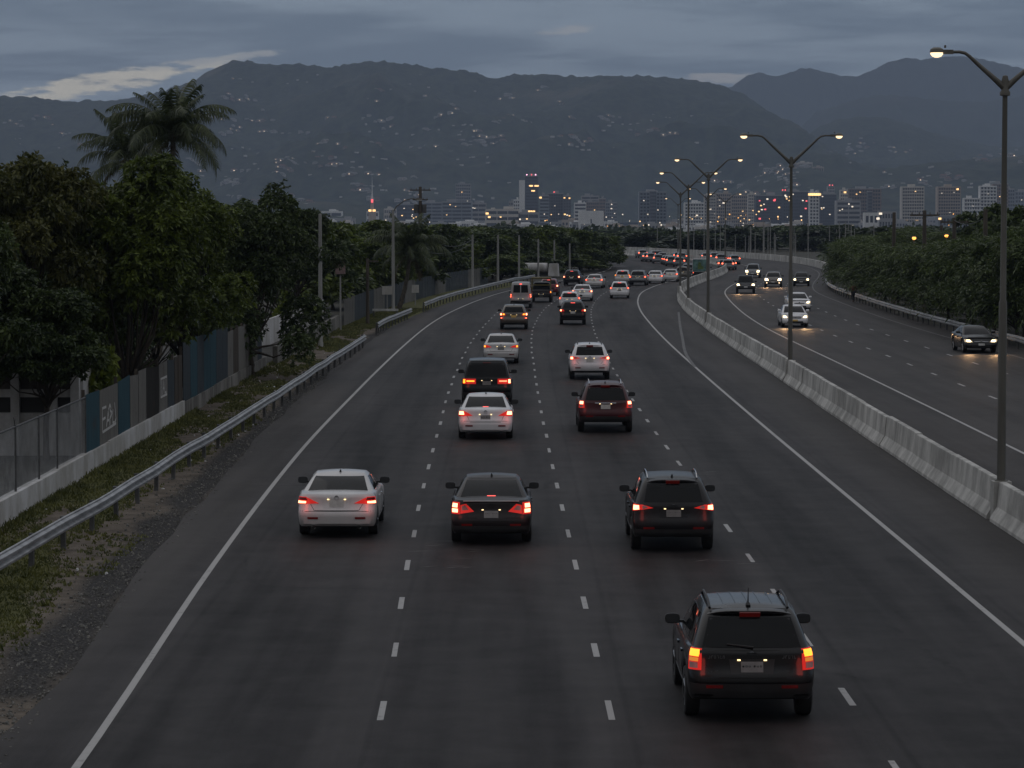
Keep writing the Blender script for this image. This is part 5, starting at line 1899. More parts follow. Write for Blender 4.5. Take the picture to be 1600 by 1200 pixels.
# ------------------------------------------------------------------ vehicles
M['mirror'] = surf('dim_mirror_glass', (0.03, 0.032, 0.035), 0.45)


class Shell:
    """a skin of stacked outlines; zf(s, y) gives the height of level s at distance y along the car"""
    NR, NCN = 7, 6

    def __init__(self, layers, zf, ys=None, nside=18, taper=0.05):
        self.L, self.zf, self.ys, self.nside, self.taper = layers, zf, ys, nside, taper
        self.s = [l['s'] for l in layers]
        self.half = [self._half(l) for l in layers]          # rear centre -> front centre, right side

    def _half(self, l):
        w, yr, yf, r, bow = l['w'], l['yr'], l['yf'], l['r'], l['bow']
        bf = l.get('bowf', bow)
        pts = []
        for i in range(self.NR):
            x = (w - r) * i / (self.NR - 1)
            pts.append((x, yr + bow * (x / w) ** 2))
        yc = yr + bow * ((w - r) / w) ** 2 + r
        for i in range(1, self.NCN):
            a = math.pi / 2 * i / self.NCN
            pts.append((w - r + r * math.sin(a), yc - r * math.cos(a)))
        yc2 = yf - bf * ((w - r) / w) ** 2 - r
        if self.ys is not None:
            side = [yc] + [y for y in self.ys] + [yc2]
        else:
            side = [yc + (yc2 - yc) * i / (self.nside + 1) for i in range(self.nside + 2)]
        pts += [(w, y) for y in side]
        for i in range(1, self.NCN):
            a = math.pi / 2 * i / self.NCN
            pts.append((w - r + r * math.cos(a), yc2 + r * math.sin(a)))
        for i in range(self.NR):
            x = (w - r) * (1 - i / (self.NR - 1))
            pts.append((x, yf - bf * (x / w) ** 2))
        ym, hl = (yr + yf) / 2, (yf - yr) / 2
        return [(x * (1 - self.taper * abs((y - ym) / hl) ** 3), y) for x, y in pts]

    def ring(self, s):
        S_ = self.s
        if s <= S_[0]: return self.half[0]
        if s >= S_[-1]: return self.half[-1]
        i = max(k for k in range(len(S_)) if S_[k] <= s)
        i = min(i, len(S_) - 2)
        t = (s - S_[i]) / (S_[i + 1] - S_[i])
        return [(a[0] + (b[0] - a[0]) * t, a[1] + (b[1] - a[1]) * t) for a, b in zip(self.half[i], self.half[i + 1])]

    def mesh(self, mb, crown=0.03, cap=True, mi=0):
        rows = []
        for l, h in zip(self.L, self.half):
            right = [(x, y, self.zf(l['s'], y) + l.get('dz', 0)) for x, y in h]
            left = [(-x, y, z) for x, y, z in right[1:-1]][::-1]
            rows.append(right + left)
        mb.grid(rows, closed=True, mi=mi)
        if cap:
            l, h = self.L[-1], self.half[-1]
            P = []
            y0_, y1_ = h[0][1], h[-1][1]
            for x, y in h:
                z = self.zf(l['s'], y) + l.get('dz', 0)
                cr = crown * min(1.0, (y - y0_) / 0.22, (y1_ - y) / 0.22)
                P.append([(x * k, y, z + cr * (1 - k * k)) for k in (-1, -.8, -.5, -.2, .2, .5, .8, 1)])
            mb.grid(P, mi=mi)

    # points on the skin
    def s_of(self, z, y):
        z0, z1 = self.zf(0, y), self.zf(1, y)
        return min(1, max(0, (z - z0) / max(1e-4, z1 - z0)))

    def _along(self, half, a):
        d = 0
        for p, q in zip(half[:-1], half[1:]):
            l = math.hypot(q[0] - p[0], q[1] - p[1])
            if l > 1e-6 and d + l >= a:
                t = (a - d) / l
                return p[0] + (q[0] - p[0]) * t, p[1] + (q[1] - p[1]) * t
            d += l
        return half[-1]

    def rear(self, a, z, byz=True):
        s = z
        if byz:
            s = self.s_of(z, self.L[len(self.L) // 2]['yr'] + 0.12)
        h = self.ring(s)
        x, y = self._along(h, abs(a))
        if byz and abs(a) > 0.6:
            s2 = self.s_of(z, y)
            x, y = self._along(self.ring(s2), abs(a))
            zz = z
        else:
            zz = z if byz else self.zf(s, y)
        return Vector((math.copysign(x, a), y, zz))

    def front(self, a, z, byz=True):
        s = z
        if byz:
            s = self.s_of(z, self.L[len(self.L) // 2]['yf'] - 0.12)
        h = self.ring(s)[::-1]
        x, y = self._along(h, abs(a))
        if byz and abs(a) > 0.6:
            s2 = self.s_of(z, y)
            x, y = self._along(self.ring(s2)[::-1], abs(a))
            zz = z
        else:
            zz = z if byz else self.zf(s, y)
        return Vector((math.copysign(x, a), y, zz))

    def side(self, sg, y, z, byz=True):
        s = self.s_of(z, y) if byz else z
        h = self.ring(s)
        n0, n1 = self.NR, len(h) - self.NR
        best = h[n0]
        for p, q in zip(h[n0:n1 - 1], h[n0 + 1:n1]):
            if p[1] <= y <= q[1] and q[1] - p[1] > 1e-6:
                t = (y - p[1]) / (q[1] - p[1])
                return Vector((sg * (p[0] + (q[0] - p[0]) * t), y, z if byz else self.zf(s, y)))
        best = min(h[n0:n1], key=lambda p: abs(p[1] - y))
        return Vector((sg * best[0], best[1], z if byz else self.zf(s, best[1])))


def patch(mb, fn, corners, off=0.004, nu=6, nv=3, depth=0.02, centre=(0, 0, 0.6), mi=0):
    """a thin panel lying on the skin fn; corners (p, q) in order: bottom-start, bottom-end, top-end, top-start"""
    (a, b, c, d) = [Vector((k[0], k[1])) for k in corners]
    P, Nn = [], []
    cen = Vector(centre)
    for j in range(nv + 1):
        row = []
        v = j / nv
        for i in range(nu + 1):
            u = i / nu
            k = (a * (1 - u) + b * u) * (1 - v) + (d * (1 - u) + c * u) * v
            row.append(fn(k.x, k.y))
        P.append(row)
    b0 = len(mb.v)
    for j in range(nv + 1):
        for i in range(nu + 1):
            du = P[j][min(i + 1, nu)] - P[j][max(i - 1, 0)]
            dv = P[min(j + 1, nv)][i] - P[max(j - 1, 0)][i]
            n = du.cross(dv)
            if n.length < 1e-9:
                n = P[j][i] - cen
            n.normalize()
            ref = P[j][i] - cen
            ref.y *= 0.6
            if n.dot(ref) < 0: n = -n
            Nn.append(n)
            mb.v.append((P[j][i] + n * off)[:])
    k = nu + 1
    for j in range(nv):
        for i in range(nu):
            mb.f.append((b0 + j * k + i, b0 + j * k + i + 1, b0 + (j + 1) * k + i + 1, b0 + (j + 1) * k + i)); mb.mi.append(mi)
    border = [i for i in range(k)] + [j * k + nu for j in range(1, nv + 1)] + [nv * k + i for i in range(nu - 1, -1, -1)] + [j * k for j in range(nv - 1, 0, -1)]
    b1 = len(mb.v)
    for q in border:
        mb.v.append((Vector(mb.v[b0 + q]) - Nn[q] * (off + depth))[:])
    m = len(border)
    for i in range(m):
        i2 = (i + 1) % m
        mb.f.append((b0 + border[i], b1 + i, b1 + i2, b0 + border[i2])); mb.mi.append(mi)


def wheel_meshes():
    t = MB()
    t.lathe([(0.21, -0.10), (0.30, -0.112), (0.325, -0.095), (0.333, -0.05), (0.333, 0.05), (0.325, 0.095), (0.30, 0.112), (0.21, 0.10)], axis='X', n=28)
    r = MB()
    r.lathe([(0.215, -0.10), (0.205, 0.085), (0.19, 0.07), (0.18, 0.02), (0.05, 0.03), (0.0, 0.03)], axis='X', n=20)
    for k in range(5):
        a = 2 * math.pi * k / 5
        c, s = math.cos(a), math.sin(a)
        r.tube([(0.055, c * 0.03, s * 0.03), (0.075, c * 0.12, s * 0.12), (0.078, c * 0.205, s * 0.205)], [0.035, 0.028, 0.03], 6)
    return t.mesh('tyre', M['tyre'], 45), r.mesh('rim', M['rim'], 45)


TYRE_ME, RIM_ME = wheel_meshes()

TYPES = {
    'sedan': dict(L=4.75, W=1.82, H=1.44, wr=0.335, ro=1.05, fo=0.90, zb=0.25,
                  deck=[(0.0, 0.95), (0.06, 0.995), (0.5, 1.02), (0.9, 1.03), (1.9, 0.985), (3.4, 0.955), (3.75, 0.93), (4.3, 0.82), (4.75, 0.66)],
                  gb=(0.55, 3.60), gt=(1.42, 2.62), wb=0.845, wt=0.62, rb=0.16, rt=0.12, rear_w=(0.69, 0.57), rear_s=(0.10, 0.93), lid=0.06),
    'hatch': dict(L=4.1, W=1.74, H=1.50, wr=0.32, ro=0.75, fo=0.82, zb=0.26,
                  deck=[(0.0, 0.97), (0.3, 1.0), (1.6, 0.97), (2.9, 0.95), (3.2, 0.92), (3.7, 0.82), (4.1, 0.66)],
                  gb=(0.10, 3.05), gt=(0.50, 2.15), wb=0.80, wt=0.60, rb=0.2, rt=0.14, rear_w=(0.64, 0.54), rear_s=(0.06, 0.84), lid=0.03),
    'suv': dict(L=4.7, W=1.86, H=1.70, wr=0.365, ro=0.96, fo=0.92, zb=0.32,
                deck=[(0.0, 1.08), (0.3, 1.10), (1.6, 1.06), (3.3, 1.04), (3.6, 1.02), (4.3, 0.93), (4.7, 0.74)],
                gb=(0.10, 3.45), gt=(0.62, 2.55), wb=0.86, wt=0.645, rb=0.22, rt=0.15, rear_w=(0.70, 0.575), rear_s=(0.07, 0.83), lid=0.03),
    'box': dict(L=4.8, W=1.98, H=1.84, wr=0.385, ro=0.98, fo=0.88, zb=0.34,
                deck=[(0.0, 1.16), (0.3, 1.17), (1.6, 1.13), (3.4, 1.12), (3.6, 1.10), (4.4, 1.03), (4.8, 0.86)],
                gb=(0.08, 3.45), gt=(0.36, 2.75), wb=0.91, wt=0.735, rb=0.16, rt=0.12, rear_w=(0.78, 0.68), rear_s=(0.05, 0.86), lid=0.02),
    'van': dict(L=4.7, W=1.74, H=1.96, wr=0.32, ro=0.98, fo=0.75, zb=0.34,
                deck=[(0.0, 1.16), (0.3, 1.16), (3.4, 1.12), (3.8, 1.08), (4.4, 0.95), (4.7, 0.80)],
                gb=(0.05, 4.1), gt=(0.20, 3.2), wb=0.855, wt=0.74, rb=0.14, rt=0.12, rear_w=(0.62, 0.56), rear_s=(0.12, 0.80), lid=0.02),
    'pickup': dict(L=5.1, W=1.8, H=1.75, wr=0.37, ro=1.15, fo=0.9, zb=0.42,
                   deck=[(0.0, 1.04), (1.5, 1.05), (3.6, 1.04), (4.0, 1.02), (4.7, 0.96), (5.1, 0.80)],
                   gb=(1.55, 3.85), gt=(1.75, 3.05), wb=0.83, wt=0.68, rb=0.10, rt=0.1, rear_w=(0.66, 0.58), rear_s=(0.12, 0.84), lid=0.02),
}


def build_car(name, kind, paint_mat, X, Y, yaw, label, cat='car', group=None, tails=(), hot='tail_core', heads=None, stop=True, plate='plate', rails=False, spoiler=False,
              antenna=True, exhaust=False, badge=True, chrome_strip=False, lower_trim=None, detail=2, scale=1.0, over=None, fin=True, oncoming=False, spots=False,
              glow=0.0, roof_rack=False, mirror='trim', wiper=False, plate_z=None, band=None, door2=False, wscale=1.0, ribs=False):
    T = dict(TYPES[kind]); T.update(over or {})
    L, W, H, zb = T['L'], T['W'], T['H'], T['zb']
    yR, yF = -L / 2 + T['ro'], L / 2 - T['fo']
    g = empty(name, (0, 0, 0), yaw, label, cat, group)
    wheel_y = yF if oncoming else yR
    c, s = math.cos(yaw), math.sin(yaw)
    g.location = (X + s * wheel_y, Y - c * wheel_y, 0.0)
    if scale != 1.0: g.scale = (scale,) * 3
    wr = T['wr']
    Ra = wr + 0.065
    dk_y = [d[0] - L / 2 for d in T['deck']]; dk_z = [d[1] for d in T['deck']]

    def zdeck(y): return float(np.interp(y, dk_y, dk_z))

    def zbot(y):
        z = zb + 0.05 * max(0.0, (abs(y) - L / 2 + 0.5) / 0.5) ** 2
        for yw in (yR, yF):
            d = abs(y - yw)
            if d < Ra:
                z = max(z, wr + math.sqrt(max(0, Ra * Ra - d * d)))
        return z

    def zl(s_, y):
        return zbot(y) + s_ * (zdeck(y) - zbot(y))

    ys = set()
    for yw in (yR, yF):
        for q in (1.02, 1.0, .985, .93, .82, .66, .45, .22, 0.0):
            ys.add(round(yw + Ra * q, 4)); ys.add(round(yw - Ra * q, 4))
    ylo, yhi = -L / 2 + 0.42, L / 2 - 0.52
    for i in range(12):
        y = ylo + (yhi - ylo) * i / 11
        if all(abs(y - k) > 0.05 for k in ys): ys.add(y)
    ys = sorted(y for y in ys if ylo <= y <= yhi)
    hw = W / 2
    lid = T['lid']
    lower = Shell([
        dict(s=0.0, w=hw * .93, yr=-L / 2 + .09, yf=L / 2 - .10, r=.24, bow=.05),
        dict(s=.07, w=hw * .965, yr=-L / 2 + .02, yf=L / 2 - .02, r=.24, bow=.06),
        dict(s=.30, w=hw * .99, yr=-L / 2, yf=L / 2, r=.25, bow=.07),
        dict(s=.46, w=hw * 1.0, yr=-L / 2 + .005, yf=L / 2 - .01, r=.25, bow=.07),
        dict(s=.54, w=hw * 1.0, yr=-L / 2 + .025 + lid * .6, yf=L / 2 - .04, r=.25, bow=.07),
        dict(s=.72, w=hw * .995, yr=-L / 2 + .05 + lid, yf=L / 2 - .09, r=.25, bow=.07, bowf=.12),
        dict(s=.88, w=hw * .975, yr=-L / 2 + .055 + lid, yf=L / 2 - .16, r=.25, bow=.07, bowf=.16),
        dict(s=.955, w=hw * .955, yr=-L / 2 + .065 + lid, yf=L / 2 - .22, r=.25, bow=.07, bowf=.18),
        dict(s=1.0, w=hw * .92, yr=-L / 2 + .10 + lid, yf=L / 2 - .30, r=.24, bow=.07, bowf=.2),
    ], zl, ys=ys, taper=0.045)
    mb = MB()
    lower.mesh(mb, crown=0.035)
    body = mb.build('body', paint_mat, g, smooth=42)
    ub = MB()
    ub.box((0, 0, zb + 0.13), (W - 0.52, L - 0.5, 0.24))
    ub.box((0, 0, 0.70), (W - 0.50, L - 0.7, 0.3))
    ub.build('underbody', M['under'], g)

    gyr, gyf = T['gb'][0] - L / 2, T['gb'][1] - L / 2
    tyr, tyf = T['gt'][0] - L / 2, T['gt'][1] - L / 2

    def zroof(y):
        m_ = (tyr + tyf) / 2
        return H - 0.045 - 0.045 * ((y - m_) / max(0.4, (tyf - tyr) / 2)) ** 2 * (0.5 if kind in ('van', 'box') else 0.8)

    def zg(s_, y):
        return (zdeck(y) - 0.015) * (1 - s_) + min(zroof(y), H) * s_ if s_ < 1 else zroof(y)

    lay = []
    for s_ in (0.0, 0.2, 0.4, 0.6, 0.8, 0.92, 1.0):
        q = s_ ** 0.94
        bul = 0.055 * math.sin(math.pi * min(1, s_)) if kind not in ('van', 'box', 'pickup') else 0.02 * math.sin(math.pi * s_)
        wv = T['wb'] + (T['wt'] - T['wb']) * s_ ** 1.12
        edge = 0.0 if s_ < 0.9 else (0.03 if s_ < 1 else 0.10)
        lay.append(dict(s=s_, w=wv - edge * 0.5, yr=gyr + (tyr - gyr) * q - bul + edge * 0.8, yf=gyf + (tyf - gyf) * q + bul - edge, r=T['rb'] + (T['rt'] - T['rb']) * s_, bow=.06 + .05 * (1 - s_), dz=0.0 if s_ < 1 else 0.012))

    def zg2(s_, y):
        t = s_
        ybase = y
        zd = zdeck(ybase) - 0.02
        return zd + (min(H - 0.03, zroof(y)) - zd) * t

    # heights must not dip where the screens slope: use the level's own mean deck
    zd_r, zd_f = zdeck(gyr + 0.1) - 0.02, zdeck(gyf - 0.1) - 0.02

    def zg3(s_, y):
        k = min(1, max(0, (y - gyr) / (gyf - gyr)))
        zd = zd_r + (zd_f - zd_r) * k
        return zd + (zroof(min(max(y, tyr), tyf)) - zd) * s_
    cab = Shell(lay, zg3, nside=16, taper=0.05)
    mb = MB()
    cab.mesh(mb, crown=0.035)
    cabin = mb.build('cabin', paint_mat, g, smooth=40)
    cen = (0, 0, 0.75)

    # --- glass
    s0, s1 = T['rear_s']
    w0, w1 = T['rear_w']
    mb = MB()
    patch(mb, lambda a, q: cab.rear(a, q, False), [(-w0, s0), (w0, s0), (w1, s1), (-w1, s1)], 0.006, 10, 6, 0.02, cen)
    rw = mb.build('rear_window', M['glass'], g, smooth=40)
    if door2:
        mb = MB(); patch(mb, lambda a, q: cab.rear(a, q, False), [(-0.035, s0), (0.035, s0), (0.035, s1), (-0.035, s1)], 0.012, 2, 5, 0.02, cen)
        mb.build('door_pillar', paint_mat, g)
    mb = MB()
    patch(mb, lambda a, q: cab.front(a, q, False), [(-w0 * 1.02, .07), (w0 * 1.02, .07), (w1 * 1.0, .93), (-w1 * 1.0, .93)], 0.006, 10, 6, 0.02, cen)
    mb.build('windscreen', M['glass'], g, smooth=40)
    sa, sb = 0.12, 0.86

    def yl(s_, t):
        """y on the side glass: t runs 0..1 between the screens at level s_"""
        r_ = cab.ring(s_)
        a, b = r_[Shell.NR + Shell.NCN][1], r_[len(r_) - Shell.NR - Shell.NCN][1]
        return a + (b - a) * t
    bars = [(0.04, 0.44), (0.475, 0.88)] if kind in ('sedan', 'pickup') else [(0.02, 0.22), (0.25, 0.52), (0.545, 0.90)]
    if detail >= 1:
        for sg in (-1, 1):
            for (ta, tb) in bars:
                mb = MB()
                patch(mb, lambda t_, q: cab.side(sg, yl(q, t_), q, False), [(ta, sa), (tb, sa), (tb, sb), (ta, sb)], 0.005, 5, 4, 0.02, cen)
                mb.build('side_window', M['glass'], g, smooth=40)

    # --- wheels
    tw = hw - 0.125
    for sg in (-1, 1):
        for yw in (yR, yF):
            o = link(bpy.data.objects.new('wheel', TYRE_ME), g)
            o.location = (sg * tw, yw, wr)
            k = wr / 0.333
            o.scale = (1.0 * wscale, k, k)
            if sg < 0: o.rotation_euler = (0, 0, math.pi)
            link(bpy.data.objects.new('rim', RIM_ME), o)

    # --- mirrors
    for sg in (-1, 1):
        mb = MB()
        ym = gyf - 0.62 if kind != 'van' else gyf - 0.5
        zm = zdeck(ym) + 0.12
        xm = W / 2 * 0.97 - 0.05
        rows = []
        for (dy, k) in ((-.05, 0.85), (-.045, 1.0), (0.0, 1.0), (0.06, 0.85), (0.10, 0.5)):
            row = []
            for i in range(12):
                a = 2 * math.pi * i / 12
                ca, sa_ = math.cos(a), math.sin(a)
                ex = math.copysign(abs(ca) ** 0.6, ca) * 0.115 * k; ez = math.copysign(abs(sa_) ** 0.6, sa_) * 0.078 * k
                row.append((sg * (xm + 0.135 + ex), ym + dy, zm + ez))
            rows.append(row)
        mb.grid(rows, closed=True)
        mb.face(rows[0]); mb.face(rows[-1])
        mb.box((sg * (xm + 0.0), ym + 0.01, zm - 0.05), (0.16, 0.05, 0.04))
        mo = mb.build('wing_mirror', M[mirror] if isinstance(mirror, str) else mirror, g, smooth=40)
        if detail >= 2:
            mb = MB(); mb.box((sg * (xm + 0.135), ym - 0.052, zm), (0.19, 0.006, 0.12)); mb.build('mirror_glass', M['mirror'], mo)

    # --- rear
    zr = zdeck(-L / 2 + 0.1)
    rear = lower.rear

    def rp(nm, corners, mat, off=0.006, parent=g, both=True, nu=6, nv=3, shell=None, depth=0.02):
        res = []
        for sg in ((1, -1) if both else (1,)):
            mb = MB()
            cs = [(sg * a, z) for a, z in corners]
            patch(mb, shell or rear, cs, off, nu, nv, depth, cen)
            res.append(mb.build(nm, M[mat] if isinstance(mat, str) else mat, parent, smooth=50))
        return res
    for tl in tails:
        lamps = rp('tail_light', tl['lens'], tl.get('mat', 'red_lens'), 0.012)
        for bulb in tl.get('bulbs', ()):
            for sg, lo in zip((1, -1), lamps):
                mt = bulb.get('mat', hot)
                if 'left' in bulb and sg < 0: mt = bulb['left']
                if mt is None: continue
                mb = MB()
                patch(mb, rear, [(sg * a, z) for a, z in bulb['q']], 0.017, 4, 2, 0.004, cen)
                mb.build('bulb', M[mt], lo, smooth=50)
    pz = plate_z if plate_z is not None else (zr - 0.23 if kind in ('sedan', 'hatch', 'suv', 'box', 'van') else 0.62)
    if detail >= 1:
        if detail >= 2:
            rp('plate_recess', [(-.30, pz - .10), (.30, pz - .10), (.33, pz + .11), (-.33, pz + .11)], band or paint_mat, 0.004, both=False)
            rp('trunk_seam', [(-.50, pz - .155), (.50, pz - .155), (.50, pz - .145), (-.50, pz - .145)], 'seam', 0.003, both=False, nv=1)
            rp('trunk_seam', [(.50, pz - .155), (.512, pz - .150), (.60, zr - .22), (.588, zr - .22)], 'seam', 0.003, nv=3, nu=1)
        rp('number_plate', [(-.16, pz - .075), (.16, pz - .075), (.16, pz + .075), (-.16, pz + .075)], plate, 0.010, both=False, nu=3, nv=1)
        if detail >= 2:
            mb = MB()
            for i in range(6):
                q = -0.115 + 0.046 * i + (0.012 if i > 2 else -0.012)
                p = rear(q, pz - 0.005)
                mb.box((q, p.y - 0.011, pz - 0.005), (0.026, 0.003, 0.062 if i % 2 else 0.056))
                mb.box((q, p.y - 0.0125, pz + (0.012 if i % 3 else -0.016)), (0.012, 0.003, 0.022), mi=1)
            mb.build('plate_lettering', [M['trim'], M[plate]], g)['kind'] = 'stuff'
        for q in (-0.19, 0.19):
            mb = MB(); p = rear(q, pz + .10); mb.box((p.x, p.y - 0.012, p.z), (0.045, 0.02, 0.02)); mb.build('plate_lamp', M['plate_glow'], g)
    if lower_trim:
        zt0, zt1 = lower_trim
        rp('bumper_trim', [(-hw * .99, zt0), (hw * .99, zt0), (hw * .99, zt1), (-hw * .99, zt1)], 'trim', 0.008, both=False, nu=24)
    if detail >= 2:
        rp('bumper_reflector', [(.42, zb + .20), (.66, zb + .20), (.66, zb + .245), (.42, zb + .245)], 'reflector', 0.011)
        rp('bumper_seam', [(-hw * .95, zr * .5 + zb * .5 - .005), (hw * .95, zr * .5 + zb * .5 - .005), (hw * .95, zr * .5 + zb * .5 + .006), (-hw * .95, zr * .5 + zb * .5 + .006)], 'seam', 0.002, both=False, nu=20, nv=1)
    if chrome_strip:
        rp('chrome_strip', [(-.36, pz + .115), (.36, pz + .115), (.36, pz + .14), (-.36, pz + .14)], 'chrome', 0.014, both=False, nv=1)
    if badge:
        p = rear(0.0, min(zr - 0.07, pz + .19))
        mb = MB(); mb.lathe([(0.052, -0.012), (0.052, 0.012), (0.036, 0.014), (0.036, -0.012)], (p.x, p.y - 0.006, p.z), axis='Y', n=18)
        if badge == 'oval':
            for i, v in enumerate(mb.v): mb.v[i] = (v[0] * 1.5, v[1], p.z + (v[2] - p.z) * 0.9)
        mb.build('badge', M['chrome'], g, smooth=40)
    if badge == 'text':
        pass
    if stop is not None:
        sm = 'stop' if stop else 'stop_off'
        if kind in ('sedan',):
            rp('stop_lamp', [(-.10, .09), (.10, .09), (.095, .16), (-.095, .16)], sm, 0.010, both=False, shell=lambda a, q: cab.rear(a, q, False), nv=1)
        elif kind in ('van', 'pickup'):
            rp('stop_lamp', [(-.09, s1 + .04), (.09, s1 + .04), (.09, s1 + .12), (-.09, s1 + .12)], sm, 0.014, both=False, shell=lambda a, q: cab.rear(a, q, False), nv=1)
        else:
            rp('stop_lamp', [(-.15, s1 + .012), (.15, s1 + .012), (.15, s1 + .037), (-.15, s1 + .037)], sm, 0.075 if spoiler else 0.02, both=False, shell=lambda a, q: cab.rear(a, q, False), nv=1)
    if spoiler:
        mb = MB()
        zs = cab.rear(0, s1, False)
        rows = []
        for (dy, dz) in ((0.16, 0.03), (0.0, 0.05), (-0.10, 0.02), (-0.10, -0.015), (0.0, -0.02)):
            rows.append([(x, cab.rear(x, .96, False).y + dy, cab.rear(0, .96, False).z + dz - 0.05 * (x / w1) ** 4) for x in [w1 * 1.02 * k / 5 for k in range(-5, 6)]])
        mb.grid(rows)
        mb.build('spoiler', paint_mat, g, smooth=40)
    if exhaust:
        for sg in (-1, 1):
            mb = MB(); mb.lathe([(0.045, -0.05), (0.045, 0.12), (0.036, 0.12), (0.036, -0.05)], (sg * 0.52, -L / 2 + 0.04, zb + 0.02), axis='Y', n=10); mb.build('exhaust_pipe', M['chrome'], g, smooth=40)
    if antenna:
        ya = tyr + 0.24
        mb = MB()
        za = zg3(1, ya) + 0.045
        if fin:
            mb.tube([(0, ya - .04, za), (0, ya - 0.05, za + .05)], [0.028, 0.008], 6)
            mb.box((0, ya + 0.02, za + 0.01), (0.045, 0.16, 0.03), taper=0.5)
        else:
            mb.box((0, ya, za + 0.012), (0.07, 0.14, 0.035), taper=0.5)
            mb.tube([(0, ya, za), (0, ya - 0.05, za + 0.25)], [0.012, 0.005], 5)
        mb.build('antenna', M['trim'], g)
    if rails:
        for sg in (-1, 1):
            mb = MB()
            pts = []
            for k in range(9):
                t = k / 8
                y = tyr + 0.15 + (tyf - tyr - 0.25) * t
                up = 0.075 * min(1, 5 * t, 5 * (1 - t))
                pts.append((sg * (T['wt'] - 0.105 + 0.01 * math.sin(math.pi * t)), y, zg3(1, y) + 0.012 + up))
            mb.tube(pts, 0.021, 6)
            mb.build('roof_rail', M['chrome'] if rails == 'chrome' else M['trim'], g, smooth=50)
    if ribs:
        for x in (-.36, -.18, 0.0, .18, .36):
            mb = MB(); mb.tube([(x, tyr + 0.35 + (tyf - tyr - 0.6) * k / 6, zg3(1, tyr + 0.35 + (tyf - tyr - 0.6) * k / 6) + 0.037 * (1 - (x / .6) ** 2) + 0.012) for k in range(7)], [0.004, 0.010, 0.010, 0.010, 0.010, 0.010, 0.004], 5)
            mb.build('roof_rib', paint_mat, g, smooth=60)
    if wiper:
        p0 = cab.rear(0.02, s0 + 0.02, False); p1 = cab.rear(-0.36, s0 + 0.10, False)
        mb = MB(); mb.tube([p0 + Vector((0, -.03, 0)), p1 + Vector((0, -.03, 0))], [0.016, 0.009], 5); mb.build('wiper', M['trim'], g)
    if detail >= 2:
        # door gaps and handles on both flanks
        for sg in (-1, 1):
            yd = [gyr + (gyf - gyr) * k for k in (0.30, 0.60)]
            for y in yd + [gyf - 0.35]:
                mb = MB()
                patch(mb, lambda yy, z: lower.side(sg, yy, z), [(y, zb + .12), (y + .012, zb + .12), (y + .012, zdeck(y) - .05), (y, zdeck(y) - .05)], 0.003, 1, 5, 0.004, cen)
                mb.build('door_gap', M['seam'], g)
            for y in [q + 0.14 for q in yd]:
                mb = MB(); p = lower.side(sg, y, zdeck(y) - 0.15); mb.box((p.x + sg * 0.012, y, p.z), (0.03, 0.19, 0.035)); mb.build('door_handle', paint_mat, g)
            mb = MB()
            patch(mb, lambda yy, z: lower.side(sg, yy, z), [(yR + Ra + .05, zb + .01), (yF - Ra - .05, zb + .01), (yF - Ra - .05, zb + .10), (yR + Ra + .05, zb + .10)], 0.006, 6, 1, 0.01, cen)
            mb.build('sill_trim', M['trim'], g)
            if detail >= 2 and rails == 'chrome' or name == 'suv':
                pass
    # --- front
    if heads:
        fr = lower.front

        def fp(nm, corners, mat, off=0.008, parent=g, both=True, nu=6, nv=3):
            res = []
            for sg in ((1, -1) if both else (1,)):
                mb = MB()
                patch(mb, fr, [(sg * a, z) for a, z in corners], off, nu, nv, 0.02, cen)
                res.append(mb.build(nm, M[mat] if isinstance(mat, str) else mat, parent, smooth=50))
            return res
        zh = heads['z']
        lamps = fp('headlight', [(.46, zh - .06), (.92, zh - .06), (1.02, zh + .09), (.56, zh + .055)], 'head_lens', 0.010)
        for sg, lo in zip((1, -1), lamps):
            mb = MB(); patch(mb, fr, [(sg * a, z) for a, z in heads.get('q', [(.55, zh - .05), (.76, zh - .05), (.80, zh + .06), (.60, zh + .055)])], 0.018, 4, 3, 0.004, cen)
            mb.build('bulb', M['head_core'], lo, smooth=50)
            if spots:
                ld = bpy.data.lights.new('headlamp', 'SPOT')
                ld.energy = spots; ld.spot_size = math.radians(60); ld.spot_blend = 0.8; ld.color = (1.0, 0.58, 0.28); ld.shadow_soft_size = 0.06
                lo_ = bpy.data.objects.new('headlamp', ld); link(lo_, g)
                lo_.location = (sg * .68, L / 2 + 0.12, zh)
                lo_.rotation_euler = (math.pi / 2 - math.radians(9), 0, math.radians(sg * -4))
        fp('grille', [(-.38, zh - .10), (.38, zh - .10), (.46, zh + .03), (-.46, zh + .03)], 'trim', 0.008, both=False)
        fp('grille_bar', [(-.38, zh - .035), (.38, zh - .035), (.38, zh - .02), (-.38, zh - .02)], 'chrome', 0.013, both=False, nv=1)
        fp('lower_grille', [(-.55, zb + .06), (.55, zb + .06), (.50, zb + .17), (-.50, zb + .17)], 'trim', 0.008, both=False)
        fp('number_plate', [(-.17, zb + .17), (.17, zb + .17), (.17, zb + .28), (-.17, zb + .28)], heads.get('plate', 'plate'), 0.014, both=False, nv=1)
        p = fr(0, zh - 0.02)
        mb = MB(); mb.lathe([(0.05, -0.01), (0.05, 0.012), (0.0, 0.014)], (0, p.y + 0.012, p.z + 0.01), axis='Y', n=12); mb.build('badge', M['chrome'], g)
        if heads.get('fog'):
            fp('fog_lamp', [(.60, zb + .10), (.70, zb + .10), (.70, zb + .18), (.60, zb + .18)], 'fog_core', 0.012)
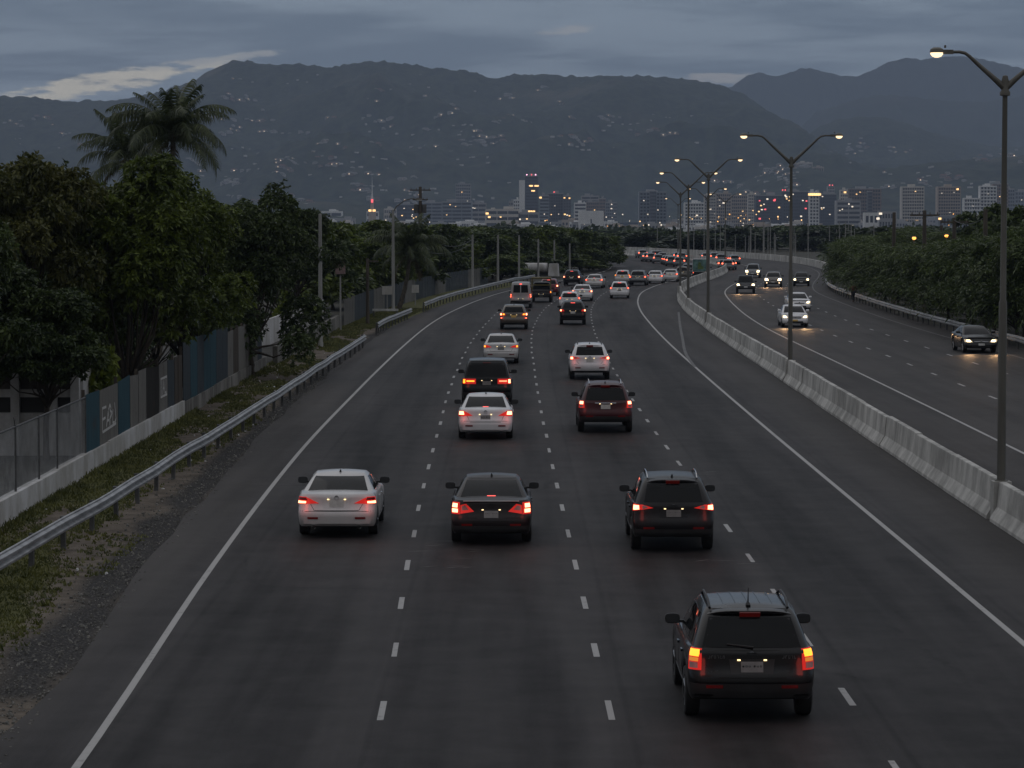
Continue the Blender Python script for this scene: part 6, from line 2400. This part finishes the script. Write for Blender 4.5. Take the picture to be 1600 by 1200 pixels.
    # --- a car's own tail lamps throw a little red on what is near
    if glow:
        for sg in (-1, 1):
            ld = bpy.data.lights.new('tail_glow', 'POINT')
            ld.energy = glow; ld.color = (1.0, 0.10, 0.07); ld.shadow_soft_size = 0.10
            lo_ = bpy.data.objects.new('tail_glow', ld); link(lo_, g)
            p = rear(sg * 0.84, zr - 0.12)
            lo_.location = (p.x, p.y - 0.32, p.z - 0.05)
    return g


def lane_yaw(X, Y):
    return -math.atan((XC(Y + 3) - XC(Y - 3)) / 6)


def put(px, py):
    x, y, _ = at(px, py)
    return x, y


def lamp_q(a0, a1, z0, z1, sk=0.0):
    return [(a0, z0), (a1, z0), (a1 - sk, z1), (a0 - sk, z1)]


def car(name, kind, mat, px, py, label, group='cars heading away in the near lanes', dyaw=0.0, **k):
    X, Y = put(px, py)
    yaw = lane_yaw(X, Y) + dyaw
    if k.get('oncoming'):
        yaw += math.pi
    return build_car(name, kind, M[mat], X, Y, yaw, label, group=group, **k)


M['amber_hot'] = lamp('bright_amber_lamp', (1.0, 0.27, 0.02), 3.0, (0.4, 0.15, 0.02))


def strokes_on(g, y, pieces, mat='chrome'):
    """small raised chrome letter strokes on a tailgate"""
    for (x0, z, n, sp, h) in pieces:
        mb = MB()
        for i in range(n):
            x = x0 + i * sp
            mb.box((x, 0, z + h * 0.4 * (1 if i % 2 else -1)), (sp * 0.7, 0.008, h * 0.2))
            mb.box((x - sp * 0.22 * (1 if i % 3 else -1), 0.0005, z), (sp * 0.2, 0.009, h))
            if i % 3 != 1:
                mb.box((x + sp * 0.25, 0.001, z), (sp * 0.18, 0.009, h))
        o = mb.build('lettering', M[mat], g)
        o.location = (0, y, 0)
        o['kind'] = 'stuff'


M_RED = 'red_lens'
SEDAN_T = dict(L=4.85, W=1.83, H=1.41)
# 1 black suv, amber lamps
g = car('suv', 'suv', 'p_black', 1167, 1116, 'black suv with lit amber tail lamps and roof rails, nearest to the viewer',
        over=dict(L=4.66, W=1.89, H=1.665, zb=0.34, rear_w=(0.72, 0.60), wb=0.87, wt=0.675),
        tails=[dict(lens=[(.73, .79), (.97, .79), (.97, 1.09), (.72, 1.09)], bulbs=[dict(q=[(.765, .98), (.945, .98), (.945, 1.075), (.755, 1.075)], mat='amber_hot'),
                                                                                 dict(q=[(.775, .91), (.94, .91), (.945, .965), (.77, .965)], mat='amber_dim'), dict(q=[(.78, .815), (.93, .815), (.935, .895), (.78, .895)], mat='clear_lens')])],
        rails='trim', spoiler=True, fin=False, stop=False, plate='platedark', lower_trim=(0.40, 0.60), wiper=True, ribs=True, badge='oval', glow=1.3, band=M['trim'], plate_z=0.84)
strokes_on(g, -2.33 + 0.075, [(-.62, 0.985, 6, .042, .045), (.45, 0.985, 5, .042, .045), (-.62, 0.77, 5, .04, .03), (-.60, .715, 5, .035, .025), (.46, 0.77, 4, .04, .03), (.46, .715, 5, .035, .025)])

# 2 graphite crossover
XT = dict(L=4.64, W=1.83, H=1.635, rear_w=(0.64, 0.56), zb=0.33)
XTAIL = lambda hotq, hm='tail_core': [dict(lens=[(.44, .985), (1.00, .90), (1.02, 1.065), (.66, 1.05)], bulbs=[dict(q=hotq, mat=hm), dict(q=[(.55, .985), (.68, .955), (.68, 1.03), (.62, 1.03)], mat='clear_lens')])]
car('suv', 'suv', 'p_graphite', 1049, 857, 'dark graphite crossover with sloping red lamps and a lit plate, in the right lane', over=XT,
    tails=XTAIL([(.75, .95), (.93, .93), (.94, 1.035), (.76, 1.035)], 'tail_hot'), rails='chrome', spoiler=True, stop=False, plate='platedark', lower_trim=(0.36, 0.52), glow=1.1, badge='oval', plate_z=0.87)
# 3 dark saloon in the middle
g = car('sedan', 'sedan', 'p_brown', 768, 845, 'dark grey saloon with tall bright twin tail lamps, middle of the front row', over=dict(L=4.78, W=1.83, H=1.45),
        tails=[dict(lens=[(.70, .70), (.98, .70), (.97, .965), (.70, .965)], bulbs=[dict(q=[(.755, .845), (.925, .845), (.915, .935), (.755, .935)], mat='tail_hot'), dict(q=[(.745, .735), (.92, .735), (.925, .815), (.745, .815)], mat='tail_hot')]),
               dict(lens=[(.38, .76), (.685, .71), (.685, .90), (.56, .93)], bulbs=[dict(q=[(.50, .80), (.66, .78), (.66, .88), (.58, .90)], mat='clear_lens')])],
        badge='oval', stop=True, glow=1.1, plate='platedark', lower_trim=(0.30, 0.44), plate_z=0.70)
strokes_on(g, -2.39 + 0.115, [(-.60, 0.90, 6, .03, .025), (.42, 0.90, 5, .03, .025)])
mb = MB(); mb.box((0, -2.39 + .125, 0.995), (1.25, 0.05, 0.018)); mb.build('trunk_lip', M['p_silver'], g)
# 4 pale saloon front left
BMW = [dict(lens=[(.40, .80), (.985, .775), (.985, .94), (.70, .945)], bulbs=[dict(q=[(.70, .80), (.955, .79), (.955, .845), (.70, .845)], mat='tail_hot'), dict(q=[(.66, .87), (.93, .87), (.92, .925), (.70, .925)], mat='stop_off')])]
car('sedan', 'sedan', 'p_silver', 530, 834, 'pale silver saloon braking beside the left edge line, leftmost of the front row', over=SEDAN_T, tails=BMW, stop=None, exhaust=True, glow=1.1, plate='plate', plate_z=0.79)
# 5 white saloon
car('sedan', 'sedan', 'p_white', 759, 684, 'white saloon with lit high stop lamp directly behind the boxy black suv', over=dict(L=4.8, W=1.82, H=1.45),
    tails=[dict(lens=[(.42, .80), (.99, .77), (.98, .95), (.70, .955)], bulbs=[dict(q=[(.70, .83), (.93, .82), (.93, .93), (.72, .935)], mat='tail_hot')])], stop=True, exhaust=True, glow=1.1, plate='platedark', plate_z=0.74)
# 6 maroon suv
g = car('suv', 'suv', 'p_maroon', 945, 674, 'maroon suv with a chrome strip above its white plate', over=dict(L=4.88, W=1.88, H=1.70, rear_w=(0.69, 0.585), zb=0.36),
        tails=[dict(lens=[(.72, .86), (.98, .86), (.97, 1.09), (.72, 1.09)], bulbs=[dict(q=[(.76, .985), (.93, .985), (.93, 1.075), (.76, 1.075)], mat='tail_hot'), dict(q=[(.77, .88), (.92, .88), (.92, .965), (.77, .965)], mat='clear_lens')])],
        rails='chrome', spoiler=True, stop=False, chrome_strip=True, plate='plate', lower_trim=(0.38, 0.58), glow=0.9, badge='oval', plate_z=0.90)
strokes_on(g, -2.44 + 0.075, [(-.60, 1.04, 5, .04, .035), (.42, 1.04, 5, .04, .035), (-.60, .80, 3, .035, .025), (.52, .78, 2, .04, .03)])
# 7 boxy black suv
car('suv', 'box', 'p_black', 761, 634, 'boxy black suv with one side flashing amber, ahead of the white saloon',
    tails=[dict(lens=[(.42, .90), (.97, .90), (.97, 1.10), (.42, 1.10)], bulbs=[dict(q=[(.84, .93), (.94, .93), (.94, 1.075), (.84, 1.075)], mat='tail_hot', left='amber_hot'), dict(q=[(.48, .985), (.78, .985), (.78, 1.035), (.48, 1.035)], mat='tail_core', left='amber_core')])],
    spoiler=False, stop=False, plate='platedark', antenna=False, lower_trim=(0.40, 0.58), glow=0.9, badge='oval')
# 8 white crossover
car('suv', 'suv', 'p_white', 921, 592, 'white crossover with roof rails just ahead of the maroon suv', over=XT, tails=XTAIL([(.76, .94), (.92, .93), (.93, 1.03), (.77, 1.03)], 'tail_hot'), rails='trim', spoiler=True, stop=False, plate='plate', lower_trim=(0.33, 0.42), glow=0.9, badge='oval', plate_z=0.88)
# 9 silver saloon
car('sedan', 'sedan', 'p_silver', 783, 567, 'silver saloon with small amber tail lamps ahead of the boxy black suv', over=dict(L=4.5, W=1.78, H=1.46),
    tails=[dict(lens=[(.46, .83), (.97, .80), (.96, .93), (.66, .93)], bulbs=[dict(q=[(.78, .83), (.90, .83), (.90, .91), (.78, .91)], mat='amber_core')])], stop=False, plate='platedark', detail=2)
# 10 bronze suv
car('suv', 'suv', 'p_bronze', 803, 514, 'bronze suv with amber and red lamps right behind the white van', over=dict(L=4.5, W=1.84, H=1.62, rear_w=(0.66, 0.55)),
    tails=[dict(lens=[(.50, .93), (.98, .90), (.98, 1.07), (.66, 1.07)], bulbs=[dict(q=[(.80, .93), (.95, .93), (.95, 1.05), (.80, 1.05)], mat='tail_hot'), dict(q=[(.60, .95), (.72, .95), (.72, 1.03), (.60, 1.03)], mat='amber_core')]),
           dict(lens=[(.72, .70), (.90, .70), (.90, .80), (.72, .80)], bulbs=[dict(q=[(.77, .72), (.87, .72), (.87, .78), (.77, .78)], mat='tail_core')])], stop=None, plate='plateyellow', detail=1, lower_trim=(.32, .44), glow=0.7)
# 11 black compact suv
car('suv', 'suv', 'p_black', 895, 507, 'black compact suv with a broad lit stop lamp under its pale roof', over=dict(L=4.4, W=1.80, H=1.64, rear_w=(0.66, 0.56)),
    tails=[dict(lens=[(.56, .94), (.98, .92), (.98, 1.06), (.66, 1.06)], bulbs=[dict(q=[(.78, .94), (.95, .94), (.95, 1.04), (.78, 1.04)], mat='tail_hot')])], stop=True, plate='plate', detail=1, lower_trim=(.33, .50), glow=0.7, rails='chrome')
# 12 white van
car('van', 'van', 'p_offwhite', 814, 481, 'white van with split rear windows and stacked red lamps in the left lane', cat='van', over=dict(H=2.12),
    tails=[dict(lens=[(.74, .86), (.96, .86), (.96, 1.14), (.74, 1.14)], bulbs=[dict(q=[(.78, 1.02), (.92, 1.02), (.92, 1.12), (.78, 1.12)], mat='tail_core'), dict(q=[(.78, .88), (.92, .88), (.92, .97), (.78, .97)], mat='tail_core')])],
    stop=True, plate='platedark', detail=1, antenna=False, lower_trim=(.40, .62), door2=True, badge=False, glow=0.7, plate_z=0.66)
SIMPLE = lambda m='tail_core': [dict(lens=[(.56, .80), (.97, .79), (.97, .94), (.66, .94)], bulbs=[dict(q=[(.74, .81), (.93, .81), (.93, .92), (.75, .92)], mat=m)])]
SIMPLE_H = lambda m='tail_core': [dict(lens=[(.66, .86), (.97, .86), (.95, 1.04), (.66, 1.04)], bulbs=[dict(q=[(.74, .88), (.92, .88), (.92, 1.0), (.75, 1.0)], mat=m)])]
car('hatchback', 'hatch', 'p_white', 890, 484, 'small white hatchback mostly hidden behind the black compact suv', over=dict(H=1.48, L=3.9, W=1.68, wb=.76, wt=.58), tails=SIMPLE_H('tail_core'), stop=True, detail=1, plate='plate')
car('sedan', 'sedan', 'p_white', 910, 470, 'white saloon with a bright right tail lamp just ahead of the small hatchback', tails=SIMPLE('tail_hot'), stop=True, detail=1)
car('hatchback', 'hatch', 'p_white', 968, 466, 'white hatchback alone in the right lane before the bend', over=dict(W=1.76, H=1.55), tails=SIMPLE_H('tail_core'), stop=True, detail=1, plate='platedark')
# the truck beside the van
g = car('pickup_truck', 'pickup', 'p_brown', 846, 472, 'dark pickup truck with a yellow load cage beside the white van', cat='truck',
        tails=[dict(lens=[(.78, .80), (.95, .80), (.95, .98), (.78, .98)], bulbs=[dict(q=[(.82, .83), (.93, .83), (.93, .95), (.82, .95)], mat='amber_core')])], stop=None, detail=1, antenna=False, lower_trim=(.5, .66))
cg = MB()
for x in (-.8, .8):
    for y in (-2.3, -1.5, -0.8):
        cg.box((x, y, 1.55), (0.06, 0.06, 1.05))
for z in (1.5, 2.05):
    for x in (-.8, .8):
        cg.box((x, -1.55, z), (0.05, 1.5, 0.07))
    cg.box((0, -2.3, z), (1.6, 0.05, 0.07)); cg.box((0, -.8, z), (1.6, 0.05, 0.07))
cg.box((0, -1.55, 2.12), (1.7, 1.65, 0.06))
cg.build('load_cage', M['p_olive'], g)
car('suv', 'suv', 'p_red', 858, 462, 'red suv with bright lamps ahead of the pickup truck', over=dict(H=1.62, L=4.4, W=1.78), tails=SIMPLE_H('tail_hot'), stop=True, detail=1)
car('suv', 'suv', 'p_black', 894, 446, 'black suv alone in the left lane at the start of the bend', over=dict(H=1.7), tails=SIMPLE_H('tail_hot'), stop=True, detail=1, lower_trim=(.33, .5))
car('sedan', 'sedan', 'p_silver', 929, 450, 'silver saloon with three lit red lamps near the start of the bend', tails=SIMPLE('tail_core'), stop=True, detail=1)
car('hatchback', 'hatch', 'p_silver', 973, 443, 'pale hatchback beyond the white hatchback in the right lane', over=dict(H=1.52), tails=SIMPLE_H('amber_core'), stop=True, detail=1, plate='plateyellow')
car('suv', 'suv', 'p_grey', 997, 446, 'grey suv left of the queue at the crest', over=dict(H=1.66), tails=SIMPLE_H('tail_core'), stop=False, detail=1, lower_trim=(.33, .5))
car('sedan', 'sedan', 'p_white', 1023.5, 443, 'white saloon second in the queue along the barrier at the crest', tails=SIMPLE('tail_core'), stop=False, detail=1)
car('sedan', 'sedan', 'p_silver', 1047.5, 440, 'silver saloon third in the queue along the barrier at the crest', tails=SIMPLE('tail_core'), stop=False, detail=1)
car('hatchback', 'hatch', 'p_bronze', 1066, 436, 'bronze hatchback at the barrier end of the queue', tails=SIMPLE_H('tail_hot'), stop=False, detail=1)

# the jam beyond the crest: one small car copied along the far bend
proto = None
FAR = [(1004, 401), (1010.5, 406.5), (1016.5, 407), (1022, 402.5), (1027, 402.5), (1028, 409.5), (1034, 406), (1041.5, 411), (1045, 412), (1049, 413.5), (1058, 405), (1064, 406.5), (1061, 415), (1076, 428),
       (1094, 431), (1099, 429), (1102, 406.5), (1115, 406), (1131, 419.5), (1137, 420), (1141, 419), (1144, 410.5), (1147, 411), (1125, 409)]
for i, (px, py) in enumerate(FAR):
    X, Y = put(px, py + 2)
    if proto is None:
        proto = build_car('distant_car', 'hatch', M['p_grey'], X, Y, lane_yaw(X, Y), 'small dark car with red lamps lit in the jam beyond the crest', group='cars in the jam beyond the crest',
                          over=dict(W=1.78), tails=[dict(lens=[(.64, .86), (.95, .86), (.95, 1.03), (.64, 1.03)], mat='tail_core', bulbs=())], stop=False, detail=0, antenna=False, badge=False)
        c = proto
    else:
        c = copy_tree(proto)
        c.rotation_euler = (0, 0, lane_yaw(X, Y))
        c.location = (X, Y, 0)

# panel truck with a teal picture on its back
X, Y = put(1093, 434)
g = empty('panel_truck', (X, Y, 0), lane_yaw(X, Y), 'panel truck with a teal and green picture on its rear doors beyond the crest', 'truck', 'cars heading away in the near lanes')
M['teal'] = surf('teal_print', (0.10, 0.22, 0.22), 0.5, var=0.5, scale=1.2, color2=(0.20, 0.36, 0.33))
M['leafprint'] = surf('green_print', (0.12, 0.19, 0.05), 0.5, var=0.4, scale=3)
mb = MB(); mb.box((0, 1.8, 1.5), (1.75, 3.2, 1.55)); mb.build('cargo_box', M['p_white'], g)
mb = MB(); mb.box((0, 0.185, 1.5), (1.66, 0.03, 1.45)); d_ = mb.build('rear_door', M['teal'], g)
mb = MB(); mb.box((0.0, 0.165, 1.62), (0.55, 0.012, 0.55), 0, 0, taper=0.4); mb.box((0.12, 0.164, 1.22), (0.7, 0.012, 0.35)); mb.build('picture', M['leafprint'], d_)
mb = MB(); mb.box((0, 4.2, 1.05), (1.7, 1.5, 1.3), taper=0.85); mb.build('cab', M['p_white'], g)
mb = MB(); mb.box((0, 2.4, 0.55), (1.5, 4.8, 0.3)); mb.build('chassis', M['under'], g)
for sg in (-1, 1):
    for yy in (1.1, 4.2):
        o = link(bpy.data.objects.new('wheel', TYRE_ME), g); o.location = (sg * .72, yy, .335)
    mb = MB(); mb.box((sg * .7, 0.17, 0.62), (0.2, 0.04, 0.12)); mb.build('tail_light', M['tail_core'], g)

# oncoming cars ---------------------------------------------------------------
ONC = 'cars coming towards the viewer'
car('sedan', 'sedan', 'p_black', 1529, 551, 'black oncoming saloon with its headlamps lit beside the right guard rail', ONC, oncoming=True, heads=dict(z=.66), stop=None, badge=False, detail=2, spots=110, dyaw=0.03, antenna=False)
car('sedan', 'sedan', 'p_white', 1241, 511, 'white oncoming saloon half hidden by the second lamp post', ONC, oncoming=True, heads=dict(z=.70, plate='plateyellow'), stop=None, badge=False, detail=2, spots=150, antenna=False, over=dict(L=4.55, W=1.78, H=1.47), mirror=M['p_white'])
car('sedan', 'sedan', 'p_white', 1248, 486, 'white oncoming saloon close behind the first one', ONC, oncoming=True, heads=dict(z=.70, plate='plateyellow'), stop=None, badge=False, detail=1, antenna=False, mirror=M['p_white'])
car('pickup_truck', 'pickup', 'p_graphite', 1165, 458.5, 'dark oncoming pickup with two round bright headlamps in the inner lane', ONC, cat='truck', oncoming=True, heads=dict(z=.84, q=[(.58, .78), (.84, .78), (.86, .92), (.60, .92)]), stop=None, badge=False, detail=1, spots=140, antenna=False, over=dict(W=1.86))
car('suv', 'suv', 'p_bronze', 1208, 448.5, 'oncoming suv with dazzling headlamps and lit fog lamps', ONC, oncoming=True, heads=dict(z=.80, fog=True, q=[(.50, .70), (.86, .70), (.88, .90), (.54, .90)]), stop=None, badge=False, detail=1, spots=160, antenna=False, over=dict(H=1.6))
car('suv', 'suv', 'p_grey', 1176, 434, 'small distant oncoming suv following the dark pickup', ONC, oncoming=True, heads=dict(z=.80, fog=True, q=[(.50, .70), (.84, .70), (.86, .90), (.54, .90)]), stop=None, badge=False, detail=1, antenna=False)
car('hatchback', 'hatch', 'p_graphite', 1252, 447, 'small dark oncoming hatchback keeping to the outer edge line', ONC, oncoming=True, heads=dict(z=.70, q=[(.52, .64), (.78, .64), (.80, .78), (.56, .78)]), stop=None, badge=False, detail=1, antenna=False)

# yellowish and white tanks parked beyond the rail
X, Y = xat(840, 330), 330
g = empty('tank_truck', (X - 6.0, Y + 8, 0), -0.15, 'parked white tank truck beyond the left guard rail above the yellow load cage', 'truck')
g.location = (xat(836, 350), 350, 0)
mb = MB(); mb.tube([(-1.3, 0, 1.2), (1.5, 0, 1.2)], 0.6, 14); mb.build('tank', M['whitewall'], g, smooth=40)
mb = MB(); mb.box((2.3, 0, 0.95), (1.2, 1.5, 1.5), taper=0.85); mb.build('cab', M['whitewall'], g)
mb = MB(); mb.box((0.6, 0, 0.4), (4.4, 1.2, 0.35)); mb.build('chassis', M['under'], g)

# ------------------------------------------------------------------ the walker on the far shoulder
def skin_body(name, verts, edges, radii, root, mat, parent=None, sub=1):
    me = bpy.data.meshes.new(name)
    me.from_pydata(verts, edges, [])
    me.materials.append(mat)
    o = link(bpy.data.objects.new(name, me), parent)
    sk = o.modifiers.new('skin', 'SKIN')
    sk.use_smooth_shade = True
    for i, r in enumerate(radii):
        me.skin_vertices[0].data[i].radius = (r, r) if not isinstance(r, tuple) else r
        me.skin_vertices[0].data[i].use_root = (i == root)
    sb = o.modifiers.new('sub', 'SUBSURF'); sb.levels = sub; sb.render_levels = sub
    return o


px_, py_ = 1333, 469
Yp = 247.0
Xp = min(xat(1333, Yp), XH(Yp) - 0.35)
pe = empty('person', (Xp, Yp, 0), 0.15, 'person in a red top and dark trousers walking along the right guard rail', 'person')
M['skin'] = surf('brown_skin', (0.10, 0.055, 0.035), 0.6)
M['redtop'] = surf('red_cloth', (0.17, 0.03, 0.03), 0.85)
M['trousers'] = surf('dark_cloth', (0.03, 0.03, 0.038), 0.9)
#            0 pelvis      1 waist       2 chest       3 neck       4 head        5 crown
bv = [(0, 0, .95), (0, 0, 1.12), (0, .02, 1.36), (0, .02, 1.50), (0, .04, 1.60), (0, .05, 1.72),
      (.10, 0, .90), (.11, .20, .50), (.11, .12, .09), (.11, .26, .04),       # right leg forward
      (-.10, 0, .90), (-.11, -.10, .50), (-.11, -.36, .16), (-.11, -.26, .05),
      (.20, .02, 1.42), (.26, -.10, 1.14), (.25, .06, .90), (.25, .10, .80),
      (-.20, .02, 1.42), (-.26, .10, 1.14), (-.25, .28, .95), (-.25, .34, .87)]
be = [(0, 1), (1, 2), (2, 3), (3, 4), (4, 5), (0, 6), (6, 7), (7, 8), (8, 9), (0, 10), (10, 11), (11, 12), (12, 13), (2, 14), (14, 15), (15, 16), (16, 17), (2, 18), (18, 19), (19, 20), (20, 21)]
brr = [.13, .12, .14, .055, .10, .085, .085, .06, .042, .04, .085, .06, .042, .04, .055, .042, .033, .03, .055, .042, .033, .03]
skin_body('body', bv, be, brr, 0, M['skin'], pe)
tv = [bv[i] for i in (1, 2, 14, 15, 18, 19)]
skin_body('shirt', [(0, 0, .98)] + tv, [(0, 1), (1, 2), (2, 3), (3, 4), (2, 5), (5, 6)], [.155, .145, .165, .075, .06, .075, .06], 0, M['redtop'], pe)
skin_body('trousers', [(0, 0, .97), (.10, 0, .88), (.11, .20, .50), (.11, .13, .14), (-.10, 0, .88), (-.11, -.10, .50), (-.11, -.33, .20)], [(0, 1), (1, 2), (2, 3), (0, 4), (4, 5), (5, 6)], [.145, .105, .08, .06, .105, .08, .06], 0, M['trousers'], pe)
mb = MB(); mb.lathe([(0, 1.76), (.085, 1.735), (.115, 1.68), (.112, 1.62), (.09, 1.60)], (0, .035, 0), n=12); mb.build('hair', M['under'], pe, smooth=60)
